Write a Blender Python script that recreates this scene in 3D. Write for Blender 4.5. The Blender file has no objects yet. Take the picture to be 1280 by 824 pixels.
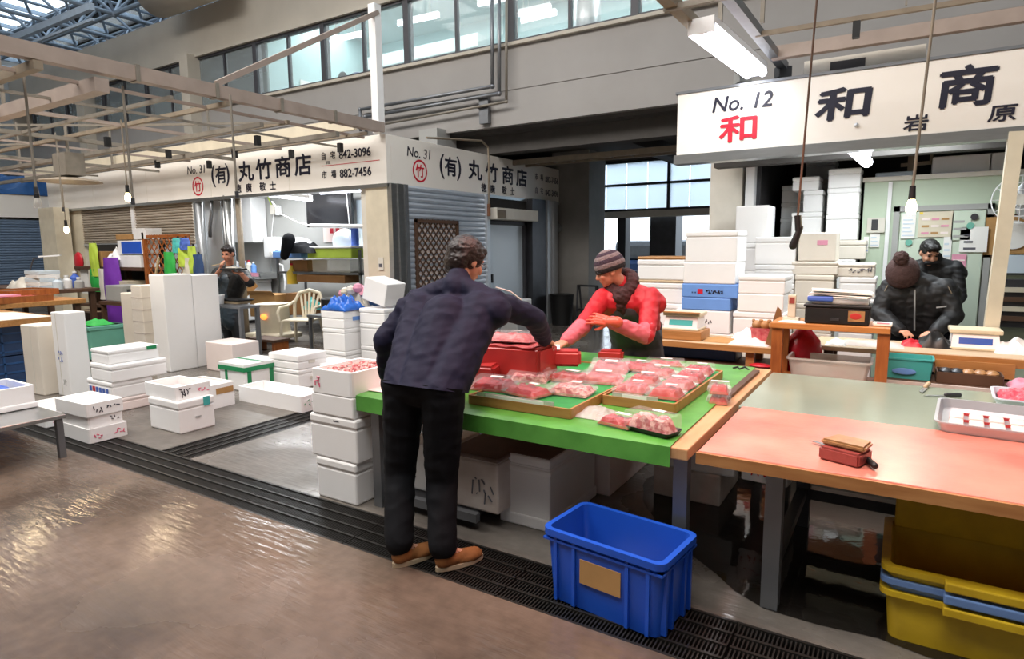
import bpy, bmesh, math, random
from mathutils import Vector as V, Matrix, noise
random.seed(7)
S = bpy.context.scene
COL = S.collection
R = math.radians

# ---------------------------------------------------------------- camera, sky, lights, exposure
cam = bpy.data.cameras.new('camera')
cam.sensor_fit = 'HORIZONTAL'
cam.sensor_width = 36.0
cam.lens = 36.0 * 781 / 1280
cam.clip_start = 0.05
cam.clip_end = 300
cam_o = bpy.data.objects.new('camera', cam)
COL.objects.link(cam_o)
cam_o.matrix_world = Matrix.Translation((0, 0, 1.6)) @ Matrix.Rotation(R(31.99), 4, 'Z') @ Matrix.Rotation(R(90 - 7.662), 4, 'X') @ Matrix.Rotation(R(-0.544), 4, 'Z')
S.camera = cam_o
S.view_settings.view_transform = 'Standard'
S.view_settings.look = 'None'
S.view_settings.gamma = 1
S.view_settings.use_curve_mapping = False
S.view_settings.exposure = -0.82

w = bpy.data.worlds.new('sky')
S.world = w
w.use_nodes = True
bg = w.node_tree.nodes['Background']
bg.inputs[0].default_value = (0.78, 0.89, 1.0, 1)
bg.inputs[1].default_value = 5.0

def lamp(name, kind, loc, power, col, size=0.3, size_y=None, target=None):
    d = bpy.data.lights.new(name, kind)
    d.energy = power
    d.color = col
    if kind == 'AREA':
        d.size = size
        if size_y:
            d.shape = 'RECTANGLE'
            d.size_y = size_y
    else:
        d.shadow_soft_size = size
    o = bpy.data.objects.new(name, d)
    o.location = loc
    if target is not None:
        o.rotation_euler = (V(target) - V(loc)).to_track_quat('-Z', 'Y').to_euler()
    COL.objects.link(o)
    return o

WARM = (1.0, 0.42, 0.31)
lamp('work_lamp', 'SPOT', (-1.35, 3.15, 3.35), 250, WARM, 0.15, target=(-1.35, 3.0, 0)).data.spot_size = R(125)
lamp('work_lamp', 'SPOT', (0.15, 2.75, 3.25), 190, WARM, 0.15, target=(0.1, 2.9, 0)).data.spot_size = R(120)
lamp('hall_fill', 'AREA', (-9, 1.0, 8.9), 2600, (1, 0.94, 0.88), 9, 4, target=(-9, 1.6, 0))  # fill without a fitting, added under the roof to brighten hall and bridge
lamp('hall_fill', 'AREA', (-1.0, -0.5, 8.9), 1100, (1, 0.94, 0.88), 5, 4, target=(-1.5, 1, 0))  # second added fill, likewise no fitting

# ---------------------------------------------------------------- helpers
def lin(h):
    h = h.lstrip('#')
    out = []
    for i in (0, 2, 4):
        c = int(h[i:i + 2], 16) / 255
        out.append(c / 12.92 if c <= 0.04045 else ((c + 0.055) / 1.055) ** 2.4)
    return (*out, 1)

MATS = {}
def mat(name, hexcol, rough=0.5, metal=0.0, var=0.08, scale=6.0, bump=0.0, bscale=60.0, hex2=None, emit=0.0, alpha=1.0, trans=0.0, spec=0.5, stretch=(1, 1, 1), sharp=0):
    m = bpy.data.materials.new(name)
    m.use_nodes = True
    nt = m.node_tree
    p = nt.nodes['Principled BSDF']
    p.inputs['Roughness'].default_value = rough
    p.inputs['Metallic'].default_value = metal
    p.inputs['Specular IOR Level'].default_value = spec
    c = lin(hexcol)
    tc = nt.nodes.new('ShaderNodeTexCoord')
    mp = nt.nodes.new('ShaderNodeMapping')
    mp.inputs['Scale'].default_value = stretch
    nt.links.new(tc.outputs['Object'], mp.inputs['Vector'])
    n = nt.nodes.new('ShaderNodeTexNoise')
    n.inputs['Scale'].default_value = scale
    n.inputs['Detail'].default_value = 5
    nt.links.new(mp.outputs[0], n.inputs['Vector'])
    r = nt.nodes.new('ShaderNodeValToRGB')
    lo, hi = (0.42, 0.58) if sharp else (0.3, 0.7)
    r.color_ramp.elements[0].position = lo
    r.color_ramp.elements[1].position = hi
    d = lin(hex2) if hex2 else tuple(max(0, x * (1 - 2 * var)) for x in c[:3]) + (1,)
    r.color_ramp.elements[0].color = d
    r.color_ramp.elements[1].color = c
    nt.links.new(n.outputs[0], r.inputs[0])
    nt.links.new(r.outputs[0], p.inputs['Base Color'])
    if emit:
        p.inputs['Emission Color'].default_value = c
        p.inputs['Emission Strength'].default_value = emit
    if bump:
        b = nt.nodes.new('ShaderNodeBump')
        b.inputs['Strength'].default_value = bump
        b.inputs['Distance'].default_value = 0.01
        n2 = nt.nodes.new('ShaderNodeTexNoise')
        n2.inputs['Scale'].default_value = bscale
        n2.inputs['Detail'].default_value = 4
        nt.links.new(mp.outputs[0], n2.inputs['Vector'])
        nt.links.new(n2.outputs[0], b.inputs['Height'])
        nt.links.new(b.outputs[0], p.inputs['Normal'])
    p.inputs['Alpha'].default_value = alpha
    p.inputs['Transmission Weight'].default_value = trans
    MATS[name] = m
    return m

def wet_mat(name, c1, c2, c3, rough_lo, rough_hi, pud=0.5):
    m = mat(name, c1, 0.4)
    nt = m.node_tree
    p = nt.nodes['Principled BSDF']
    tc = nt.nodes.new('ShaderNodeTexCoord')
    def noi(sc, st=(1, 1, 1), rot=0.0, det=6):
        mp = nt.nodes.new('ShaderNodeMapping')
        mp.inputs['Scale'].default_value = st
        mp.inputs['Rotation'].default_value = (0, 0, rot)
        nt.links.new(tc.outputs['Object'], mp.inputs['Vector'])
        n = nt.nodes.new('ShaderNodeTexNoise')
        n.inputs['Scale'].default_value = sc
        n.inputs['Detail'].default_value = det
        nt.links.new(mp.outputs[0], n.inputs['Vector'])
        return n
    n1 = noi(0.9)
    ra = nt.nodes.new('ShaderNodeValToRGB')
    ra.color_ramp.elements[0].position = 0.35
    ra.color_ramp.elements[1].position = 0.68
    ra.color_ramp.elements[0].color = lin(c2)
    ra.color_ramp.elements[1].color = lin(c1)
    e = ra.color_ramp.elements.new(0.5)
    e.color = lin(c3)
    nt.links.new(n1.outputs[0], ra.inputs[0])
    n3 = noi(14)
    mx = nt.nodes.new('ShaderNodeMix')
    mx.data_type = 'RGBA'
    mx.blend_type = 'OVERLAY'
    mx.inputs['Factor'].default_value = 0.35
    nt.links.new(ra.outputs[0], mx.inputs['A'])
    nt.links.new(n3.outputs[0], mx.inputs['B'])
    nt.links.new(mx.outputs['Result'], p.inputs['Base Color'])
    n2 = noi(0.75, (1, 1, 1), 0.4)
    rr = nt.nodes.new('ShaderNodeValToRGB')
    rr.color_ramp.elements[0].position = pud - 0.06
    rr.color_ramp.elements[1].position = pud + 0.1
    rr.color_ramp.elements[0].color = (rough_lo,) * 3 + (1,)
    rr.color_ramp.elements[1].color = (rough_hi,) * 3 + (1,)
    nt.links.new(n2.outputs[0], rr.inputs[0])
    nt.links.new(rr.outputs[0], p.inputs['Roughness'])
    n4 = noi(9, (0.5, 3.2, 1), 0.75, 5)
    b = nt.nodes.new('ShaderNodeBump')
    b.inputs['Strength'].default_value = 0.35
    b.inputs['Distance'].default_value = 0.012
    nt.links.new(n4.outputs[0], b.inputs['Height'])
    nt.links.new(b.outputs[0], p.inputs['Normal'])
    return m

class MB:
    """collects shapes into one bmesh"""
    def __init__(s):
        s.bm = bmesh.new()
        s.M = Matrix()
    def at(s, M):
        s.M = M
        return s
    def _add(s, vs, fs):
        bv = [s.bm.verts.new(s.M @ V(v)) for v in vs]
        for f in fs:
            try:
                s.bm.faces.new([bv[i] for i in f])
            except ValueError:
                pass
        return bv
    def box(s, x0, x1, y0, y1, z0, z1, bev=0.0, seg=2):
        bv = s._add([(x, y, z) for z in (z0, z1) for y in (y0, y1) for x in (x0, x1)],
                    [(0, 2, 3, 1), (4, 5, 7, 6), (0, 1, 5, 4), (2, 6, 7, 3), (0, 4, 6, 2), (1, 3, 7, 5)])
        if bev:
            es = {e for v in bv for e in v.link_edges}
            bmesh.ops.bevel(s.bm, geom=list(es), offset=bev, segments=seg, affect='EDGES', profile=0.5)
        return s
    def bar(s, p, q, w, h=None, up=(0, 0, 1)):
        p, q = V(p), V(q)
        h = h or w
        d = (q - p).normalized()
        u = V(up)
        if abs(d.dot(u)) > 0.99:
            u = V((1, 0, 0))
        a = d.cross(u).normalized()
        b = a.cross(d)
        vs = [c + a * i * w / 2 + b * j * h / 2 for c in (p, q) for j in (-1, 1) for i in (-1, 1)]
        s._add(vs, [(0, 2, 3, 1), (4, 5, 7, 6), (0, 1, 5, 4), (2, 6, 7, 3), (0, 4, 6, 2), (1, 3, 7, 5)])
        return s
    def tube(s, pts, r, n=8, cap=True):
        pts = [V(p) for p in pts]
        rs = r if isinstance(r, (list, tuple)) else [r] * len(pts)
        rings = []
        ref = None
        for i, p in enumerate(pts):
            d = (pts[min(i + 1, len(pts) - 1)] - pts[max(i - 1, 0)]).normalized()
            if ref is None:
                ref = V((0, 0, 1)) if abs(d.z) < 0.9 else V((1, 0, 0))
            a = d.cross(ref).normalized()
            b = a.cross(d).normalized()
            ref = b
            rings.append([p + (a * math.cos(t) + b * math.sin(t)) * rs[i] for t in [2 * math.pi * k / n for k in range(n)]])
        vs = [v for rg in rings for v in rg]
        fs = [(i * n + k, i * n + (k + 1) % n, (i + 1) * n + (k + 1) % n, (i + 1) * n + k) for i in range(len(pts) - 1) for k in range(n)]
        if cap:
            fs += [tuple(range(n))[::-1], tuple((len(pts) - 1) * n + k for k in range(n))]
        s._add(vs, fs)
        return s
    def cyl(s, p, q, r0, r1=None, n=16):
        return s.tube([p, q], [r0, r0 if r1 is None else r1], n)
    def lathe(s, prof, c=(0, 0, 0), n=20):
        c = V(c)
        vs = [c + V((r * math.cos(2 * math.pi * k / n), r * math.sin(2 * math.pi * k / n), z)) for r, z in prof for k in range(n)]
        fs = [(i * n + k, i * n + (k + 1) % n, (i + 1) * n + (k + 1) % n, (i + 1) * n + k) for i in range(len(prof) - 1) for k in range(n)]
        if prof[0][0] > 1e-4:
            fs.append(tuple(range(n))[::-1])
        if prof[-1][0] > 1e-4:
            fs.append(tuple((len(prof) - 1) * n + k for k in range(n)))
        bv = s._add(vs, fs)
        bmesh.ops.remove_doubles(s.bm, verts=bv, dist=1e-5)
        return s
    def ell(s, c, r, X=(1, 0, 0), Y=(0, 1, 0), Z=(0, 0, 1), n=16):
        c, X, Y, Z = V(c), V(X), V(Y), V(Z)
        if not hasattr(r, '__len__'):
            r = (r, r, r)
        m = n // 2
        vs, fs = [], []
        for i in range(1, m):
            t = math.pi * i / m
            for k in range(n):
                a = 2 * math.pi * k / n
                vs.append(c + X * r[0] * math.sin(t) * math.cos(a) + Y * r[1] * math.sin(t) * math.sin(a) + Z * r[2] * math.cos(t))
        T, B = len(vs), len(vs) + 1
        vs += [c + Z * r[2], c - Z * r[2]]
        for i in range(m - 2):
            for k in range(n):
                fs.append((i * n + k, (i + 1) * n + k, (i + 1) * n + (k + 1) % n, i * n + (k + 1) % n))
        for k in range(n):
            fs += [(T, k, (k + 1) % n), (B, (m - 2) * n + (k + 1) % n, (m - 2) * n + k)]
        s._add(vs, fs)
        return s
    def cap(s, p, q, r0, r1=None, n=14):
        """closed tapered capsule"""
        p, q = V(p), V(q)
        r1 = r0 if r1 is None else r1
        d = q - p
        if d.length < 1e-5:
            return s.ell(p, r0)
        d.normalize()
        pts, rs = [], []
        for k in range(5):
            t = math.pi / 2 * k / 4
            pts.append(p - d * r0 * math.cos(t)); rs.append(max(r0 * math.sin(t), 1e-4))
        for k in range(5):
            t = math.pi / 2 * k / 4
            pts.append(q + d * r1 * math.sin(t)); rs.append(max(r1 * math.cos(t), 1e-4))
        a = d.orthogonal().normalized()
        b = d.cross(a)
        vs = [c + (a * math.cos(2 * math.pi * k / n) + b * math.sin(2 * math.pi * k / n)) * r for c, r in zip(pts, rs) for k in range(n)]
        L = len(pts)
        fs = [(i * n + k, i * n + (k + 1) % n, (i + 1) * n + (k + 1) % n, (i + 1) * n + k) for i in range(L - 1) for k in range(n)]
        fs += [tuple(range(n))[::-1], tuple((L - 1) * n + k for k in range(n))]
        s._add(vs, fs)
        return s
    def prism(s, pts, z0, z1):
        n = len(pts)
        s._add([(x, y, z0) for x, y in pts] + [(x, y, z1) for x, y in pts],
               [tuple(range(n))[::-1], tuple(range(n, 2 * n))] + [(i, (i + 1) % n, n + (i + 1) % n, n + i) for i in range(n)])
        return s
    def sheet(s, f, nu, nv, th=0.0):
        """surface f(u, v), thickened by th"""
        P = [[V(f(i / nu, j / nv)) for i in range(nu + 1)] for j in range(nv + 1)]
        w_ = nu + 1
        vs = [p for row in P for p in row]
        fs = [(j * w_ + i, j * w_ + i + 1, (j + 1) * w_ + i + 1, (j + 1) * w_ + i) for j in range(nv) for i in range(nu)]
        if th:
            N = len(vs)
            def nrm(i, j):
                a = P[j][min(i + 1, nu)] - P[j][max(i - 1, 0)]
                b = P[min(j + 1, nv)][i] - P[max(j - 1, 0)][i]
                c = a.cross(b)
                return c.normalized() if c.length > 1e-9 else V((0, 0, 1))
            vs += [P[j][i] - nrm(i, j) * th for j in range(nv + 1) for i in range(w_)]
            fs += [tuple(N + k for k in f_)[::-1] for f_ in fs]
            rim = [j * w_ for j in range(nv + 1)]
            bor = [i for i in range(w_)] + [j * w_ + nu for j in range(1, nv + 1)] + [nv * w_ + i for i in range(nu - 1, -1, -1)] + [j * w_ for j in range(nv - 1, 0, -1)]
            for k in range(len(bor)):
                a, b = bor[k], bor[(k + 1) % len(bor)]
                fs.append((a, a + N, b + N, b))
        s._add(vs, fs)
        return s
    def tub(s, w_, d_, h, t, z=0.0, taper=0.0, bev=0.008, lip=0.0, seg=2):
        """open box: outer w x d at the rim, wall t, floor t"""
        def ring(a, b, zz, r):
            out = []
            for cx, cy, a0 in ((a - r, b - r, 0), (-a + r, b - r, 90), (-a + r, -b + r, 180), (a - r, -b + r, 270)):
                for k in range(seg + 1):
                    an = R(a0 + 90 * k / seg)
                    out.append((cx + r * math.cos(an), cy + r * math.sin(an), zz))
            return out
        a, b = w_ / 2, d_ / 2
        tp = taper
        rg = [ring(a - tp, b - tp, z, bev)]
        if lip:
            f = (h - lip[1]) / h
            rg += [ring(a - tp * (1 - f), b - tp * (1 - f), z + h - lip[1], bev), ring(a + lip[0], b + lip[0], z + h - lip[1], bev), ring(a + lip[0], b + lip[0], z + h, bev)]
        else:
            rg += [ring(a, b, z + h, bev)]
        rb = max(bev - t, 0.003)
        rg += [ring(a - t, b - t, z + h, rb), ring(a - t - tp, b - t - tp, z + t, rb)]
        n = len(rg[0])
        vs = [p for r_ in rg for p in r_]
        fs = [(i * n + k, i * n + (k + 1) % n, (i + 1) * n + (k + 1) % n, (i + 1) * n + k) for i in range(len(rg) - 1) for k in range(n)]
        fs += [tuple(range(n))[::-1], tuple((len(rg) - 1) * n + k for k in range(n))]
        s._add(vs, fs)
        return s
    def build(s, name, m, parent=None, smooth=False, kind=None, label=None):
        bmesh.ops.recalc_face_normals(s.bm, faces=s.bm.faces[:])
        me = bpy.data.meshes.new(name)
        s.bm.to_mesh(me)
        s.bm.free()
        o = bpy.data.objects.new(name, me)
        me.materials.append(MATS[m] if isinstance(m, str) else m)
        if smooth:
            for p in me.polygons:
                p.use_smooth = True
            if smooth != 'all':
                me.set_sharp_from_angle(angle=R(40))
        COL.objects.link(o)
        if parent is not None:
            o.parent = parent
        if kind:
            o['kind'] = kind
        if label:
            o['label'] = label
        return o

def B(*a, **k):
    return MB().box(*a, **k)

def thing(name, label, cat, loc=(0, 0, 0), rz=0.0, group=None):
    o = bpy.data.objects.new(name, None)
    o.empty_display_size = 0.1
    COL.objects.link(o)
    o.location = loc
    o.rotation_euler = (0, 0, R(rz))
    return tag(o, label, cat, group)

def tag(o, label, cat, group=None):
    o['label'] = label
    o['category'] = cat
    if group:
        o['group'] = group
    return o

def child(src, parent, loc=None, rot=None, scale=None):
    """copy of a part sharing its mesh"""
    o = src.copy()
    COL.objects.link(o)
    o.parent = parent
    if loc is not None:
        o.location = loc
    if rot is not None:
        o.rotation_euler = rot
    if scale is not None:
        o.scale = scale
    return o

def dup(root, loc, rz, label, group=None):
    r = root.copy()
    COL.objects.link(r)
    r.location = loc
    r.rotation_euler = (0, 0, R(rz))
    tag(r, label, root['category'], group or root.get('group'))
    for ch in list(root.children):
        c = child(ch, r)
        for g in ch.children:
            child(g, c)
    return r

def struct(name, mb, m, parent=None, smooth=False):
    o = mb.build(name, m, parent, smooth)
    if parent is None:
        o['kind'] = 'structure'
    return o

def text(name, body, m, size, parent, loc, rot, bold=0.0, shear=0.0, sx=1.0, ext=0.002, space=1.0):
    c = bpy.data.curves.new(name, 'FONT')
    c.body = body
    c.size = size
    c.shear = shear
    c.extrude = ext
    c.space_character = space
    c.resolution_u = 3
    o = bpy.data.objects.new(name, c)
    COL.objects.link(o)
    dg = bpy.context.evaluated_depsgraph_get()
    me = bpy.data.meshes.new_from_object(o.evaluated_get(dg))
    bpy.data.objects.remove(o)
    if bold:                                    # brush weight: the glyph laid down again, shifted by the stroke
        bm = bmesh.new()
        for k, (dx, dy) in enumerate(((-bold, 0), (bold, 0), (0, -bold), (0, bold))):
            n0 = len(bm.verts)
            bm.from_mesh(me)
            bm.verts.ensure_lookup_table()
            for v in bm.verts[n0:]:
                v.co += V((dx / sx, dy, 0.0003 * k))
        bm.to_mesh(me)
        bm.free()
    o = bpy.data.objects.new(name, me)
    me.materials.clear()
    me.materials.append(MATS[m])
    COL.objects.link(o)
    if parent is not None:
        o.parent = parent
    o.location = loc
    o.rotation_euler = rot
    o.scale = (sx, 1, 1)
    return o
FRONT = (R(90), 0, 0)      # reads from -Y
SIDE = (R(90), 0, R(90))   # reads from +X

# ---------------------------------------------------------------- materials
mat('foam', '#f4f3f2', 0.55, var=0.02, scale=3, bump=0.15, bscale=260)
mat('foam_cream', '#e9e0d2', 0.55, var=0.05, scale=3, bump=0.15, bscale=260)
mat('foam_pink', '#f0e2dd', 0.55, var=0.03, scale=3, bump=0.15, bscale=260)
mat('foam_dirty', '#d8cfc8', 0.6, var=0.1, scale=5, bump=0.2, bscale=200, hex2='#b7a79c')
mat('foam_blue', '#6d9be0', 0.5, var=0.04)
mat('lid_brown', '#7d6a60', 0.6, var=0.1, hex2='#6a574d')
mat('tape_green', '#1d8a56', 0.3, var=0.03)
mat('cardboard', '#b58a55', 0.8, var=0.08)
mat('cardboard_dark', '#8a6239', 0.8, var=0.1)
mat('ink', '#14142a', 0.5, var=0)
mat('ink_blue', '#4464b8', 0.5, var=0)
mat('ink_red', '#c8102e', 0.5, var=0)
mat('ink_pink', '#df6a86', 0.5, var=0)
mat('ink_grey', '#5a5a62', 0.5, var=0)
mat('sign_white', '#efeae2', 0.35, var=0.02, scale=1)
mat('white', '#eeeeee', 0.4, var=0.03)
mat('offwhite', '#ddd8cc', 0.5, var=0.05)
mat('cream', '#d9cfb8', 0.5, var=0.06)
mat('paint_grey', '#a9a9a6', 0.6, var=0.04, scale=2)
mat('bridge_grey', '#9d9a97', 0.65, var=0.05, scale=1.5)
mat('bridge_light', '#bcb5a8', 0.65, var=0.06, scale=1.5)
mat('concrete', '#86837e', 0.8, var=0.08, scale=3, bump=0.2, bscale=30)
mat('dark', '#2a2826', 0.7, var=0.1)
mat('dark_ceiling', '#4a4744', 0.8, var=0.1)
mat('black', '#111113', 0.5, var=0.05)
mat('rubber', '#1c1c1c', 0.45, var=0.1)
mat('stainless', '#b9bbbb', 0.28, metal=0.9, var=0.06, stretch=(1, 1, 6))
mat('steel', '#83868a', 0.42, metal=0.7, var=0.08)
mat('steel_dark', '#4b4c50', 0.4, metal=0.6, var=0.12)
mat('galv', '#8f887d', 0.5, metal=0.3, var=0.1, scale=12)
mat('pipe_tan', '#8d806e', 0.6, metal=0.1, var=0.12, scale=8)
mat('beam_pink', '#a3948a', 0.6, var=0.1, scale=5)
mat('rust', '#8a5a3a', 0.7, var=0.2, hex2='#5f4030')
mat('truss', '#a9bacb', 0.5, metal=0.2, var=0.08)
mat('shutter_tan', '#b0a596', 0.5, metal=0.2, var=0.06, scale=2)
mat('shutter_blue', '#7488a0', 0.5, metal=0.2, var=0.06, scale=2)
mat('shutter_steel', '#c6d0dc', 0.3, metal=0.4, var=0.05)
mat('wood', '#b9854f', 0.5, var=0.12, scale=4, stretch=(1, 8, 8), hex2='#a0703c')
mat('wood_orange', '#c98748', 0.5, var=0.12, scale=4, stretch=(1, 8, 8), hex2='#ad6c32')
mat('wood_red', '#a5602a', 0.5, var=0.15, scale=5, stretch=(6, 6, 1), hex2='#87481c')
mat('wood_pale', '#cbb391', 0.5, var=0.1, scale=4, stretch=(1, 8, 8))
mat('wood_dark', '#5d4230', 0.6, var=0.15, scale=4)
mat('ply', '#d5a779', 0.45, var=0.1, scale=3, stretch=(6, 1, 6), hex2='#c29062')
mat('board_wood', '#e29a86', 0.3, var=0.1, scale=2.4, hex2='#c66c5e', bump=0.1, bscale=40)
mat('board_edge', '#b98450', 0.5, var=0.15, scale=4, stretch=(1, 6, 6), hex2='#9c6436')
mat('zinc', '#a8b8a4', 0.2, metal=0.35, var=0.06, scale=2, bump=0.08, bscale=8)
mat('green_sheet', '#5ea746', 0.35, var=0.1, scale=7, hex2='#4b9038', bump=0.2, bscale=12)
mat('green_mat', '#2f9a4a', 0.6, var=0.1, scale=20)
mat('green_wall', '#c3d2bb', 0.45, var=0.03, scale=2)
mat('green_door', '#cbd8c6', 0.4, var=0.02, scale=2)
mat('blue_bin', '#1f55c4', 0.35, var=0.05, scale=5)
mat('blue_tote', '#6f8fc4', 0.4, var=0.08)
mat('blue_bag', '#2a6fd6', 0.2, var=0.1, scale=14, bump=0.6, bscale=22)
mat('blue_tarp', '#2d5f9c', 0.4, var=0.15, scale=6)
mat('blue_dark', '#2c4a78', 0.45, var=0.1)
mat('teal', '#4fb7b4', 0.3, var=0.05)
mat('teal_box', '#6fb3a0', 0.4, var=0.05)
mat('yellow_bin', '#d9b526', 0.42, var=0.08, scale=7, hex2='#bd9a22')
mat('yellow', '#e6c63e', 0.5, var=0.05)
mat('lime', '#b8d24a', 0.6, var=0.05)
mat('green', '#2fae4c', 0.6, var=0.08)
mat('purple', '#7a35b0', 0.6, var=0.08)
mat('red', '#c9202e', 0.4, var=0.08)
mat('red_bag', '#b31326', 0.25, var=0.15, scale=12, bump=0.5, bscale=20)
mat('pink', '#e39ab2', 0.6, var=0.08)
mat('meat', '#c4343f', 0.25, var=0.2, scale=30, hex2='#9c1f2c', bump=0.5, bscale=60)
mat('meat_bright', '#c23a36', 0.32, var=0.08, scale=3, hex2='#a02a2c', bump=0.12, bscale=14)
mat('meat_pale', '#d27a78', 0.25, var=0.2, scale=26, hex2='#b2404b', bump=0.4, bscale=50)
mat('meat_fat', '#b4555b', 0.25, var=0.3, scale=34, hex2='#e6b2aa', bump=0.5, bscale=60, sharp=1)
mat('meat_brown', '#9c4a44', 0.35, var=0.1, scale=16, bump=0.3, bscale=40)
mat('fish_skin', '#b88a5a', 0.4, var=0.2, scale=20)
mat('mince', '#e0556a', 0.35, var=0.2, scale=40, bump=0.9, bscale=70)
mat('paper', '#f1efea', 0.7, var=0.02)
mat('paper_pink', '#f3dcd4', 0.6, var=0.03)
mat('plastic_clear', '#eef2f4', 0.12, alpha=0.22, var=0.0)
mat('plastic_cloudy', '#d6d3cc', 0.3, alpha=0.55, var=0.05)
mat('plastic_wrap', '#f4f4f6', 0.1, alpha=0.13, var=0.0, bump=0.7, bscale=30)
mat('glass', '#dfeef2', 0.04, alpha=0.16, var=0.0)
mat('pane_white', '#cfdce6', 0.3, var=0.02, scale=1)
mat('pane_frosted', '#e6f0f8', 0.9, var=0.02, scale=1, trans=0.9)
mat('aluminium', '#c4c8cc', 0.35, metal=0.6, var=0.04)
mat('frame_dark', '#45454a', 0.5, metal=0.2, var=0.05)
mat('tube_on', '#f2f4ff', 0.5, var=0.0, emit=9.0)
mat('tube_office', '#eef6ff', 0.5, var=0.0, emit=6.0)
mat('bulb_on', '#ffdca0', 0.5, var=0.0, emit=60.0)
mat('glow', '#ff8a3c', 0.5, var=0.0, emit=4.0)
mat('office_wall', '#bcd8da', 0.7, var=0.03)
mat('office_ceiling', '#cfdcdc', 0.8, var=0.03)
mat('skin', '#d9a184', 0.5, var=0.06, scale=14)
mat('skin_ruddy', '#cf8f74', 0.5, var=0.06, scale=14)
mat('hair_brown', '#22120f', 0.36, var=0.25, scale=30, stretch=(4, 4, 1), bump=0.35, bscale=90)
mat('hair_black', '#15120f', 0.45, var=0.2, scale=30, bump=0.5, bscale=90)
mat('navy', '#17172f', 0.75, spec=0.25, var=0.02, scale=8, bump=0.25, bscale=14)
mat('navy_black', '#08090e', 0.85, spec=0.2, var=0.08, scale=8, bump=0.2, bscale=16)
mat('jacket_black', '#17181b', 0.6, var=0.08, scale=8, bump=0.25, bscale=14)
mat('jacket_red', '#c01626', 0.55, var=0.08, scale=8, bump=0.25, bscale=14)
mat('sleeve_pink', '#d96673', 0.5, var=0.12, scale=12, bump=0.3, bscale=20)
mat('glove_orange', '#e2604a', 0.4, var=0.08, scale=10)
mat('apron', '#35373c', 0.6, var=0.08, scale=6, bump=0.15, bscale=10)
mat('apron_blue', '#39454f', 0.4, var=0.08, scale=6)
mat('scarf', '#4a2a2c', 0.8, var=0.3, scale=40, hex2='#2c1a1a', bump=0.6, bscale=80)
mat('knit_brown', '#543c3a', 0.85, var=0.2, scale=40, bump=0.8, bscale=60, stretch=(1, 1, 3))
mat('knit_grey', '#84787a', 0.9, var=0.2, scale=50, bump=0.9, bscale=80)
mat('knit_plum', '#3f3140', 0.9, var=0.2, scale=50, bump=0.9, bscale=80)
mat('knit_black', '#1a171a', 0.9, var=0.2, scale=50, bump=0.9, bscale=80)
mat('suede', '#8f5a2c', 0.8, var=0.15, scale=14, bump=0.2, bscale=60)
mat('sole', '#b9a488', 0.7, var=0.1)
mat('screen', '#1b1b1e', 0.15, var=0.02)
mat('lcd', '#3f5fae', 0.2, var=0.05)
mat('scale_body', '#ddd2b4', 0.45, var=0.05)
mat('grate', '#2c2a28', 0.4, metal=0.3, var=0.12, scale=9)
mat('drain_bed', '#1d1b19', 0.15, var=0.2, scale=4)
wet_mat('floor_front', '#77665a', '#4c4038', '#64554a', 0.04, 0.36, 0.53)
wet_mat('floor_back', '#757069', '#524c47', '#655f59', 0.06, 0.45, 0.45)
mat('wet_shade_film', '#1d1a18', 0.05, var=0.2, scale=2, alpha=0.8, bump=0.25, bscale=5)  # wet gloss, with the shade under the tables put into the dark colour

# ================================================================ SETTING
# --- floor, drains
struct('floor', B(-34, 8, -9, 2.23, -0.12, 0), 'floor_front')
fb_ = MB()
fb_.box(-34, -4.95, 2.606, 18, -0.12, 0).box(-4.55, 8, 2.606, 18, -0.12, 0).box(-4.95, -4.55, 6.6, 18, -0.12, 0)
struct('floor', fb_, 'floor_back')
struct('ground_outside', B(-60, 60, 18, 90, -0.2, -0.05), 'concrete')
drain = struct('floor_drain', MB().box(-9.5, 2.0, 2.23, 2.606, -0.13, -0.09).box(-4.95, -4.55, 2.606, 6.6, -0.13, -0.09), 'drain_bed')
g = MB()
for k in range(5):
    yy = -0.18 + k * 0.09
    g.box(0.005, 0.995, yy - 0.007, yy + 0.007, -0.035, 0.0)
for k in range(60):
    xx = 0.012 + k * 0.0166
    g.box(xx - 0.0032, xx + 0.0032, -0.185, 0.185, -0.03, -0.006)
gp = g.build('grating_panel', 'grate', drain)
gp.location = (-9.5, 2.418, 0)
for k in range(1, 11):
    child(gp, drain, (-9.5 + k, 2.418, 0))
for k in range(4):
    child(gp, drain, (-4.75, 2.61 + k, 0), (0, 0, R(90)), (1, 1.03, 1))

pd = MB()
def wet_shade_f(u, v):
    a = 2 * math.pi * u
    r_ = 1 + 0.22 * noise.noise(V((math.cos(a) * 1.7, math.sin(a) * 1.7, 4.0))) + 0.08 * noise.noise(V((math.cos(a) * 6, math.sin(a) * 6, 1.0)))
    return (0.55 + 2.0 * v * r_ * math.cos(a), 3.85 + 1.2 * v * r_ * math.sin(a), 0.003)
pd.sheet(wet_shade_f, 64, 4)
struct('floor_wet_shade', pd, 'wet_shade_film')  # wet floor patch that also paints the shade below the tables
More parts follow.
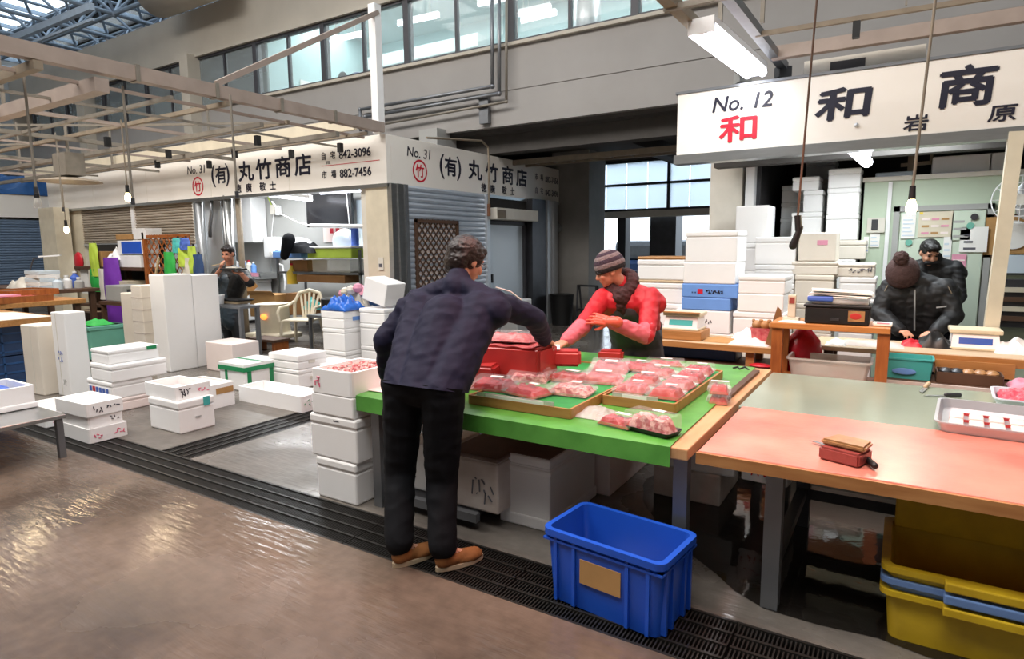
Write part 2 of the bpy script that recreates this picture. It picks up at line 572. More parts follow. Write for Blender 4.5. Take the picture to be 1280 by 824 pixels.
# --- hall walls and roof
struct('wall_left', B(-34.2, -34, -9, 18, 0, 11), 'paint_grey')
struct('wall_front_unseen', B(-34, 8, -9.2, -9, 0, 11), 'paint_grey')  # unseen hall wall, added to keep sky light from flooding under the tables
struct('wall_right', B(8, 8.2, -9, 18, 0, 11), 'paint_grey')
wb = MB()
wb.box(-34, -6.35, 13.5, 13.7, 0, 3.55).box(-3.0, 8, 13.5, 13.7, 0, 3.55).box(-6.35, -3.0, 13.5, 13.7, 3.42, 3.6).box(-34, 8, 13.5, 13.7, 3.55, 11)
struct('wall_back', wb, 'concrete')
strips = [(-9, -1.5), (0.0, 4.6), (6.0, 7.2), (8.6, 9.8), (11.4, 12.4), (13.4, 18)]
rf = MB()
for a, b in strips:
    rf.box(-34.2, 8.2, a, b, 9.9, 10.05)
roof = struct('roof', rf, 'dark_ceiling')
sk = MB().box(0, 2.4, 0, 1.0, 0, 0.03)
sk = sk.build('skylight_pane', 'glass', roof)
sk.location = (-34, 4.6, 9.92)
sk.scale = (1, 1.4, 1)
first = True
for (a, b), (c, d) in zip(strips[:-1], strips[1:]):
    for k in range(17):
        if first:
            first = False
            continue
        child(sk, roof, (-34 + k * 2.45, b, 9.92), None, (1, c - b, 1))
tr = MB()
for k in range(18):
    tr.box(-34.03 + k * 2.45, -33.97 + k * 2.45, -1.5, 13.4, 9.86, 10.0)
tr.build('skylight_bar', 'truss', roof, kind='stuff')

# --- space truss under the roof
trs = thing('roof_truss', 'grey blue tubular space truss under the bright skylights of the hall roof', 'truss', (-30, 2, 7.8))
tube1 = MB().cyl((0, 0, 0), (0, 0, 1), 1.0, n=8)
rod0 = tube1.build('truss_bar', 'truss', trs, True)
used0 = [False]
def trbar(p, q, r):
    p, q = V(p) - trs.location, V(q) - trs.location
    d = q - p
    rot = V((0, 0, 1)).rotation_difference(d).to_euler()
    if not used0[0]:
        used0[0] = True
        rod0.location = p; rod0.rotation_euler = rot; rod0.scale = (r, r, d.length)
        return
    child(rod0, trs, p, rot, (r, r, d.length))
NX, NY, PX, PY = 11, 6, 2.1, 2.1
X0, Y0, ZB, ZT = -29.0, 3.2, 7.9, 9.3
for j in range(NY + 1):
    trbar((X0, Y0 + j * PY, ZB), (X0 + NX * PX, Y0 + j * PY, ZB), 0.06)
    if j < NY:
        trbar((X0 + PX / 2, Y0 + (j + .5) * PY, ZT), (X0 + (NX - .5) * PX, Y0 + (j + .5) * PY, ZT), 0.05)
for i in range(NX + 1):
    trbar((X0 + i * PX, Y0, ZB), (X0 + i * PX, Y0 + NY * PY, ZB), 0.06)
    if i < NX:
        trbar((X0 + (i + .5) * PX, Y0 + PY / 2, ZT), (X0 + (i + .5) * PX, Y0 + (NY - .5) * PY, ZT), 0.05)
for i in range(NX):
    for j in range(NY):
        cx, cy = X0 + (i + .5) * PX, Y0 + (j + .5) * PY
        for a, b in ((-.5, -.5), (.5, -.5), (-.5, .5), (.5, .5)):
            if len(trs.children) < 296:
                trbar((cx + a * PX, cy + b * PY, ZB), (cx, cy, ZT), 0.04)
nodes = MB()
for i in range(NX + 1):
    for j in range(NY + 1):
        nodes.ell((X0 + i * PX + 30, Y0 + j * PY - 2, ZB - 7.8), 0.1, n=8)
nodes.build('truss_node', 'truss', trs, True, kind='stuff')
# catwalk beam and round duct just under the truss
dc = MB().cyl((0, 0, 0), (2.4, 0, 0), 0.5, n=24)
tag(dc.build('air_duct', 'bridge_light', None, 'all'), 'fat round beige duct hanging under the roof truss above the bridge', 'duct').location = (-14.523,8.400,7.243)
cw = thing('roof_girder', 'long pale grey girder crossing below the blue roof truss', 'girder', (-18.955,7.000,6.568))
p0 = V((-18.955,7.000,6.568)); p1 = V((-14.454,7.000,6.542))
MB().bar((0, 0, 0), p1 - p0, 0.1, 0.14).build('girder_bar', 'truss', cw)
MB().bar((0, 0, -0.25), p1 - p0 + V((0, 0, -0.25)), 0.05, 0.05).build('lower_bar', 'truss', cw)

# --- bridge with offices
br = MB()
br.box(-24, 8, 9.0, 9.12, 3.56, 4.1).box(-24, 8, 9.015, 9.12, 4.1, 4.115).box(-24, 8, 9.0, 9.12, 4.115, 4.78)
wall_bridge = struct('wall_bridge', br, 'bridge_grey')
struct('trim_1', B(-24, 8, 8.93, 9.1, 4.78, 4.83), 'bridge_light')
fas = MB().box(-24, 8, 9.0, 9.15, 6.0, 7.0).box(-24, 8, 8.94, 9.15, 5.96, 6.02)
struct('wall_bridge_top', fas, 'bridge_light')
struct('floor_bridge', B(-24, 8, 9.12, 13.5, 3.5, 3.7), 'dark_ceiling')
struct('floor_office', B(-24, 8, 9.12, 13.5, 4.4, 4.5), 'dark_ceiling')
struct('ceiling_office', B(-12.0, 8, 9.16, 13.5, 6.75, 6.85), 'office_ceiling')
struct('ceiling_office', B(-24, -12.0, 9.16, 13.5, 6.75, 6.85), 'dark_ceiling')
struct('wall_office_back', B(-24, 8, 12.6, 12.7, 4.5, 6.75), 'office_wall')
struct('wall_office_side', B(-12.06, -11.98, 9.3, 12.6, 4.5, 6.75), 'office_wall')
struct('roof_bridge', B(-24, 8, 9.1, 13.5, 6.9, 7.0), 'dark_ceiling')
struct('wall_bridge_end', B(-24.1, -24, 9.0, 13.5, 3.5, 7.0), 'bridge_light')
xs = [-22.65, -20.55, -18.45, -16.35, -14.25, -12.05, -9.95, -7.8, -5.6, -3.5, -1.35, 0.8, 2.9]
for i, (a, b) in enumerate(zip(xs[:-1], xs[1:])):
    f = MB()
    f.box(a - 0.06, a + 0.06, 9.0, 9.14, 4.83, 5.97).box(b - 0.055, b + 0.055, 9.01, 9.13, 4.83, 5.97)
    f.box(a, b, 9.01, 9.13, 4.83, 4.88).box(a, b, 9.01, 9.13, 5.91, 5.97)
    m_ = (a + b) / 2
    f.box(m_ - 0.025, m_ + 0.025, 9.02, 9.1, 4.85, 5.95)
    wf = struct('window_%d' % (i + 1), f, 'frame_dark')
    for u, v in ((a, m_), (m_, b)):
        B(u + 0.04, v - 0.03, 9.05, 9.056, 4.87, 5.93).build('pane', 'glass', wf)
struct('column_bridge', B(-14.42, -14.1, 8.75, 9.05, 0, 6.0), 'bridge_light')
struct('column_bridge', B(-19.4, -19.0, 8.75, 9.05, 0, 6.0), 'bridge_light')
# office interior: tubes, duct, chair backs, poster, cylinder duct
def tube_thing(label, p, q, m, group, r=0.02, body=True, ceil=None):
    p, q = V(p), V(q)
    t = thing('fluorescent_lamp', label, 'lamp', p, 0, group)
    d = q - p
    MB().cyl((0, 0, 0), d, r, n=10).build('tube', m, t, True)
    if ceil:
        for k in (0.2, 0.8):
            MB().cyl(d * k + V((0, 0, r + 0.03)), V((d.x * k, d.y * k, ceil - p.z)), 0.006, n=6).build('hanger', 'galv', t)
    if body:
        MB().bar(V((0, 0, r + 0.03)), d + V((0, 0, r + 0.03)), 0.07, 0.05).build('housing', 'white', t)
        for e in (V((0, 0, 0)), d):
            B(e.x - .02, e.x + .02, e.y - .02, e.y + .02, e.z - .01, e.z + 0.05).build('socket', 'white', t)
    return t
offl = [((-11.663,10.800,6.352), (-10.658,10.800,6.318), 'lit tube on the office ceiling behind the white frame post'),
        ((-9.559,10.800,6.338), (-8.464,10.800,6.309), 'lit tube on the office ceiling right of the white frame post'),
        ((-7.458,10.800,6.327), (-6.532,10.800,6.287), 'lit tube on the office ceiling behind the bridge pipes'),
        ((-6.570,10.800,5.964), (-5.841,10.800,5.951), 'upper lit tube of the pair right of the bridge pipes'),
        ((-6.943,11.600,6.141), (-6.148,11.600,6.144), 'lower lit tube of the pair right of the bridge pipes'),
        ((-3.432,10.800,5.479), (-3.167,10.800,5.476), 'lit tube in the last office window beside the right lamp')]
for p, q, l in offl:
    tube_thing(l, p, q, 'tube_office', 'office ceiling tubes', 0.035, True, 6.75)
lamp('office_fill', 'AREA', (-8, 10.8, 6.7), 420, (0.9, 1, 1), 8, 1.5, target=(-8, 10.8, 4))  # fill without a fitting, added to brighten the office beyond its tubes
lamp('office_fill', 'AREA', (-2, 10.8, 6.7), 300, (0.9, 1, 1), 5, 1.5, target=(-2, 10.8, 4))  # added fill for the right part of the office
tag(B(-11.6, (-8.255,12.000,6.280)[0], 11.9, 12.5, 5.95, 6.25, 0.02).build('office_duct', 'office_ceiling', None), 'white boxed air duct along the office ceiling', 'duct')
cyd = MB().cyl((0, 0, 0), (0, 0, 1.6), 0.22, n=20)
tag(cyd.build('vent_cylinder', 'aluminium', None, 'all'), 'silver upright duct cylinder in the office window right of the pipes', 'duct').location = (-4.713,10.000,5.039)[:2] + (4.5,)
oc = MB().ell((0, 0, 0.0), (0.12, 0.06, 0.13), n=14).bar((0, 0, -0.5), (0, 0, -0.05), 0.04).box(-0.2, 0.2, -0.2, 0.2, -0.52, -0.48)
tag(oc.build('office_chair', 'black', None, True), 'black rounded chair back at the office window', 'chair').location = (-9.953,9.500,5.124)[:2] + (5.02,)
oc = MB().ell((0, 0, 0), (0.16, 0.12, 0.1), n=12)
tag(oc.build('desk_item', 'blue_dark', None, True), 'small dark blue bundle on the office window ledge', 'bundle').location = (-9.549,9.500,5.049)[:2] + (4.98,)
dk = thing('office_desk', 'pale desk behind the lit office window', 'desk', (-9.3, 10.25, 4.5))
B(-1.0, 0.9, -0.35, 0.35, 0.34, 0.38).build('desktop', 'office_wall', dk)
for xx in (-0.95, 0.85):
    B(xx - 0.03, xx + 0.03, -0.3, 0.3, 0, 0.34).build('leg', 'steel', dk)
ps = thing('wall_poster', 'blue and white poster on the office side wall', 'poster', (-11.95, 10.6, 5.05))
B(0, 0.01, -0.5, 0.5, -0.3, 0.35).build('sheet', 'paper', ps)
for k in range(5):
    B(0.01, 0.014, -0.4 + 0.16 * k, -0.28 + 0.16 * k, -0.25 + 0.05 * (k % 2), 0.2 - 0.06 * (k % 3)).build('picture', 'foam_blue' if k % 2 else 'ink_blue', ps)

# --- pipes on the bridge face
pipes = [([(-5.850,8.860,5.666), (-5.866,8.860,4.174), (-8.860,8.860,4.162), (-8.862,8.860,3.769)], 0.03, 'innermost of the three steel pipes turning the corner on the bridge face', 'steel'),
         ([(-5.713,8.860,5.637), (-5.736,8.860,4.044), (-8.723,8.860,4.016), (-8.720,8.860,3.697)], 0.03, 'middle of the three steel pipes turning the corner on the bridge face', 'steel'),
         ([(-5.578,8.860,5.609), (-5.600,8.860,3.902), (-8.267,8.860,3.837)], 0.022, 'outermost pale pipe of the three turning the corner on the bridge face', 'galv')]
for pts, r, l, m in pipes:
    t = thing('wall_pipe', l, 'pipe', pts[-1], 0, 'pipes on the bridge face')
    o = V(pts[-1])
    L = [V(p) - o for p in pts]
    for a, b in zip(L[:-1], L[1:]):
        MB().cyl(a, b, r, n=12).build('pipe_run', m, t, 'all')
    for c in L[1:-1]:
        MB().ell(c, r * 1.35, n=12).build('elbow', m, t, 'all')
br_ = thing('pipe_bracket', 'small dark bracket plate clamping the pipes to the bridge', 'bracket', (-6.078,8.920,3.960))
B(-.09, .09, -.02, .06, -.34, .12).build('plate', 'steel', br_)
B(-.1, .1, -.05, -.02, -.1, -.05).build('clamp', 'steel_dark', br_)
B(-.1, .1, -.05, -.02, .05, .1).build('clamp', 'steel_dark', br_)

# --- below the bridge
struct('column_1', B(-6.35, -5.5, 11.8, 12.6, 0, 3.5), 'concrete')
struct('column_2', B(-2.14, -1.75, 8.2, 8.6, 0, 3.5), 'offwhite')
struct('column_3', B(-1.7, -1.6, 8.15, 8.3, 0, 3.0), 'white')
struct('beam_1', B(-24, 8, 9.4, 9.7, 3.2, 3.5), 'dark_ceiling')
struct('beam_2', B(-7.35, -6.95, 8.75, 9.3, 2.95, 3.62), 'paint_grey')
struct('beam_3', B(-10.5, -8.2, 9.05, 9.6, 3.05, 3.5), 'bridge_light')
struct('beam_4', B(-4.2, -3.9, 9.7, 13.4, 3.25, 3.5), 'dark_ceiling')
ct = thing('cable_tray', 'rusty cable ladder hung under the bridge ceiling', 'tray', (-5.2, 10.0, 3.1))
MB().bar((-3, 0, 0), (3.4, 0, 0.0), 0.05, 0.09).build('rail', 'pipe_tan', ct)
MB().bar((-3, 0.45, 0), (3.4, 0.45, 0.0), 0.05, 0.06).build('rail', 'pipe_tan', ct)
rg0 = MB().bar((0, 0, 0), (0, 0.45, 0), 0.03, 0.02).build('rung', 'galv', ct)
rg0.location = (-2.9, 0, 0)
for k in range(1, 18):
    child(rg0, ct, (-2.9 + k * 0.37, 0, 0))

# --- rear window wall (translucent upper panes, open below)
fr = MB()
for xx in (-6.35, -4.4, -3.0):
    fr.box(xx - 0.03, xx + 0.03, 13.45, 13.55, 2.36, 3.42)
for zz in (2.36, 2.92, 3.42):
    fr.box(-6.35, -3.0, 13.45, 13.55, zz - 0.025, zz + 0.025)
wq = struct('window_13', fr, 'frame_dark')
for k, xx in enumerate((-6.35, -5.86, -5.37, -4.88, -4.4, -3.95, -3.5)):
    x1 = (-5.86, -5.37, -4.88, -4.4, -3.95, -3.5, -3.0)[k]
    for z0, z1 in ((2.385, 2.895), (2.945, 3.395)):
        B(xx + 0.012, x1 - 0.012, 13.49, 13.51, z0, z1).build('pane', 'pane_frosted', wq)
struct('trim_2', B(-6.35, -3.0, 13.4, 13.7, 2.2, 2.335), 'offwhite')
struct('column_4', B(-5.62, -5.42, 13.6, 13.9, 0, 2.3), 'frame_dark')
struct('column_5', B(-4.95, -4.35, 13.9, 14.4, 0, 2.3), 'steel_dark')
struct('wall_low', B(-6.35, -3.0, 15.0, 15.1, 0, 0.95), 'blue_dark')
t = thing('parked_van', 'dim blue van seen through the rear doorway behind the woman', 'van', (-8.0, 24, 0))
B(-2.4, 2.4, -1, 1, 0.35, 1.0, 0.15).build('lower_body', 'blue_dark', t)
B(-1.7, 2.3, -0.9, 0.9, 1.0, 1.75, 0.2).build('cabin', 'steel', t)
for sx in (-1.5, 1.5):
    MB().cyl((sx, -1.05, 0.33), (sx, -0.8, 0.33), 0.33, n=18).build('wheel', 'rubber', t, True)

# --- far left stall across the passage
struct('wall_far_stall', MB().box(-22.5, -21.0, 2.0, 7.2, 0, 2.5).box(-22.5, -21.2, 7.2, 9.05, 0, 2.5).box(-22.5, -21, 9.05, 9.4, 0, 2.5), 'paint_grey')
fs = thing('stall_fascia', 'blank pale lavender fascia above the blue shutter at far left', 'sign', (-21.0, 5.5, 2.502))
B(-0.1, 0.1, -4.0, 4.0, 0, 0.62).build('board', 'sign_white', fs)
def shutter(name, label, loc, rz, w_, h, m, n, group=None):
    t = thing(name, label, 'shutter', loc, rz, group)
    q = MB()
    for k in range(n):
        z0 = h * k / n
        dz = h / n
        vs = []
        for xx in (0, w_):
            vs += [(xx, 0.012, z0), (xx, -0.012, z0 + 0.25 * dz), (xx, -0.016, z0 + 0.6 * dz), (xx, 0.0, z0 + dz - 0.1 * dz), (xx, 0.012, z0 + dz)]
        q._add(vs, [(0, 5, 6, 1), (1, 6, 7, 2), (2, 7, 8, 3), (3, 8, 9, 4), (4, 9, 5, 0), (0, 1, 2, 3, 4), (9, 8, 7, 6, 5)])
    q.build('curtain', m, t, kind='stuff')
    B(0, w_, -0.02, 0.03, -0.05, 0.0).build('bottom_bar', 'aluminium', t)
    return t
shutter('roller_shutter', 'closed blue grey roller shutter of the far stall at left', (-20.98, 6.4, 0.3), 90, 2.45, 2.14, 'shutter_blue', 30)
tb = thing('tarp_bundle', 'crumpled blue tarpaulin heaped on top of the far left stall', 'tarp', (-21.3, 8.0, 3.13))
def crump(nx, ny, w_, d_, h, seed, edge=0.0, fr=4):
    def f(u, v):
        k = max(0, math.sin(math.pi * u)) ** 0.5 * max(0, math.sin(math.pi * v)) ** 0.5
        n_ = noise.noise(V((u * fr + seed, v * fr, seed))) * 0.5 + 0.6
        return ((u - .5) * w_, (v - .5) * d_, edge + h * k * n_)
    return MB().sheet(f, nx, ny, 0.006)
crump(18, 18, 0.9, 2.2, 0.8, 3).build('tarp', 'blue_tarp', tb, True)
struct('wall_far', B(-22.6, -22.5, 2.0, 13, 0, 3.8), 'dark')

# ================================================================ STALL 31 (corner stall, left)
sgf = thing('shop_sign', 'long white fascia sign with black brush lettering above the left stall', 'sign', (-6.19, 6.65, 2.48))
B(-10.25, 0.004, 0, 0.1, 0.0, 0.67, 0.004).build('board', 'sign_white', sgf)
B(-10.25, 0.02, -0.02, 0.12, -0.05, 0.0).build('lower_trim', 'stainless', sgf)
for k in range(1, 5):
    B(-10.25 + 2.05 * k - 0.004, -10.25 + 2.05 * k + 0.004, -0.002, 0.0, 0.0, 0.67).build('board_seam', 'offwhite', sgf)
def sign_set(sg, rot, dirv, tail):
    """lettering of the stall's sign; tail = True puts the numbers at the end"""
    def at(u, z):
        return V(dirv) * u + V((0, -0.004, z)) if dirv[0] else V(dirv) * u + V((0.004, 0, z))
    return at
atf = lambda u, z: (u, -0.004, z)
text('lettering', 'No. 31', 'ink', 0.2, sgf, atf(-4.78, 0.43), FRONT, 0.0, 0.12)
ring = MB()
def ringm(r, w_, ax):
    q = MB()
    n = 40
    vs = []
    for k in range(n):
        a = 2 * math.pi * k / n
        for rr in (r, r - w_):
            p = (rr * math.cos(a), rr * math.sin(a))
            vs.append((p[0], -0.004, p[1]) if ax == 'x' else (0.004, p[0], p[1]))
    for k in range(n):
        i, j = 2 * k, 2 * ((k + 1) % n)
        q._add([vs[i], vs[j], vs[j + 1], vs[i + 1]], [(0, 1, 2, 3)])
    return q
ring.bm.free()
o = ringm(0.165, 0.028, 'x').build('red_ring', 'ink_red', sgf); o.location = (-4.48, 0, 0.21)
text('lettering', '竹', 'ink_red', 0.2, sgf, atf(-4.58, 0.135), FRONT, 0.003)
def brush(sg, items, rot, at, m='ink'):
    for ch, u, z, s_, bold, sx in items:
        text('lettering', ch, m, s_, sg, at(u, z), rot, bold, 0.0, sx)
brush(sgf, [('(', -4.08, 0.26, 0.4, 0.004, 1.0), ('有', -3.95, 0.25, 0.31, 0.006, 1.05), (')', -3.66, 0.26, 0.4, 0.004, 1.0),
            ('丸', -3.31, 0.25, 0.34, 0.008, 1.2), ('竹', -2.85, 0.25, 0.34, 0.008, 1.2), ('商', -2.38, 0.25, 0.34, 0.008, 1.2), ('店', -1.91, 0.25, 0.34, 0.008, 1.2)], FRONT, atf)
brush(sgf, [('徳', -3.42, 0.05, 0.15, 0.002, 1.1), ('廣', -3.14, 0.05, 0.15, 0.002, 1.1), ('敬', -2.78, 0.05, 0.15, 0.002, 1.1), ('士', -2.53, 0.05, 0.15, 0.002, 1.1)], FRONT, atf)
# the two small lines with the numbers
brush(sgf, [('自', -1.3, 0.42, 0.12, 0.001, 0.9), ('宅', -1.1, 0.42, 0.12, 0.001, 0.9), ('市', -1.3, 0.15, 0.12, 0.001, 0.9), ('場', -1.1, 0.15, 0.12, 0.001, 0.9)], FRONT, atf)
brush(sgf, [('TEL', -1.2, 0.345, 0.06, 0, 1), ('842-3096', -0.92, 0.4, 0.17, 0.003, 0.98), ('882-7456', -0.92, 0.13, 0.17, 0.003, 0.98)], FRONT, atf)
B(-1.3, -0.12, -0.004, 0, 0.32, 0.328).build('red_rule', 'ink_red', sgf)

sgs = thing('shop_sign', 'white side fascia sign running back above the steel shutter', 'sign', (-6.19, 6.65, 2.48))
B(-0.1, 0.004, 0.102, 5.6, 0.0, 0.67, 0.004).build('board', 'sign_white', sgs)
B(-0.1, 0.02, 0.0, 5.6, -0.05, 0.0).build('lower_trim', 'stainless', sgs)
ats = lambda u, z: (0.008, u, z)
text('lettering', 'No. 31', 'ink', 0.2, sgs, ats(0.42, 0.42), SIDE, 0.0, 0.12)
o = ringm(0.165, 0.028, 'y').build('red_ring', 'ink_red', sgs); o.location = (0.004, 0.71, 0.23)
text('lettering', '竹', 'ink_red', 0.2, sgs, ats(0.61, 0.155), SIDE, 0.003)
brush(sgs, [('(', 1.16, 0.26, 0.4, 0.004, 1.05), ('有', 1.3, 0.25, 0.31, 0.006, 1.1), (')', 1.62, 0.26, 0.4, 0.004, 1.05),
            ('丸', 1.93, 0.25, 0.34, 0.008, 1.2), ('竹', 2.43, 0.25, 0.34, 0.008, 1.2), ('商', 2.95, 0.25, 0.34, 0.008, 1.2), ('店', 3.44, 0.25, 0.34, 0.008, 1.2)], SIDE, ats)
brush(sgs, [('徳', 2.3, 0.05, 0.15, 0.002, 1.1), ('廣', 2.57, 0.05, 0.15, 0.002, 1.1), ('敬', 2.95, 0.05, 0.15, 0.002, 1.1), ('士', 3.22, 0.05, 0.15, 0.002, 1.1)], SIDE, ats)
brush(sgs, [('市', 4.15, 0.4, 0.13, 0.001, 0.8), ('場', 4.36, 0.4, 0.13, 0.001, 0.8), ('自', 4.15, 0.14, 0.13, 0.001, 0.8), ('宅', 4.36, 0.14, 0.13, 0.001, 0.8)], SIDE, ats, 'ink_grey')
brush(sgs, [('882-7456', 4.56, 0.37, 0.17, 0.002, 0.85), ('842-3096', 4.56, 0.11, 0.17, 0.002, 0.85)], SIDE, ats, 'ink_grey')

# shell of the stall
struct('ceiling_stall', B(-16.4, -6.3, 6.76, 12.3, 2.9, 3.1), 'dark_ceiling')
struct('wall_stall_back', B(-16.4, -6.35, 9.0, 9.08, 0, 2.9), 'paint_grey')
struct('wall_stall_side', B(-13.5, -13.42, 7.4, 9.0, 0, 2.9), 'paint_grey')
struct('wall_stall_left', MB().box(-16.4, -16.3, 6.75, 9.0, 0, 2.9).box(-16.4, -15.1, 6.7, 6.8, 0, 2.5), 'cream')
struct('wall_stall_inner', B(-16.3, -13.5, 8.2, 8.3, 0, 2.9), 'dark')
struct('column_6', B(-6.62, -6.2, 6.66, 6.74, 0, 2.48), 'cream')
struct('column_7', MB().box(-6.2, -6.12, 6.66, 6.96, 0, 2.48).box(-6.14, -6.1, 6.78, 6.84, 0, 2.48), 'stainless')
struct('column_8', B(-6.75, -6.62, 6.7, 6.9, 0, 2.48), 'offwhite')
shutter('roller_shutter', 'half raised tan roller shutter, left one of the left stall', (-15.1, 6.72, 1.72), 0, 2.04, 0.8, 'shutter_tan', 16, 'tan roller shutters')
shutter('roller_shutter', 'half raised tan roller shutter beside the steel columns of the left stall', (-12.95, 6.72, 1.68), 0, 1.95, 0.84, 'shutter_tan', 16, 'tan roller shutters')
struct('column_9', B(-13.06, -12.95, 6.68, 6.76, 0.9, 2.5), 'white')
for x, y_, rr, m in ((-10.8, 6.72, 0.06, 'aluminium'), (-10.15, 6.8, 0.07, 'stainless'), (-9.95, 6.72, 0.075, 'stainless'), (-9.72, 6.76, 0.05, 'pipe_tan')):
    MB().cyl((x, y_, 0), (x, y_, 2.5), rr, n=16).build('column_10', m, None, 'all')['kind'] = 'structure'
struct('wall_panel', B(-10.75, -10.25, 6.78, 6.84, 0, 2.5), 'aluminium')
vp = MB().tube([(-10.38, 6.7, 2.5), (-10.38, 6.68, 2.2), (-10.45, 6.68, 2.0), (-10.5, 6.7, 1.8)], 0.03, 10)
tag(vp.build('drain_hose', 'steel', None, 'all'), 'grey bent hose hanging from the sign onto the steel panel', 'hose')

# right side of the stall
shutter('roller_shutter', 'closed steel roller shutter below the side sign', (-6.16, 6.97, 0.08), 90, 2.03, 2.4, 'shutter_steel', 30)
struct('trim_3', B(-6.2, -6.1, 9.0, 9.09, 0, 2.48), 'aluminium')
struct('trim_4', B(-6.2, -6.1, 6.93, 6.99, 0, 2.48), 'steel')
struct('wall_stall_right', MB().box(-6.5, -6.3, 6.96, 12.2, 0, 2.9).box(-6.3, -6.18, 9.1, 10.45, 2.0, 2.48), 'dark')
dr = struct('door_1', B(-6.28, -6.22, 9.15, 10.36, 0.05, 1.97), 'pane_white')
MB().box(-6.28, -6.16, 9.09, 9.16, 0, 2.03).box(-6.28, -6.16, 10.36, 10.43, 0, 2.03).box(-6.28, -6.16, 9.1, 10.43, 1.97, 2.03).build('door_frame', 'frame_dark', dr)
MB().box(-6.22, -6.15, 9.2, 9.24, 0.95, 1.1).build('door_handle', 'black', dr)
lb = thing('shutter_box', 'pale rectangular shutter housing above the white door below the side sign', 'box', (-6.15, 9.1, 2.05))
B(-0.05, 0.18, 0, 1.45, 0, 0.2, 0.01).build('cover', 'offwhite', lb)
B(0.18, 0.185, 0.02, 0.3, 0.02, 0.16).build('end_plate', 'pipe_tan', lb)
struct('column_11', B(-6.3, -6.05, 10.46, 10.98, 0, 2.48), 'steel_dark')
struct('column_12', MB().box(-6.3, -6.1, 10.98, 11.6, 0, 2.48).box(-6.1, -6.04, 11.05, 11.15, 0, 2.48).box(-6.1, -6.04, 11.32, 11.42, 0, 2.48), 'aluminium')
# gauge on the grey column
gz = thing('tap', 'small chrome valve fixed on the grey concrete column', 'valve', (-6.206,11.780,1.956))
MB().ell((0, -0.04, 0), 0.06, n=10).cyl((0, 0, 0), (0, 0.02, 0), 0.09).build('valve_body', 'stainless', gz, True)
MB().cyl((0, -0.05, 0), (0, -0.05, -0.14), 0.02).build('spout', 'stainless', gz, True)

# lattice screen in front of the steel shutter
def trellis(name, label, loc, rz, w_, h, m, pitch, back=None, t_=0.012):
    t = thing(name, label, 'trellis', loc, rz)
    for z in (0, h - 0.05):
        B(0, w_, -0.02, 0.02, z, z + 0.05).build('rail', m, t)
    for xx in (0, w_ - 0.04):
        B(xx, xx + 0.04, -0.02, 0.02, 0, h).build('stile', m, t)
    for sgn in (1, -1):
        k = -int(h / pitch) - 1
        while k * pitch < w_ + h:
            x0 = k * pitch
            # line x = x0 + s (sgn>0) or x = x0 + h - s, z = s, clipped to the frame
            a, b = (x0, 0.0), (x0 + h, h)
            if sgn < 0:
                a, b = (x0 + h, 0.0), (x0, h)
            lo, hi = 0.0, 1.0
            for xx, ge in ((0.0, True), (w_, False)):
                d = b[0] - a[0]
                s_ = (xx - a[0]) / d
                if (d > 0) == ge:
                    lo = max(lo, s_)
                else:
                    hi = min(hi, s_)
            if hi - lo > 0.03:
                p = (a[0] + (b[0] - a[0]) * lo, 0.004 * sgn, h * lo)
                q = (a[0] + (b[0] - a[0]) * hi, 0.004 * sgn, h * hi)
                MB().bar(p, q, 0.022, 0.008, (0, 1, 0)).build('slat', m, t)
            k += 1
    if back:
        B(0.02, w_ - 0.02, 0.02, 0.028, 0.02, h - 0.02).build('backing', back, t)
    return t
trellis('lattice_screen', 'brown lattice screen backed with white sheet before the steel shutter', (-6.13, 7.15, 0.9), 90, 1.05, 1.1, 'wood_dark', 0.13, 'foam_pink')

# --- inside the left stall
cb = thing('wall_cabinet', 'white wall cabinet high in the left stall above the sink', 'cabinet', (-12.4, 8.98, 1.72))
B(-0.5, 0.45, -0.35, 0, 0, 0.95, 0.008).build('body', 'white', cb)
B(-0.49, 0.44, -0.368, -0.352, 0.01, 0.94, 0.004).build('door', 'white', cb)
B(-0.4, -0.38, -0.385, -0.368, 0.4, 0.55).build('handle', 'stainless', cb)
bo = thing('water_heater', 'small white gas water heater on the grey stall wall', 'heater', (-11.654,8.985,1.386))
B(-0.2, 0.2, -0.2, 0, 0, 0.45, 0.03).build('casing', 'white', bo)
MB().cyl((0.06, -0.22, 0.1), (0.06, -0.2, 0.1), 0.045).build('dial', 'offwhite', bo)
MB().tube([(0.1, -0.1, 0.0), (0.12, -0.12, -0.12), (0.3, -0.12, -0.16), (0.36, -0.12, -0.5), (0.34, -0.12, -0.7)], 0.022, 8).build('hose', 'white', bo, True)
MB().cyl((-0.1, -0.1, 0), (-0.1, -0.1, -0.3), 0.015).build('pipe', 'stainless', bo)
sl = thing('wall_sink', 'steel sink shelf below the white water heater', 'sink', (-12.1, 8.7, 1.02))
B(-0.75, 0.6, -0.3, 0.3, 0, 0.04).build('rim', 'stainless', sl)
B(-0.7, 0.55, -0.25, 0.25, -0.08, 0.0).build('basin', 'stainless', sl)
B(0.25, 0.55, -0.31, -0.3, -0.02, 0.06).build('pink_cloth', 'pink', sl)
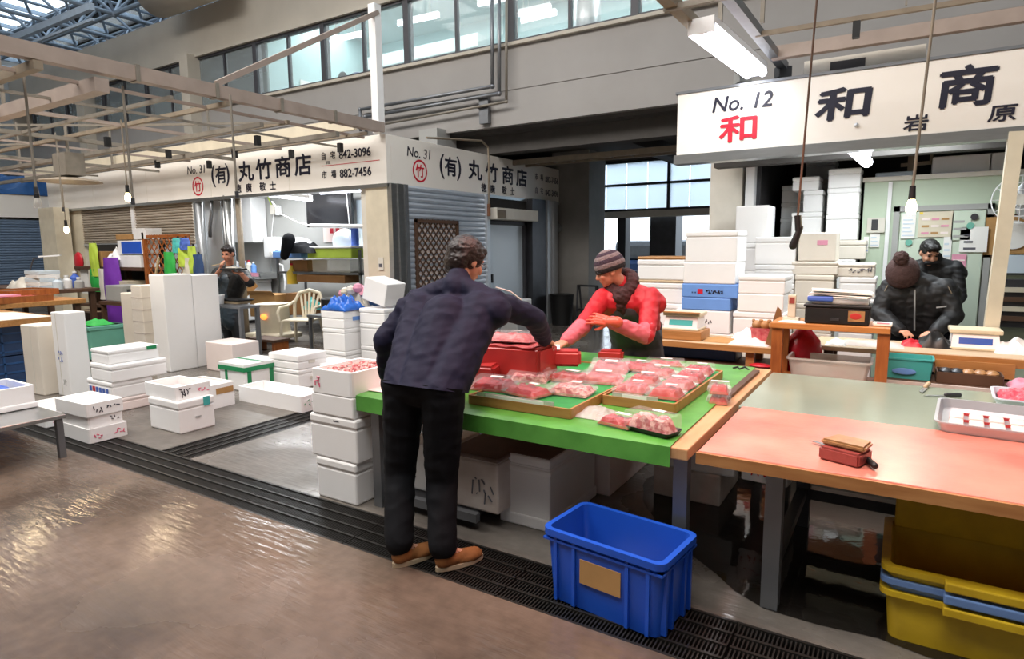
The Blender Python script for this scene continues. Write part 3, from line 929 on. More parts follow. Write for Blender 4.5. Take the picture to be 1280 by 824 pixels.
for k, (xx, m, r_, h) in enumerate(((-0.58, 'white', 0.1, 0.34), (-0.36, 'ink_blue', 0.06, 0.2), (-0.2, 'foam_blue', 0.06, 0.26), (-0.06, 'offwhite', 0.07, 0.28), (0.1, 'foam_blue', 0.06, 0.24))):
    b_ = thing('bottle', ['large white detergent jug at the left end of the steel sink shelf', 'short dark blue bottle next to the white jug on the sink shelf', 'light blue bottle third from the left on the sink shelf', 'off white bottle with red label on the sink shelf', 'light blue bottle at the right end of the sink shelf'][k], 'bottle', (-12.1 + xx, 8.62, 1.06), 0, 'bottles on the sink shelf')
    MB().lathe([(r_, 0), (r_, h * 0.65), (r_ * 0.4, h * 0.82), (r_ * 0.35, h * 0.9)], n=14).build('body', m, b_, True)
    MB().cyl((0, 0, h * 0.88), (0, 0, h), r_ * 0.42, n=10).build('cap', 'ink_red' if k == 3 else 'white', b_, True)
fz = thing('chest_freezer', 'white upright freezer box standing behind the plastic chair', 'freezer', (-12.25, 8.45, 0))
B(-0.45, 0.45, -0.45, 0.45, 0.06, 0.86, 0.02).build('body', 'white', fz)
B(-0.46, 0.46, -0.46, 0.46, 0.86, 0.92, 0.02).build('lid', 'white', fz)
for zz in (0.5, 0.62):
    B(0.45, 0.46, -0.3, -0.12, zz, zz + 0.02).build('handle', 'steel_dark', fz)
B(-0.4, 0.4, -0.4, 0.4, 0.0, 0.06).build('plinth', 'black', fz)
MB().tube([(-0.2, -0.3, 0.92), (-0.15, -0.3, 1.05), (0.0, -0.3, 1.12), (0.14, -0.3, 1.02), (0.16, -0.3, 0.92)], 0.025, 8).build('hose', 'white', fz, True)
tv = thing('television', 'black flat television hung under the ceiling of the left stall', 'television', (-9.521,8.600,2.325), 8)
B(-0.55, 0.55, -0.04, 0.04, -0.33, 0.33, 0.01).build('bezel', 'black', tv)
B(-0.52, 0.52, -0.045, -0.041, -0.29, 0.3).build('screen', 'screen', tv)
MB().bar((0, 0.02, 0.3), (0, 0.02, 0.5), 0.06).build('bracket', 'steel_dark', tv)
tube_thing('lit tube hung left in the open left stall', (-10.071,7.600,2.565), (-8.864,7.600,2.423), 'tube_on', 'tubes in the left stall', 0.028, True, 2.9)
tube_thing('lit tube hung right in the open left stall before the television', (-8.272,7.300,2.497), (-7.180,7.300,2.490), 'tube_on', 'tubes in the left stall', 0.028, True, 2.9)
lamp('stall_fill', 'AREA', (-9.8, 7.8, 2.87), 300, (0.95, 0.98, 1), 3.4, 0.6, target=(-9.8, 7.9, 0))  # fill added out of sight behind the sign to brighten the stall walls
t = thing('unlit_tube', 'white tube lamp hanging slack above the shelf in the left stall', 'lamp', (-9.388,8.000,2.002))
q = V((-8.017,8.000,1.955)) - t.location
MB().cyl((0, 0, 0), q, 0.035, n=12).build('tube', 'white', t, True)
MB().tube([V((-10.445,8.000,2.486)) - t.location, V((-10.184,8.000,2.234)) - t.location, V((-9.738,8.000,2.070)) - t.location, (0, 0, 0)], 0.012, 8).build('cord', 'white', t, True)
MB().tube([V((-8.413,8.000,2.535)) - t.location, V((-8.368,8.000,1.977)) - t.location, V((-8.384,8.000,1.725)) - t.location], 0.01, 8).build('cord', 'white', t, True)
struct('wall_stall_inner', B(-9.1, -7.6, 8.9, 8.98, 1.55, 2.5), 'pane_white')
# shelf of goods right in the stall
sh = thing('storage_shelf', 'grey steel shelf against the stall wall below the television', 'shelf', (-9.5, 8.4, 0))
for z in (0.55, 1.1):
    B(-1.0, 1.3, -0.35, 0.35, z, z + 0.04).build('shelf_board', 'steel', sh)
for xx in (-0.98, 1.28):
    for yy in (-0.33, 0.33):
        B(xx - .02, xx + .02, yy - .02, yy + .02, 0, 1.55).build('upright', 'steel', sh)
def carton(label, loc, w_, d_, h, m, rz=0, group=None, open_=False):
    t = thing('carton', label, 'box', loc, rz, group)
    B(-w_ / 2, w_ / 2, -d_ / 2, d_ / 2, 0, h, 0.004, 1).build('body', m, t)
    if open_:
        MB().bar((-w_ / 2, -d_ / 2, h), (-w_ / 2 - 0.08, -d_ / 2 - 0.02, h + 0.1), 0.01, d_).build('flap', m, t)
        MB().sheet(lambda u, v: (-w_ / 2 + w_ * u, -d_ / 2 - 0.1 * v, h + 0.08 * v), 1, 1, 0.006).build('flap', m, t)
    else:
        B(-w_ / 2, w_ / 2, -0.025, 0.025, h, h + 0.002).build('tape', 'wood_pale', t)
    return t
carton('brown carton beside a yellow bag on the upper steel shelf', (-9.9, 8.35, 1.14), 0.5, 0.5, 0.22, 'cardboard_dark')
carton('large brown carton with open flaps on the floor below the television', (-10.3, 7.75, 0.3), 0.62, 0.5, 0.42, 'cardboard', 10, None, True)
carton('olive carton right of the open brown carton under the shelf', (-9.55, 7.9, 0.36), 0.45, 0.45, 0.4, 'cardboard_dark', 5)
carton('wide brown tray carton on the middle of the steel shelf', (-9.2, 8.2, 0.95), 1.3, 0.4, 0.14, 'cardboard_dark')
carton('clear faced carton on the upper shelf under the blue tray', (-8.95, 8.25, 1.14), 1.0, 0.4, 0.24, 'plastic_cloudy')
t = thing('plastic_bottle', 'yellow plastic bottle left on the steel shelf', 'bottle', (-10.1, 8.1, 0.9))
MB().lathe([(0.1, 0), (0.1, 0.22), (0.04, 0.3), (0.03, 0.36)], n=14).build('body', 'yellow', t, True)
MB().cyl((0, 0, 0.36), (0, 0, 0.4), 0.035).build('cap', 'red', t, True)
t = thing('blue_tray', 'light blue tray with a white sack on top of the stall shelf', 'tray', (-10.0, 8.2, 1.4))
B(-0.4, 0.4, -0.3, 0.3, 0, 0.14, 0.02).build('tray', 'foam_blue', t)
MB().ell((0, 0, 0.2), (0.36, 0.26, 0.2), n=18).build('sack', 'white', t, True)
t = thing('yellow_tray', 'pale yellow tray with folded white cloth on top of the stall shelf', 'tray', (-8.75, 8.2, 1.4))
B(-0.65, 0.5, -0.3, 0.3, 0, 0.18, 0.02).build('tray', 'lime', t)
B(-0.66, 0.51, -0.31, 0.31, 0.18, 0.22, 0.01).build('lid', 'white', t)
MB().ell((0, 0.05, 0.3), (0.28, 0.2, 0.24), n=16).build('cloth', 'pane_white', t, True)
MB().cyl((0.4, -0.1, 0.22), (0.4, -0.1, 0.55), 0.07, n=12).build('blue_bottle', 'ink_blue', t, True)
t = thing('dark_cloth', 'dark navy jacket thrown over the trays on the stall shelf', 'jacket', (-9.5, 7.95, 1.5))
crump(16, 16, 0.7, 0.4, 0.3, 5).build('cloth', 'navy_black', t, True)
MB().cap((-0.2, -0.2, 0.25), (-0.3, -0.24, -0.05), 0.12, 0.08).build('sleeve', 'navy_black', t, True)
t = thing('wall_notice', 'small pale notice with red marks under the television', 'notice', (-9.8, 8.98, 1.9))
B(-0.35, 0.35, -0.01, 0, -0.2, 0.12).build('sheet', 'paper_pink', t)
B(-0.15, -0.05, -0.014, -0.01, -0.02, 0.08).build('mark', 'ink_red', t)
B(0.02, 0.12, -0.014, -0.01, -0.02, 0.08).build('mark', 'ink_red', t)
t = thing('junction_box', 'small junction box with lime cords on the back stall wall', 'box', (-11.594,8.970,2.419))
B(-.12, .02, -.06, 0, -.1, .1).build('cover', 'offwhite', t)
B(.05, .18, -.06, 0, -.12, .08).build('cover', 'white', t)
MB().tube([(-0.1, -0.03, 0.1), (-0.2, -0.05, 0.3), (-0.25, -0.1, 0.5)], 0.012, 6).build('cord', 'lime', t, True)
MB().tube([(-0.05, -0.03, -0.1), (-0.12, -0.05, -0.5), (-0.16, -0.05, -0.9)], 0.008, 6).build('cord', 'white', t, True)
t = thing('switch', 'small switch plate on the cream corner column', 'switch', (-6.36, 6.655, 1.36))
B(-.05, .05, -.012, 0, -.09, .09).build('plate', 'offwhite', t)
B(-.03, .03, -.016, -.012, -.05, .0).build('rocker', 'ink_grey', t)

# ================================================================ STALL 12 (right)
sg2 = thing('shop_sign', 'white sign with red and black characters above the right stall', 'sign', (-2.05, 6.5, 2.5))
B(0, 4.6, 0, 0.1, 0, 0.6, 0.006).build('board', 'sign_white', sg2)
B(-0.02, 4.6, -0.02, 0.14, -0.09, 0).build('lower_trim', 'stainless', sg2)
B(-0.02, 4.6, -0.01, 0.1, 0.6, 0.625).build('upper_trim', 'steel', sg2)
at2 = lambda u, z: (u, -0.004, z)
text('lettering', 'No. 12', 'ink', 0.2, sg2, at2(0.34, 0.385), FRONT, 0.003, 0.18, 1.0)
text('lettering', '和', 'ink_red', 0.26, sg2, at2(0.42, 0.11), FRONT, 0.007, 0, 1.5)
text('lettering', '和', 'ink', 0.29, sg2, at2(1.27, 0.22), FRONT, 0.011, 0.05, 1.65)
text('lettering', '商', 'ink', 0.34, sg2, at2(2.18, 0.23), FRONT, 0.011, 0.05, 1.25)
text('lettering', '岩', 'ink', 0.14, sg2, at2(1.97, 0.05), FRONT, 0.003, 0.05, 1.35)
text('lettering', '原', 'ink', 0.14, sg2, at2(2.55, 0.065), FRONT, 0.003, 0.05, 1.4)
MB().ell((1.62, -0.01, 0.13), 0.02, n=8).build('screw', 'aluminium', sg2)
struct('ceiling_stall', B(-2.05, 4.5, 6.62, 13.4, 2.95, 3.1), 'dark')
struct('beam_5', B(-2.0, 4.5, 7.8, 8.0, 2.5, 2.75), 'dark_ceiling')
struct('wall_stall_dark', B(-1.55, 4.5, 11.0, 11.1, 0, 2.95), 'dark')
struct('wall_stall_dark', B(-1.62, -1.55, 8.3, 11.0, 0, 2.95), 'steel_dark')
struct('post_1', MB().bar((0.63, 6.5, 0), (0.70, 6.5, 2.46), 0.1, 0.1, (0, 1, 0)), 'cream')
struct('wall_cold_room', B(-0.44, 3.5, 8.5, 10.8, 0, 2.32), 'green_wall')
for k, xx in enumerate((-0.2, 0.75)):
    pass
struct('trim_5', B(-0.46, 3.5, 8.46, 8.5, 2.29, 2.34), 'offwhite')
dcr = struct('door_2', B(-0.06, 0.72, 8.44, 8.5, 0.1, 1.93, 0.01), 'green_door')
MB().box(-0.13, -0.07, 8.46, 8.5, 0.05, 2.0).box(0.73, 0.79, 8.46, 8.5, 0.05, 2.0).box(-0.13, 0.79, 8.46, 8.5, 1.94, 2.0).build('door_frame', 'paint_grey', dcr)
struct('trim_6', B(-0.2, -0.16, 8.45, 8.5, 1.1, 2.28), 'white')
def notice(label, px0, px1, sheet, marks, name='notice', cat='notice'):
    a, b = V(px0), V(px1)
    t = thing(name, label, cat, (a.x, a.y, b.z))
    w_, h = b.x - a.x, a.z - b.z
    B(0, w_, -0.006, 0, 0, h).build('sheet', sheet, t)
    for (u0, u1, v0, v1, m) in marks:
        B(u0 * w_, u1 * w_, -0.009, -0.006, v0 * h, v1 * h).build('print', m, t)
    return t
rows = lambda m, n, a=0.1, b=0.9: [(a, b - 0.12 * (k % 3), 0.1 + 0.8 * k / n, 0.1 + 0.8 * k / n + 0.25 / n, m) for k in range(n)]
notice('yellow planning chart on the green cold room door', (0.114,8.430,1.929), (0.434,8.430,1.650), 'cream', [(0.02, 0.12, 0.9, 0.99, 'yellow')] + [(0.1 + 0.28 * i, 0.32 + 0.28 * i, 0.12 + 0.27 * j, 0.2 + 0.27 * j, ('pink', 'cardboard', 'foam_pink')[(i + j) % 3]) for i in range(3) for j in range(3)])
notice('narrow white notice left on the green cold room door', (-0.044,8.430,1.908), (0.088,8.430,1.637), 'paper', rows('pane_white', 5))
notice('white handwritten notice right on the green cold room door', (0.506,8.430,1.752), (0.749,8.430,1.483), 'paper', rows('ink_grey', 3, 0.15, 0.6))
notice('pink notice low on the green cold room door', (0.448,8.430,1.458), (0.579,8.430,1.223), 'pink', rows('foam_pink', 4))
notice('pale notice beside the head of the man in black', (0.362,8.430,1.651), (0.437,8.430,1.405), 'paper', rows('pane_white', 3))
notice('grey green leaflet above the handwritten notice on the door', (0.423,8.430,1.909), (0.593,8.430,1.613), 'green_door', rows('paint_grey', 3))
notice('small white notice beneath the switch on the green wall', (-0.350,8.490,1.708), (-0.251,8.490,1.541), 'paper', rows('pane_white', 3))
notice('tiny narrow notice left of the small white notice on the wall', (-0.412,8.490,1.663), (-0.361,8.490,1.476), 'paper', rows('foam_blue', 3))
t = thing('switch_box', 'grey double switch box on the green wall', 'switch', (-0.298,8.500,1.790))
B(-.09, .09, -.04, 0, -.08, .09).build('box', 'offwhite', t)
B(-.045, .02, -.05, -.04, -.05, .07).build('rocker', 'steel_dark', t)
for k, p in enumerate(((0.618,8.430,1.860), (0.589,8.430,1.767), (0.037,8.430,1.593))):
    mg = MB().cyl((0, 0, 0), (0, -0.012, 0), 0.035, n=14)
    tag(mg.build('magnet', 'steel_dark' if k == 0 else 'teal_box', None), ['round dark magnet at the upper right of the green door', 'round teal magnet above the handwritten notice', 'round teal magnet below the narrow white notice'][k], 'magnet').location = p
t = thing('wall_clock', 'round white clock in a brown square frame on the green wall at right', 'clock', (0.947,8.490,1.642))
B(-.36, .26, -.03, 0, -.22, .24).build('frame', 'wood_dark', t)
B(-.33, .23, -.034, -.03, -.19, .21).build('panel', 'cardboard', t)
MB().cyl((0.02, -.034, 0.02), (0.02, -.05, .02), 0.15, n=28).build('dial', 'paper', t, True)
t = thing('wall_picture', 'small blue picture frame below the clock at right', 'picture', (0.987,8.490,1.381))
B(-.1, .12, -.03, 0, -.14, .1).build('frame', 'frame_dark', t)
B(-.08, .1, -.034, -.03, -.12, .08).build('sheet', 'pane_white', t)
t = thing('fan', 'round white wall fan behind the cream post', 'fan', (0.968,8.300,2.014))
MB().cyl((0, 0, 0), (0, -0.1, 0), 0.06).build('hub', 'offwhite', t, True)
for k in range(5):
    a = 2 * math.pi * k / 5
    MB().ell((0.11 * math.cos(a), -0.06, 0.11 * math.sin(a)), (0.1, 0.01, 0.06), (math.cos(a), 0, math.sin(a)), (0, 1, 0), (-math.sin(a), 0, math.cos(a)), n=10).build('blade', 'aluminium', t, True)
cg = MB()
for rr in (0.24, 0.17, 0.1):
    cg.tube([(rr * math.cos(2 * math.pi * k / 24), -0.12, rr * math.sin(2 * math.pi * k / 24)) for k in range(25)], 0.006, 5, False)
for k in range(12):
    a = 2 * math.pi * k / 12
    cg.cyl((0.05 * math.cos(a), -0.12, 0.05 * math.sin(a)), (0.24 * math.cos(a), -0.12, 0.24 * math.sin(a)), 0.003, n=4)
cg.build('guard', 'white', t, True)
t = tube_thing('lit twin tube lamp under the dark ceiling of the right stall', (-0.576,7.900,2.619), (-0.354,7.000,2.355), 'tube_on', 'lamps of the right stall', 0.05, True, 2.95)
lamp('stall_fill', 'AREA', (-0.2, 7.3, 2.7), 110, (0.9, 0.97, 1), 1.4, 0.6, target=(-0.3, 7.4, 0))  # fill without a fitting, added to brighten the right stall's interior
ppx = MB().bar((0, 0, 0), (0, 0, 0.5), 0.06).bar((0.2, 0, 0.1), (0.2, 0, 0.5), 0.03).bar((-0.1, 0, 0.1), (0.6, 0, 0.12), 0.03, 0.04)
tag(ppx.build('ceiling_bracket', 'pipe_tan', None), 'tan bracket hanging from the dark ceiling above the green cold room', 'bracket').location = (0.0, 8.9, 2.4)

# ================================================================ OVERHEAD FRAMES AND LAMPS
rk = thing('overhead_frame', 'pale steel pipe lattice hung over the aisle before the left stall', 'frame', (-8, 4, 3.1))
O = V((-8, 4, 3.1))
def rbar(name, p, q, w_, m, h=None):
    return MB().bar(V(p) - O, V(q) - O, w_, h).build(name, m, rk)
rbar('main_beam', (-6.2, 1.2, 3.22), (-6.2, 6.6, 3.22), 0.11, 'beam_pink', 0.13)
for k in range(4):
    rbar('beam_joint', (-6.2, 3.3 + 0.8 * k, 3.22), (-6.2, 3.34 + 0.8 * k, 3.22), 0.13, 'galv', 0.15)
rbar('cross_beam', (-16, 3.0, 3.05), (-6.15, 3.0, 3.05), 0.12, 'beam_pink', 0.12)
rbar('frame_post', (-6.24, 6.58, 3.15), (-6.24, 6.58, 4.82), 0.12, 'white')
rbar('brace', (-6.2, 6.6, 4.72), (-6.2, 4.15, 3.3), 0.05, 'beam_pink', 0.06)
for k, (yy, zz, w_) in enumerate(((2.5, 3.1, 0.07), (3.6, 3.05, 0.035), (4.2, 3.1, 0.045), (4.6, 2.95, 0.05), (5.2, 3.1, 0.045), (5.7, 3.0, 0.06), (6.2, 3.08, 0.04))):
    rbar('cross_pipe', (-16.5, yy, zz), (-6.1 if k != 4 else -6.4, yy, zz), w_, 'pipe_tan' if k % 2 == 0 else 'galv')
for k, (xx, zz, w_) in enumerate(((-6.45, 3.1, 0.03), (-7.0, 3.03, 0.025), (-8.2, 3.1, 0.04), (-9.4, 3.04, 0.05), (-10.6, 3.1, 0.03), (-11.6, 3.0, 0.04), (-12.6, 3.1, 0.05), (-13.8, 3.06, 0.03), (-15.0, 3.1, 0.05))):
    rbar('long_pipe', (xx, 1.8 + 0.25 * (k % 3), zz), (xx, 6.5, zz), w_, 'galv' if k % 2 else 'beam_pink')
rbar('strut', (-8.2, 4.2, 3.1), (-6.45, 5.2, 3.1), 0.025, 'galv')
rbar('strut', (-9.4, 3.0, 3.05), (-8.2, 4.2, 3.1), 0.025, 'galv')
rbar('strut', (-12.6, 3.0, 3.05), (-10.6, 4.2, 3.1), 0.025, 'galv')
for k, (xx, yy) in enumerate(((-7.0, 5.2), (-7.6, 6.2), (-8.2, 5.7), (-9.0, 5.2), (-8.6, 4.2), (-10.2, 5.7), (-6.6, 6.2), (-11.0, 4.6), (-9.6, 6.2))):
    rbar('clamp', (xx, yy, 2.88), (xx, yy, 3.0), 0.06, 'black')
for k, (xx, yy) in enumerate(((-15.2, 4.2), (-12.6, 6.2), (-10.6, 3.0), (-8.2, 3.0), (-10.0, 6.5), (-13.8, 5.2))):
    rbar('hanger', (xx, yy, 3.1), (xx, yy, 3.9), 0.03, 'galv')
rbar('feeder_beam', (-16.5, 6.3, 3.25), (-6.4, 6.3, 3.25), 0.06, 'cream', 0.16)

def hang_rod(label, top, bottom, r=0.012):
    t = thing('hanging_rod', label, 'rod', bottom, 0, 'rods hanging from the lattice')
    o = V(bottom)
    top = (o.x, o.y, 3.1)
    MB().cyl(V(top) - o, (0, 0, 0), r, n=8).build('rod', 'galv', t, True)
    MB().cyl((0, 0, -0.03), (0, 0, 0.03), r * 1.6, n=8).build('tip', 'steel_dark', t, True)
hang_rod('hanging grey rod above the bulb at far left', (-6.6, 2.52, 3.1), (-6.600,2.584,2.127))
hang_rod('hanging grey rod beside the lit bulb before the tan shutters', (-6.25, 3.2, 3.1), (-6.250,3.228,2.048))
hang_rod('hanging grey rod ending before the steel columns of the left stall', (-5.75, 3.9, 3.1), (-5.750,3.991,2.137))
hang_rod('thin hanging rod crossing the left end of the long sign', None, (-9.400,3.963,2.123), 0.01)

def bulb(label, pos, top, lit=True, power=25, col=(1, 0.78, 0.5), cordr=0.008, shade=False):
    t = thing('hanging_bulb', label, 'bulb', pos, 0, 'bare bulbs on cords')
    top = V(top) - V(pos)
    MB().cyl((0, 0, 0.12), top, cordr, n=8).build('cord', 'pipe_tan', t, True)
    MB().cyl((0, 0, 0.05), (0, 0, 0.14), 0.022, 0.018, n=12).build('socket', 'black', t, True)
    MB().lathe([(0.0, -0.05), (0.022, -0.042), (0.034, -0.015), (0.03, 0.015), (0.017, 0.05)], n=16).build('glass_bulb', 'bulb_on' if lit else 'plastic_cloudy', t, True)
    if lit:
        lamp('bulb_light', 'POINT', V(pos) + V((0, 0, -0.08)), power, col, 0.05)
    return t
p = (-7.600,3.876,2.187)
bulb('lit bare bulb hanging before the tan shutters left of the red ring', p, (p[0], p[1], 3.05), True, 22)
p = (-10.600,4.484,1.897)
bulb('lit bare bulb hanging low before the far blue shutter', p, (p[0], p[1], 3.1), True, 25)
p = (-6.900,2.703,2.034)
bulb('unlit bulb hanging above the blue shutter at far left', p, (p[0], p[1], 3.05), False)
p = (-9.000,3.073,2.015)
bulb('lit bulb just at the left border of the picture', p, (p[0], p[1], 3.1), True, 10)
p = (0.021,5.000,1.828)
bulb('lit bare bulb hanging before the green cold room door', p, (0.07, 5.0, 3.18), True, 24, cordr=0.009)
lp = thing('ceiling_fan', 'small unlit disc lamp with a motor box on the lattice', 'lamp', (-9.800,4.260,2.583))
MB().lathe([(0.0, 0.02), (0.12, 0.0), (0.36, -0.04), (0.38, -0.06), (0.3, -0.07), (0.0, -0.05)], n=24).build('disc', 'pipe_tan', lp, True)
B(-.18, .18, -.12, .12, 0.02, 0.32).build('motor_box', 'galv', lp)
MB().cyl((0, 0, 0.3), (0, 0, 0.7), 0.02).build('stem', 'galv', lp)
# plug hanging over the right stall counter
p = (-0.618,4.600,1.661)
t = thing('hanging_plug', 'dark plug and hook hanging on a brown cord before the foam stacks', 'plug', p)
MB().cyl((0, 0, 0.1), V((-0.57, 4.6, 3.15)) - V(p), 0.007, n=8).build('cord', 'wood_dark', t, True)
MB().cyl((0.01, 0, 0.02), (0, 0, 0.12), 0.022, n=10).build('plug', 'black', t, True)
MB().cap((0.02, 0, 0.04), (-0.02, 0, -0.08), 0.018, 0.026).build('hook', 'black', t, True)

# frame and lamp above the right stall
rr_ = thing('lamp_frame', 'steel beams and pipes carrying the twin tube lamp above the right sign', 'frame', (-1.3, 5.5, 3.3))
O2 = V((-1.3, 5.5, 3.3))
def rb2(name, p, q, w_, m, h=None):
    return MB().bar(V(p) - O2, V(q) - O2, w_, h).build(name, m, rr_)
rb2('left_beam', (-1.56, 3.6, 3.33), (-1.5, 6.9, 3.33), 0.09, 'pipe_tan', 0.07)
rb2('left_beam_flange', (-1.62, 3.6, 3.38), (-1.56, 6.9, 3.38), 0.04, 'bridge_light', 0.04)
rb2('right_beam', (-1.18, 3.6, 3.32), (-1.12, 6.9, 3.32), 0.08, 'steel', 0.07)
rb2('cross_pipe', (-1.15, 5.67, 3.3), (3.0, 5.9, 3.3), 0.035, 'pipe_tan')
rb2('cross_pipe', (-1.6, 4.7, 3.3), (-1.1, 4.7, 3.3), 0.04, 'galv')
rb2('top_beam', (-1.15, 6.42, 3.33), (3.0, 6.45, 3.33), 0.08, 'beam_pink', 0.11)
rb2('end_plate', (-1.55, 6.82, 3.27), (-1.45, 6.9, 3.27), 0.14, 'paint_grey', 0.12)
rb2('end_plate', (-1.17, 6.82, 3.26), (-1.07, 6.9, 3.26), 0.1, 'steel_dark', 0.1)
rb2('hook', (-0.42, 5.72, 3.16), (-0.42, 5.72, 3.3), 0.05, 'black')
rb2('hanger', (-1.05, 5.4, 3.3), (-1.05, 5.4, 4.2), 0.03, 'galv')
rb2('hanger', (-1.32, 5.2, 3.3), (-1.32, 5.2, 4.2), 0.03, 'galv')
rb2('loop_pipe', (-0.1, 5.6, 3.3), (-0.1, 5.6, 4.0), 0.015, 'galv')
tl = thing('fluorescent_lamp', 'bright twin tube lamp in a white batten before the right sign', 'lamp', (-1.42, 5.06, 3.24), 0)
d = V((0.1, 1.5, 0))
for dx in (-0.07, 0.07):
    MB().cyl((dx, 0, -0.03), d + V((dx, 0, -0.03)), 0.038, n=12).build('tube', 'tube_on', tl, True)
MB().bar((0, -0.03, 0.04), d + V((0, 0.03, 0.04)), 0.2, 0.05).build('housing', 'white', tl)
for e in (V((0, -0.02, 0)), d + V((0, 0.02, 0))):
    B(e.x - .1, e.x + .1, e.y - .015, e.y + .015, -0.05, 0.04).build('end_cap', 'white', tl)
lamp('lamp_light', 'AREA', (-1.37, 5.8, 3.16), 22, (0.96, 0.98, 1), 0.14, 1.3, target=(-1.37, 5.8, 0))
gb = thing('gear_box', 'grey ballast box with a dark cutout on top of the right sign', 'box', (-0.9, 6.62, 3.13))
B(0, 0.95, 0, 0.12, 0, 0.14).build('box', 'offwhite', gb)
B(0.22, 0.5, -0.005, 0, 0.02, 0.1).build('cutout', 'frame_dark', gb)
# handrail pipe on the left stall's side sign
hp = thing('sign_pipe', 'thin brown pipe bending down in front of the side sign', 'pipe', (-6.05, 8.2, 3.2))
MB().tube([V((-6.050,7.368,3.180)) - V((-6.05, 8.2, 3.2)), V((-6.050,8.792,3.322)) - V((-6.05, 8.2, 3.2)), V((-6.050,8.979,3.242)) - V((-6.05, 8.2, 3.2)), V((-6.050,8.998,3.035)) - V((-6.05, 8.2, 3.2)), V((-6.050,8.977,2.210)) - V((-6.05, 8.2, 3.2))], 0.016, 8).build('pipe', 'pipe_tan', hp, True)
MB().cyl(V((-6.050,8.979,2.304)) - V((-6.05, 8.2, 3.2)), V((-6.050,8.974,2.103)) - V((-6.05, 8.2, 3.2)), 0.03).build('valve', 'rust', hp, True)

# ================================================================ FOAM BOXES
ORD = ['topmost', 'second from the top', 'third from the top', 'fourth from the top', 'fifth from the top', 'sixth from the top', 'seventh from the top', 'eighth from the top']
rnd = random.Random(11)
def scribble(t, face, u0, u1, z0, z1, m, n=7, off=0.0):
    """loose hand-written strokes on a box face; face 'f' looks to -Y, 's' to +X"""
    q = MB()
    for k in range(n):
        a = u0 + (u1 - u0) * (k + rnd.random() * 0.6) / n
        b = a + (rnd.random() - 0.4) * (u1 - u0) / n * 1.5
        za, zb = z0 + rnd.random() * (z1 - z0), z0 + rnd.random() * (z1 - z0)
        if abs(zb - za) < 0.3 * (z1 - z0) and abs(b - a) < 0.01:
            b += 0.02
        if face == 'f':
            q.bar((a, off - 0.002, za), (b, off - 0.002, zb), 0.007, 0.004, (0, 1, 0))
        else:
            q.bar((off + 0.002, a, za), (off + 0.002, b, zb), 0.007, 0.004, (1, 0, 0))
    return q.build('writing', m, t, kind='stuff')

def foam(label, near, w_, d_, h, rz=0.0, m='foam', mode='lid', hl=None, group=None, lidm=None, name='foam_box'):
    """near = the box's (+X, -Y) lower corner"""
    c = Matrix.Rotation(R(rz), 3, 'Z') @ V((-w_ / 2, d_ / 2, 0)) + V(near)
    t = thing(name, label, 'box', c, rz, group)
    hl = hl or min(0.06, 0.28 * h)
    if mode == 'lid':
        B(-w_ / 2 + .004, w_ / 2 - .004, -d_ / 2 + .004, d_ / 2 - .004, 0, h - hl - 0.004, 0.012, 2).build('body', m, t)
        B(-w_ / 2, w_ / 2, -d_ / 2, d_ / 2, h - hl, h, 0.014, 2).build('lid', lidm or m, t)
        B(-w_ / 2 + .012, w_ / 2 - .012, -d_ / 2 + .012, d_ / 2 - .012, h - hl - 0.006, h - hl + .001).build('seam', m, t)
    elif mode == 'open':
        MB().tub(w_, d_, h, 0.025, bev=0.02).build('body', m, t)
    elif mode == 'block':
        B(-w_ / 2, w_ / 2, -d_ / 2, d_ / 2, 0, h, 0.012, 2).build('body', m, t)
    t['half'] = (w_ / 2, d_ / 2)
    return t
def stack(where, near, boxes, group=None):
    z = near[2] if len(near) > 2 else 0.0
    out = []
    n = len(boxes)

    for i, b in enumerate(boxes):
        w_, d_, h = b[0], b[1], b[2]
        o = dict(b[3]) if len(b) > 3 else {}
        dx, dy = o.pop('dx', 0), o.pop('dy', 0)
        desc = o.pop('desc', 'white foam box')
        pos = ORD[n - 1 - i] if n > 1 else ''
        if n > 1 and i == 0:
            pos = 'lowest'
        lab = (desc + ', ' + pos + ' of ' + where) if n > 1 else desc + ' ' + where
        out.append(foam(lab, (near[0] + dx, near[1] + dy, z), w_, d_, h, group=group or ('boxes of ' + where), **o))
        z += h + 0.001
    return out

# C: three shallow boxes on the drain
s_ = stack('the shallow stack on the drain', (-5.63, 2.39, 0), [
    (0.53, 0.31, 0.12, dict(mode='open', m='foam')), (0.46, 0.28, 0.1, dict(dx=-0.02, dy=0.01, mode='open')), (0.52, 0.3, 0.11, dict(dx=0.0, mode='open', rz=2, desc='open shallow white foam box with black writing'))])
scribble(s_[2], 's', -0.1, -0.02, 0.02, 0.09, 'ink', 4, 0.26)
scribble(s_[2], 's', 0.0, 0.1, 0.05, 0.08, 'ink', 5, 0.26)
scribble(s_[1], 's', 0.02, 0.1, 0.04, 0.08, 'ink_grey', 4, 0.23)
scribble(s_[0], 's', -0.12, -0.05, 0.03, 0.07, 'ink_pink', 6, 0.265)
scribble(s_[0], 's', 0.04, 0.13, 0.03, 0.09, 'ink_pink', 6, 0.265)
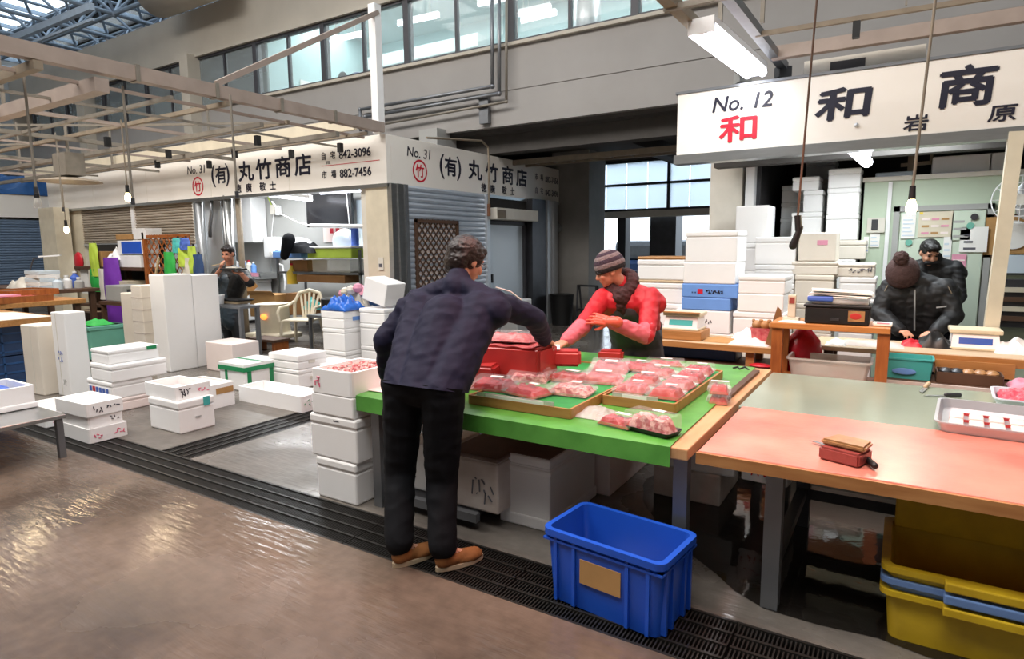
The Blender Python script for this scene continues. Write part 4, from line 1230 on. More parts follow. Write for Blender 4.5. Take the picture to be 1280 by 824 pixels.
# F: four boxes behind it
s_ = stack('the stack behind the shallow boxes', (-6.5, 3.02, 0), [
    (0.4, 0.42, 0.13, dict(m='foam_pink')), (0.5, 0.4, 0.17, dict(dx=0.0, dy=-.02, desc='box with blue print')), (0.42, 0.55, 0.17, dict(dx=0.02, dy=-0.02)), (0.36, 0.5, 0.14, dict(dx=-0.05, desc='white foam box with a green corner'))])
for k, m in enumerate(('ink_blue', 'ink_red', 'ink_blue', 'ink_blue', 'ink_blue', 'ink_blue')):
    q = s_[1]
    B(-0.19 + 0.065 * k, -0.15 + 0.065 * k, -0.203, -0.2, 0.05, 0.1).build('print', m, q)
B(0.179, 0.182, 0.12, 0.22, 0.1, 0.135).build('print', 'tape_green', s_[3])
# D and E: upright boxes leaning on each other
t = foam('tall narrow white foam box standing on end with blue marks, left of the box stacks', (-7.6, 3.1, 0), 0.27, 0.22, 0.93, 3, mode='block')
for z0, z1 in ((0.38, 0.44), (0.46, 0.53)):
    scribble(t, 'f', -0.05, 0.03, z0, z1, 'ink_blue', 5, -0.11)
scribble(t, 'f', 0.0, 0.06, 0.12, 0.2, 'paint_grey', 4, -0.11)
B(-0.04, -0.03, -0.112, -0.109, 0.01, 0.92).build('seam', 'offwhite', t)
t = foam('cream white foam box standing on end behind the tall narrow one', (-7.95, 2.98, 0), 0.36, 0.4, 0.78, 4, m='foam_cream', mode='block')
B(0.02, 0.03, -0.202, -0.199, 0.01, 0.77).build('seam', 'offwhite', t)
# B: box with pink marks behind the metal stand
t = foam('low white foam box with pink marks on the floor behind the steel stand', (-6.5, 2.42, 0), 0.6, 0.34, 0.14, 0, mode='open')
scribble(t, 's', -0.12, 0.1, 0.03, 0.11, 'ink_pink', 7, 0.3)
# G, H
s_ = stack('the pair near the cross drain', (-5.22, 2.92, 0), [
    (0.48, 0.34, 0.285, dict(hl=0.07)), (0.5, 0.33, 0.12, dict(dx=-0.06, dy=0.02, mode='open', desc='open foam box with black characters'))])
scribble(s_[1], 's', -0.13, -0.04, 0.01, 0.1, 'ink', 9, 0.25)
scribble(s_[1], 's', 0.03, 0.13, 0.04, 0.08, 'ink_pink', 6, 0.25)
B(-.2, .2, -.12, .12, .03, .05).build('wrapped_fish', 'foam_pink', s_[1])
B(0.243, 0.247, 0.06, 0.12, 0.21, 0.29).build('tape', 'teal', s_[0])
B(0.241, 0.246, -0.02, 0.03, 0.12, 0.13).build('grip', 'paint_grey', s_[0])
t = foam('wide white foam box with a brown tape corner behind the two boxes', (-5.78, 3.42, 0), 0.55, 0.42, 0.24, 0, mode='open')
B(-.24, .24, -.18, .18, .2, .225).build('wrapped_fish', 'foam_pink', t)
B(0.276, 0.279, 0.0, 0.19, 0.14, 0.2).build('tape', 'cardboard', t)
scribble(t, 'f', -0.1, 0.1, 0.228, 0.23, 'ink_pink', 3, -0.05)
# I: tall stacks of foam
s_ = [foam('left block of the tall bright white foam pair before the eating man', (-8.02, 4.43, 0), 0.34, 0.38, 1.27, 0, mode='block'),
      foam('right block of the tall bright white foam pair before the eating man', (-8.03, 4.815, 0), 0.34, 0.38, 1.25, 0, mode='block')]
for q in s_:
    for k in range(1, 6):
        B(-0.171, 0.171, -0.191, 0.191, 0.21 * k - 0.003, 0.21 * k).build('seam', 'foam', q)
t = foam('cream foam stack wrapped in clear film left of the tall white pair', (-8.55, 4.42, 0), 0.26, 0.5, 1.12, 0, m='foam_cream', mode='block')
for k in range(1, 7):
    B(-0.133, 0.133, -0.253, 0.253, 0.16 * k - 0.01, 0.16 * k).build('seam', 'foam_dirty', t)
MB().sheet(lambda u, v: (-0.135 + 0.27 * u, -0.256 - 0.008 * noise.noise(V((u * 5, v * 12, 2))), 1.1 * v), 8, 20).build('film', 'plastic_wrap', t, True)
foam('plain cream foam slab standing left of the film wrapped stack', (-8.9, 4.5, 0), 0.36, 0.45, 1.0, 0, m='foam_cream', mode='block')
# J, K, L, M
foam('plain pinkish white foam box in front of the eating man', (-7.2, 4.78, 0), 0.58, 0.4, 0.38, 0, m='foam_pink', mode='block')
t = foam('white foam box with two lids strapped with green tape', (-6.16, 4.22, 0), 0.46, 0.5, 0.25, 0, mode='block', name='taped_foam_box')
B(-0.235, -0.005, -0.255, 0.255, 0.25, 0.31, 0.008).build('lid', 'foam', t)
B(0.005, 0.24, -0.255, 0.255, 0.25, 0.31, 0.008).build('lid', 'foam', t)
B(-0.242, 0.243, -0.262, -0.255, 0.225, 0.275).build('tape', 'tape_green', t)
B(0.24, 0.246, -0.26, 0.26, 0.225, 0.275).build('tape', 'tape_green', t)
for yy in (-0.19, 0.1):
    B(0.23, 0.236, yy - 0.025, yy + 0.025, 0.02, 0.24).build('tape', 'tape_green', t)
B(-0.12, -0.08, -0.257, -0.25, 0.05, 0.24).build('tape', 'tape_green', t)
B(-0.24, 0.24, -0.03, 0.02, 0.31, 0.313).build('tape', 'tape_green', t)
s_ = stack('the pair behind the green taped box', (-5.72, 4.6, 0), [(0.5, 0.42, 0.22, dict(hl=0.05)), (0.52, 0.42, 0.17, dict(dx=0.0, hl=0.08))])
for q, z in ((s_[0], 0.1), (s_[1], 0.06)):
    B(0.255, 0.262, -0.06, 0.03, z, z + 0.03).build('grip', 'offwhite', q)
t = foam('long flat white foam box with a green print on its end', (-4.88, 3.94, 0), 1.0, 0.32, 0.16, 0, mode='open')
B(0.5, 0.503, -0.12, 0.06, 0.03, 0.12).build('print', 'foam', t)
scribble(t, 's', -0.12, 0.05, 0.03, 0.12, 'tape_green', 9, 0.5)
foam('low white foam box between the pair and the green sheeted table', (-5.35, 4.9, 0), 0.6, 0.4, 0.25, 0)
# N, P
s_ = stack('the stack under the crumpled blue bag', (-6.1, 5.66, 0), [(0.42, 0.4, 0.24), (0.42, 0.4, 0.3), (0.43, 0.41, 0.23, dict(hl=0.1))])
B(0.216, 0.22, -0.05, 0.1, 0.1, 0.15).build('blue_print', 'foam_blue', s_[2])
t = thing('crumpled_bag', 'crumpled shiny blue plastic bag on the white foam stack', 'bag', (-6.31, 5.86, 0.775))
crump(34, 30, 0.46, 0.4, 0.27, 9, 0.0, 8).build('bag', 'blue_bag', t, 'all')
s_ = stack('the white stack behind the man in navy', (-5.62, 5.9, 0), [(0.45, 0.42, 0.3), (0.45, 0.42, 0.3), (0.45, 0.42, 0.2)])
t = foam('white foam box tipped at an angle on the stack behind the man in navy', (-5.66, 5.95, 0.825), 0.4, 0.36, 0.3, 0, mode='block')
t.rotation_euler = (0, R(14), 0)
t.location.z += 0.05
t = thing('clear_sack', 'clear plastic sack of scraps behind the blue bag', 'sack', (-6.5, 6.22, 0.62))
crump(26, 20, 0.7, 0.34, 0.55, 17, 0.0, 6).build('sack', 'plastic_cloudy', t, True)
for k in range(9):
    a = k * 0.7
    MB().ell((0.18 * math.cos(a), 0.06 * math.sin(a), 0.18 + 0.03 * k), 0.07, n=8).build('scrap', ('cream', 'offwhite', 'pink')[k % 3], t, True)
t = thing('pink_cloth', 'pink cloth lying over a dark crate beside the corner column', 'cloth', (-6.45, 6.52, 0.92))
crump(16, 14, 0.75, 0.24, 0.24, 12).build('cloth', 'pink', t, True)
t = thing('dark_crate', 'dark blue crate under the pink cloth', 'crate', (-6.45, 6.52, 0))
B(-0.4, 0.4, -0.12, 0.12, 0.74, 0.915, 0.015).build('top', 'blue_dark', t)
B(-0.38, 0.38, -0.11, 0.11, 0, 0.74, 0.015).build('body', 'paint_grey', t)
# O: stack at the left end of the green table
s_ = stack('the stack at the green table', (-2.78, 2.62, 0), [
    (0.36, 0.34, 0.27), (0.42, 0.36, 0.28, dict(dx=0.02, hl=0.06)), (0.37, 0.35, 0.14, dict(mode='block')), (0.36, 0.42, 0.15, dict(mode='open', desc='open white foam box of dark red clams'))])
scribble(s_[3], 'f', -0.15, -0.1, 0.03, 0.1, 'ink_pink', 5, -0.21)
q = MB()
B(-.15, .15, -.18, .18, .08, .1).build('ice', 'foam_pink', s_[3])
for k in range(60):
    q.ell((rnd.uniform(-.13, .13), rnd.uniform(-.17, .17), 0.115 + rnd.random() * 0.03), (0.022, 0.016, 0.012), n=8)
q.build('clams', 'meat_fat', s_[3], True, kind='stuff')
B(0.01, 0.06, -0.181, -0.178, 0.25, 0.258).build('grip', 'ink_grey', s_[1])
# below the green table
t = foam('small white foam box with black writing behind the steel table leg', (-2.28, 2.85, 0.092), 0.34, 0.4, 0.3, 0, mode='block')
scribble(t, 'f', -0.16, -0.04, 0.05, 0.24, 'ink', 8, -0.2)
t = foam('white foam box with pink marks behind the legs of the man in navy', (-2.11, 3.4, 0.092), 0.16, 0.3, 0.33, 0, mode='block')
scribble(t, 'f', -0.08, 0.02, 0.04, 0.14, 'ink_pink', 8, -0.2)
t = foam('stained foam box with a brown lid and faint writing under the green table', (-1.843,2.787,0.090)[:2] + (0.092,), 0.36, 0.6, 0.33, 0, m='foam_dirty', lidm='lid_brown', hl=0.03)
scribble(t, 'f', 0.0, 0.14, 0.03, 0.2, 'ink_grey', 9, -0.3)
t = foam('large white foam chest with a stained brown lid under the green table', (-1.585, 2.92, 0), 0.33, 0.62, 0.42, 0, m='foam', lidm='foam', hl=0.05)
B(-0.155, 0.155, -0.3, 0.3, 0.421, 0.424).build('stain', 'lid_brown', t)
B(-0.17, 0.17, -0.315, 0.315, 0.32, 0.355, 0.01).build('rim', 'foam', t)
B(-0.169, 0.169, -0.314, 0.314, 0.0, 0.07, 0.01).build('base_rim', 'foam', t)
foam('long white foam chest behind the large one under the green table', (-1.5, 3.56, 0), 0.5, 0.9, 0.4, 0, m='foam_pink', mode='block')
t = foam('white foam box with scribbled side on the long chest under the green table', (-1.6, 3.7, 0.402), 0.5, 0.3, 0.22, 0, mode='block')
scribble(t, 'f', -0.2, 0.15, 0.04, 0.18, 'ink_grey', 12, -0.15)
foam('brown lidded foam box far under the green table behind the trousers', (-2.15, 3.75, 0.092), 0.42, 0.5, 0.36, 0, m='foam_dirty', lidm='lid_brown')
# below the board table
s_ = stack('the stack between the two tables', (-0.78, 3.75, 0), [
    (0.42, 0.5, 0.2, dict(m='foam_dirty', mode='block', dx=-0.08)), (0.42, 0.4, 0.16, dict(mode='block')), (0.38, 0.35, 0.2, dict(desc='white foam box with a yellow label', dx=0.04))])
B(-0.1, 0.13, -0.179, -0.175, 0.07, 0.15).build('label', 'yellow', s_[2])
scribble(s_[2], 'f', -0.04, 0.12, 0.09, 0.135, 'ink', 9, -0.179)
t = foam('open foam box with red script hung under the board table', (-0.48, 3.7, 0.22), 0.26, 0.5, 0.2, -4, mode='open')
scribble(t, 'f', -0.1, 0.1, 0.09, 0.16, 'ink_red', 8, -0.25)
scribble(t, 'f', -0.1, 0.08, 0.03, 0.07, 'ink_red', 6, -0.25)
B(-.1, .1, -.15, .2, .08, .16).build('ice_block', 'plastic_cloudy', t)
foam('pale box on the wet floor behind the board table legs', (0.15, 4.86, 0), 0.9, 0.4, 0.42, 0, m='foam_cream', mode='block')
# on the steel stand
t = foam('white foam box with blue netting on the low steel stand', (-5.87, 1.58, 0.345), 0.5, 0.56, 0.18, 0, mode='open')
B(-0.26, 0.26, -0.29, 0.29, 0.0, 0.045, 0.01).build('base_rim', 'foam', t)
crump(20, 20, 0.42, 0.46, 0.1, 21, 0.12, 7).build('netting', 'ink_blue', t, True)

# stall 12: front row of stacks (boxes stand on the floor behind the counter)
s_ = stack('the banded stack behind the woman', (-1.96, 6.6, 0), [
    (0.56, 0.45, 0.24), (0.56, 0.45, 0.24), (0.55, 0.45, 0.24), (0.55, 0.45, 0.24), (0.55, 0.45, 0.22), (0.54, 0.45, 0.03, dict(m='wood_pale', mode='block', desc='thin wooden board')), (0.53, 0.45, 0.22), (0.53, 0.45, 0.03, dict(m='wood', mode='block', desc='thin brown board'))])
s_ = stack('the stack with light blue boxes', (-1.4, 6.55, 0), [
    (0.56, 0.45, 0.35, dict(mode='block')), (0.56, 0.45, 0.32, dict(dx=-0.05, mode='block')), (0.56, 0.45, 0.24, dict(dx=-0.07, mode='block', desc='foam box with dark lettering')), (0.5, 0.45, 0.13, dict(dx=-0.07, m='foam_blue', mode='block', desc='plain light blue foam box')),
    (0.57, 0.45, 0.145, dict(dx=0.0, m='foam_blue', mode='block', desc='blue box with red square')), (0.53, 0.45, 0.22, dict(dx=-0.03, mode='block')), (0.53, 0.45, 0.32, dict(dx=-0.02))])
q = s_[4]
B(-0.12, -0.065, -0.228, -0.225, 0.04, 0.09).build('print', 'ink_red', q)
for k in range(3):
    scribble(q, 'f', -0.04 + 0.065 * k, 0.01 + 0.065 * k, 0.04, 0.085, 'ink', 7, -0.226)
for k in range(2):
    B(-0.18 + 0.03 * k, -0.165 + 0.03 * k, -0.228, -0.225, 0.045, 0.06).build('print', 'blue_dark', q)
scribble(s_[2], 'f', -0.06, 0.1, 0.1, 0.15, 'ink', 12, -0.226)
s_ = stack('the stack left of the wooden shelf', (-0.93, 6.5, 0), [
    (0.52, 0.45, 0.4, dict(m='foam_cream')), (0.52, 0.45, 0.28, dict(m='foam_cream', mode='block')), (0.5, 0.45, 0.24, dict(dx=0.0)), (0.43, 0.45, 0.18, dict(dx=-0.03, mode='block')), (0.44, 0.45, 0.18, dict(dx=-0.02))])
# second row, further back
def back(near, cols, where, m='foam'):
    return stack(where, near, cols)
s_ = stack('the slim stack by the column', (-1.32, 7.6, 0), [(0.4, 0.4, 0.32)] * 5 + [(0.36, 0.4, 0.42, dict(mode='block'))])
s_ = stack('the cream stack in the right stall', (-0.98, 7.3, 0), [(0.42, 0.4, 0.3, dict(m='foam_cream'))] * 3 + [(0.42, 0.4, 0.26), (0.42, 0.4, 0.2), (0.42, 0.4, 0.3)])
s_ = stack('the beige stack behind the clock stand', (-0.6, 7.3, 0), [(0.38, 0.4, 0.32, dict(m='foam_cream'))] * 3 + [(0.38, 0.4, 0.3, dict(m='foam_cream')), (0.45, 0.4, 0.14, dict(m='foam_cream', dx=0.03)), (0.36, 0.4, 0.3, dict(m='foam_cream', mode='block', desc='foam box with pink mark'))])
B(0.0, 0.1, -0.203, -0.2, 0.17, 0.22).build('print', 'pink', s_[5])
s_ = stack('the stack beside the green wall', (-0.22, 7.35, 0), [(0.32, 0.4, 0.36), (0.32, 0.4, 0.36), (0.34, 0.4, 0.3), (0.34, 0.4, 0.22), (0.38, 0.4, 0.14, dict(dx=-0.02, m='foam_cream', desc='flat cream foam box with dark characters'))])
for k in range(3):
    scribble(s_[4], 'f', -0.05 + 0.08 * k, 0.0 + 0.08 * k, 0.04, 0.11, 'ink_grey', 6, -0.2)
s_ = stack('the high rear stack', (-0.47, 8.3, 0), [(0.45, 0.4, 0.35)] * 4 + [(0.42, 0.4, 0.22, dict(m='foam_cream', desc='cream foam box', dx=0.1)), (0.34, 0.4, 0.3), (0.34, 0.4, 0.3), (0.34, 0.4, 0.22)])
s_ = stack('the stack left of the high rear one', (-0.86, 8.4, 0), [(0.34, 0.4, 0.4)] * 4 + [(0.34, 0.4, 0.36), (0.22, 0.4, 0.26), (0.3, 0.4, 0.16, dict(dx=-.05))])
s_ = stack('the stack above the hanging plug', (-1.08, 9.0, 0), [(0.34, 0.4, 0.48)] * 4 + [(0.34, 0.4, 0.2), (0.34, 0.4, 0.22)])
s_ = stack('the dim stack at the dark wall', (-0.9, 10.2, 0), [(0.4, 0.4, 0.5)] * 4 + [(0.4, 0.4, 0.5, dict(m='foam_cream')), (0.4, 0.4, 0.26)])
# on top of the cold room
for k, (px, w_, d0) in enumerate((((0.210,8.800,2.329), 0.28, 'left'), ((0.472,8.800,2.339), 0.29, 'middle'), ((0.725,8.800,2.340), 0.27, 'right'))):
    foam('white foam box on top of the green cold room, ' + d0 + ' one of three', (px[0] + w_, 8.75, 2.345), w_, 0.35, 0.21, 0, mode='block', group='boxes on the cold room')
foam('flat grey white slab on top of the green cold room left of the three boxes', ((0.031,8.800,2.341)[0], 8.75, 2.345), 0.38, 0.4, 0.07, 0, m='pane_white', mode='block')

# ================================================================ TABLES
def wbox(t, name, m, x0, x1, y0, y1, z0, z1, bev=0.0):
    """a part given in world coordinates"""
    l = t.location
    return B(x0 - l.x, x1 - l.x, y0 - l.y, y1 - l.y, z0 - l.z, z1 - l.z, bev).build(name, m, t)

t1 = thing('display_table', 'steel legged table under the green sheet with packs of red fish', 'table', (-1.9, 3.7, 0))
wbox(t1, 'tabletop', 'ply', -2.98, -0.755, 2.66, 4.72, 0.645, 0.7, 0.006)
for x, y in ((-2.67, 2.72), (-1.95, 3.2), (-0.8, 2.74), (-2.67, 4.6), (-0.8, 4.6)):
    wbox(t1, 'leg', 'steel', x - .032, x + .032, y - .03, y + .03, 0, 0.645)
wbox(t1, 'stretcher', 'steel', -2.64, -1.95, 2.72, 2.76, 0.05, 0.1)
wbox(t1, 'stretcher', 'steel', -1.2, -0.83, 2.72, 2.76, 0.13, 0.18)
wbox(t1, 'stretcher', 'steel', -2.64, -0.83, 4.58, 4.62, 0.13, 0.18)
wbox(t1, 'stretcher', 'steel', -2.69, -2.65, 2.75, 4.57, 0.13, 0.18)
wbox(t1, 'lower_shelf', 'steel_dark', -2.6, -1.98, 2.76, 4.5, 0.06, 0.09)
gs = MB()
def gsf(u, v):
    x = -2.99 + 2.16 * u
    x += 0.06 * (1 - u) * 0
    s_ = v * 2.15
    wob = 0.012 * noise.noise(V((x * 3, v * 3, 1)))
    if s_ < 0.1:
        return (x, 2.648 - 0.004 + wob, 0.706 - (0.1 - s_) * 0.95)
    return (x - 0.03 * (s_ - 0.1) / 2, 2.648 + (s_ - 0.1), 0.709)
gs.sheet(gsf, 40, 44, 0.004)
tag(gs.build('green_sheet', 'green_sheet', None, True), 'bright green plastic sheet spread on the display table with hanging front edge', 'sheet')
t = thing('paper_sheet', 'pale pink paper sheet laid on the left end of the green sheet', 'paper', (-2.6, 3.3, 0.713))
MB().sheet(lambda u, v: (-0.36 + 0.72 * u, -0.55 + 1.2 * v, 0.004 + 0.006 * noise.noise(V((u * 3, v * 3, 7)))), 10, 14, 0.003).build('sheet', 'paper_pink', t, True)
t = thing('brown_strip', 'flat dark brown strip lying on the bare plywood end of the table', 'strip', (-0.825, 4.05, 0.701))
B(-0.02, 0.02, -0.5, 0.5, 0, 0.02).build('strip', 'wood_dark', t)
t = thing('clip', 'small bent metal clip on the plywood near the brown strip', 'clip', (-0.942,4.577,0.701))
MB().tube([(-0.05, 0, 0.01), (-0.02, 0.02, 0.02), (0.0, -0.02, 0.012), (0.03, 0.01, 0.025), (0.06, 0, 0.008)], 0.007, 6).build('wire', 'steel_dark', t, True)

t2 = thing('cutting_table', 'table with a pink stained wooden board in front and zinc top behind', 'table', (0.3, 3.6, 0))
wbox(t2, 'cutting_board', 'board_wood', -0.71, 1.6, 2.66, 3.54, 0.655, 0.705, 0.006)
wbox(t2, 'board_edge', 'board_edge', -0.715, 1.6, 2.645, 2.66, 0.65, 0.7)
wbox(t2, 'metal_top', 'zinc', -0.73, 1.6, 3.545, 4.62, 0.66, 0.7, 0.003)
for x, y, m in ((-0.41, 2.8, 'steel'), (1.5, 2.8, 'steel'), (-0.4, 3.75, 'steel_dark'), (1.5, 4.5, 'steel'), (-0.6, 4.5, 'steel')):
    wbox(t2, 'leg', m, x - .035, x + .035, y - .035, y + .035, 0, 0.655)
wbox(t2, 'rail', 'steel_dark', -0.37, 0.6, 3.72, 3.78, 0.33, 0.39)
wbox(t2, 'rail', 'steel_dark', -0.37, 0.6, 3.72, 3.78, 0.17, 0.23)
wbox(t2, 'rail', 'steel_dark', -0.43, -0.38, 2.84, 3.72, 0.18, 0.23)
for u, v, w_, m in ((-0.5, 3.3, 0.09, 'meat'), (-0.2, 3.25, 0.14, 'meat_pale')):
    pass

# ---- yellow and blue totes below the board
def tote(name, label, loc, m, w_=0.64, d_=0.5, h=0.22, holes=False):
    t = thing(name, label, 'tote', loc, 0, 'totes under the board table')
    MB().tub(w_, d_, h, 0.012, taper=0.02, bev=0.04, lip=(0.02, 0.022), seg=4).build('body', m, t, True)
    for k, (y, sg) in enumerate(((-d_ / 2 - 0.035, 1), (d_ / 2 + 0.035, -1))):
        B(-0.13, 0.14, y - 0.02, y + 0.022, h - 0.035, h + 0.002, 0.006).build('handle', m, t)
    if holes:
        q = MB()
        for i in range(4):
            for j in range(3):
                q.cyl((-0.2 + 0.13 * i, -0.12 + 0.12 * j, 0.0125), (-0.2 + 0.13 * i, -0.12 + 0.12 * j, 0.0135), 0.011, n=8)
        q.build('drain_holes', 'black', t, kind='stuff')
    return t
tote('fish_tote', 'lowest yellow plastic tote of the stack under the board table', (0.34, 3.04, 0), 'yellow_bin')
tote('fish_tote', 'faded blue plastic tote nested between the two yellow totes', (0.34, 3.04, 0.05), 'blue_tote')
t = tote('fish_tote', 'upper yellow plastic tote open and empty under the board table', (0.34, 3.04, 0.1), 'yellow_bin', holes=True)
B(-0.3, 0.3, 0.2, 0.235, 0.2, 0.48, 0.01).build('raised_back', 'yellow_bin', t)

# ---- blue bin
bb = thing('plastic_bin', 'bright blue plastic bin with a tape patch before the green table', 'bin', (-1.235, 2.71, 0), -2.5)
W_, D_, H_ = 0.62, 0.68, 0.34
bb.location = (-1.0, 2.485, 0)
bb.rotation_euler = (0, 0, R(-6.5))
W_, D_ = 0.57, 0.34
MB().tub(W_, D_, H_, 0.012, taper=0.018, bev=0.045, lip=(0.012, 0.03), seg=5).build('body', 'blue_bin', bb, True)
for xx in (-0.225, -0.13, 0.13, 0.225):
    B(xx - 0.008, xx + 0.008, -D_ / 2 - 0.004, -D_ / 2 + 0.02, 0.01, H_ - 0.03).build('rib', 'blue_bin', bb)
for yy in (-0.12, -0.06, 0.06, 0.12):
    B(W_ / 2 - 0.02, W_ / 2 + 0.004, yy - 0.008, yy + 0.008, 0.01, H_ - 0.03).build('rib', 'blue_bin', bb)
B(-W_ / 2 - 0.004, W_ / 2 + 0.004, -D_ / 2 - 0.006, -D_ / 2 + 0.02, H_ - 0.055, H_ - 0.045).build('band', 'blue_bin', bb)
B(W_ / 2 - 0.02, W_ / 2 + 0.006, -D_ / 2, D_ / 2, H_ - 0.055, H_ - 0.045).build('band', 'blue_bin', bb)
B(-0.1, 0.1, -D_ / 2 + 0.002, -D_ / 2 + 0.006, 0.13, 0.24).build('tape_patch', 'cardboard', bb)
t = thing('plastic_disc', 'round clear plastic cover lying inside the blue bin', 'cover', (-1.06, 2.475, 0.1))
MB().lathe([(0.0, 0.0), (0.118, 0.0), (0.122, 0.02), (0.127, 0.02), (0.123, -0.005)], n=28).build('disc', 'plastic_cloudy', t, True)
t = thing('food_scrap', 'crumpled pale food scraps inside the blue bin', 'scrap', (-0.9, 2.5, 0.1))
for k in range(4):
    MB().ell((0.03 * (k - 1.5), 0.015 * (k % 2), 0.015), (0.018, 0.014, 0.014), n=8).build('piece', 'cream' if k % 2 else 'fish_skin', t, True)
wat = thing('standing_water', 'shallow dark water standing in the blue bin', 'water', (-1.0, 2.485, 0.013), -6.5)
B(-0.24, 0.24, -0.12, 0.12, 0, 0.085).build('water', 'blue_dark', wat)

# ---- trays with green mats
def tray(label, x0, x1, y0, y1, z):
    t = thing('display_tray', label, 'tray', ((x0 + x1) / 2, (y0 + y1) / 2, z), 0, 'display trays on the green sheet')
    w_, d_ = x1 - x0, y1 - y0
    MB().tub(w_, d_, 0.052, 0.012, bev=0.012).build('frame', 'wood', t)
    B(-w_ / 2 + .02, w_ / 2 - .02, -d_ / 2 + .02, d_ / 2 - .02, 0.02, 0.046, 0.004).build('green_mat', 'green_mat', t)
    B(-w_ / 2 + .06, w_ / 2 - .1, -d_ / 2 + .004, -d_ / 2 + .01, 0.03, 0.075).build('clear_front', 'plastic_cloudy', t)
    B(-w_ / 2 + .12, w_ / 2 - .16, -d_ / 2 + .001, -d_ / 2 + .004, 0.045, 0.07).build('white_strip', 'paper', t)
    return t
tray('left brown tray with a green mat full of fish packs', -2.05, -1.4, 2.8, 4.05, 0.712)
tray('right brown tray with a green mat full of fish packs', -1.39, -0.97, 3.17, 4.2, 0.712)
def pack(label, loc, rz, w_=0.25, d_=0.18, h=0.035, meat='meat', tilt=0.0, seed=0, clear=True, group='packs of red fish'):
    t = thing('fish_pack', label, 'pack', loc, rz, group)
    t.rotation_euler = (R(tilt), 0, R(rz))
    MB().tub(w_, d_, 0.022, 0.004, taper=0.012, bev=0.02).build('base', 'plastic_clear' if clear else 'black', t, True)
    def f(u, v):
        e = min(1, 8 * min(u, 1 - u)) * min(1, 8 * min(v, 1 - v))
        s_ = 0.5 + 0.5 * abs(math.sin(u * 9.4 + seed))
        return ((u - .5) * (w_ - .03), (v - .5) * (d_ - .03), 0.004 + e * h * (0.55 + 0.3 * s_ + 0.2 * noise.noise(V((u * 6 + seed, v * 5, seed)))))
    MB().sheet(f, 22, 14, 0.003).build('fish', meat, t, True)
    B(-w_ / 2 + .006, w_ / 2 - .006, -d_ / 2 + .006, d_ / 2 - .006, 0.02, h + 0.012, 0.012).build('film', 'plastic_wrap', t, True)
    B(-0.03 + 0.02 * math.sin(seed), 0.05, d_ * 0.1, d_ * 0.1 + 0.03, h + 0.012, h + 0.0135).build('price_label', 'paper', t)
    return t
P1 = [((-2.02, 3.02), 8, 'meat', 'front left pack on the left tray, nearest the man in navy', 6), ((-1.76, 2.98), -14, 'meat', 'pack in the middle of the front row of the left tray', 0),
      ((-1.56, 3.13), 4, 'meat_fat', 'front right pack on the left tray with white stripes', 3), ((-1.95, 3.32), 20, 'meat_fat', 'second row left pack on the left tray below the red blocks', 8),
      ((-1.72, 3.42), -8, 'meat_bright', 'bright red pack in the centre of the left tray', 0), ((-1.53, 3.5), 12, 'meat_pale', 'pale red pack right of the bright one on the left tray', 4),
      ((-1.62, 3.82), 10, 'meat_pale', 'big pale pack tilted at the back of the left tray below the hands', 14), ((-1.48, 3.95), -6, 'meat', 'rearmost red pack at the right corner of the left tray', 0)]
for k, ((x, y), rz, m, l, tl_) in enumerate(P1):
    pack(l, (x, y, 0.765), rz, 0.27, 0.2, 0.045, m, tl_, k)
P2 = [((-1.27, 3.33), -2, 'meat_pale', 'front left pack of chunks on the right tray'), ((-1.07, 3.32), 2, 'meat_bright', 'front right pack of chunks on the right tray'),
      ((-1.29, 3.58), 6, 'meat_bright', 'second pack of chunks on the left side of the right tray'), ((-1.08, 3.56), -4, 'meat_pale', 'second pack of chunks on the right side of the right tray'),
      ((-1.28, 3.84), 0, 'meat_pale', 'third pack on the left side of the right tray'), ((-1.08, 3.8), 4, 'meat', 'third pack with a label on the right side of the right tray'), ((-1.09, 4.03), 4, 'meat', 'rear right pack with a white label on the right tray')]
for k, ((x, y), rz, m, l) in enumerate(P2):
    pack(l, (x, y, 0.762), rz, 0.2, 0.2, 0.05, m, 0, k + 20)
pack('pack of pale fish on the green sheet behind the right tray', (-1.42, 4.35, 0.713), 10, 0.28, 0.2, 0.05, 'meat_pale', 0, 41)
pack('lower of the two small packs piled on the bare plywood', (-0.845, 3.57, 0.702), 10, 0.13, 0.17, 0.045, 'meat_bright', 0, 42)
pack('upper of the two small packs piled on the bare plywood', (-0.845, 3.575, 0.76), 12, 0.13, 0.17, 0.045, 'meat_bright', 0, 43)
pack('small pack lying on the green sheet before the right tray', (-1.15, 2.83, 0.713), -12, 0.21, 0.14, 0.04, 'meat', 0, 44)
pack('black tray heaped with glossy fatty scraps at the green sheet corner', (-0.97, 2.81, 0.713), -14, 0.26, 0.14, 0.085, 'meat_fat', 0, 45, False)
t = thing('plastic_bag', 'crumpled clear bag left between the two trays', 'bag', (-1.33, 2.95, 0.713))
crump(14, 14, 0.16, 0.2, 0.06, 31).build('bag', 'plastic_cloudy', t, True)

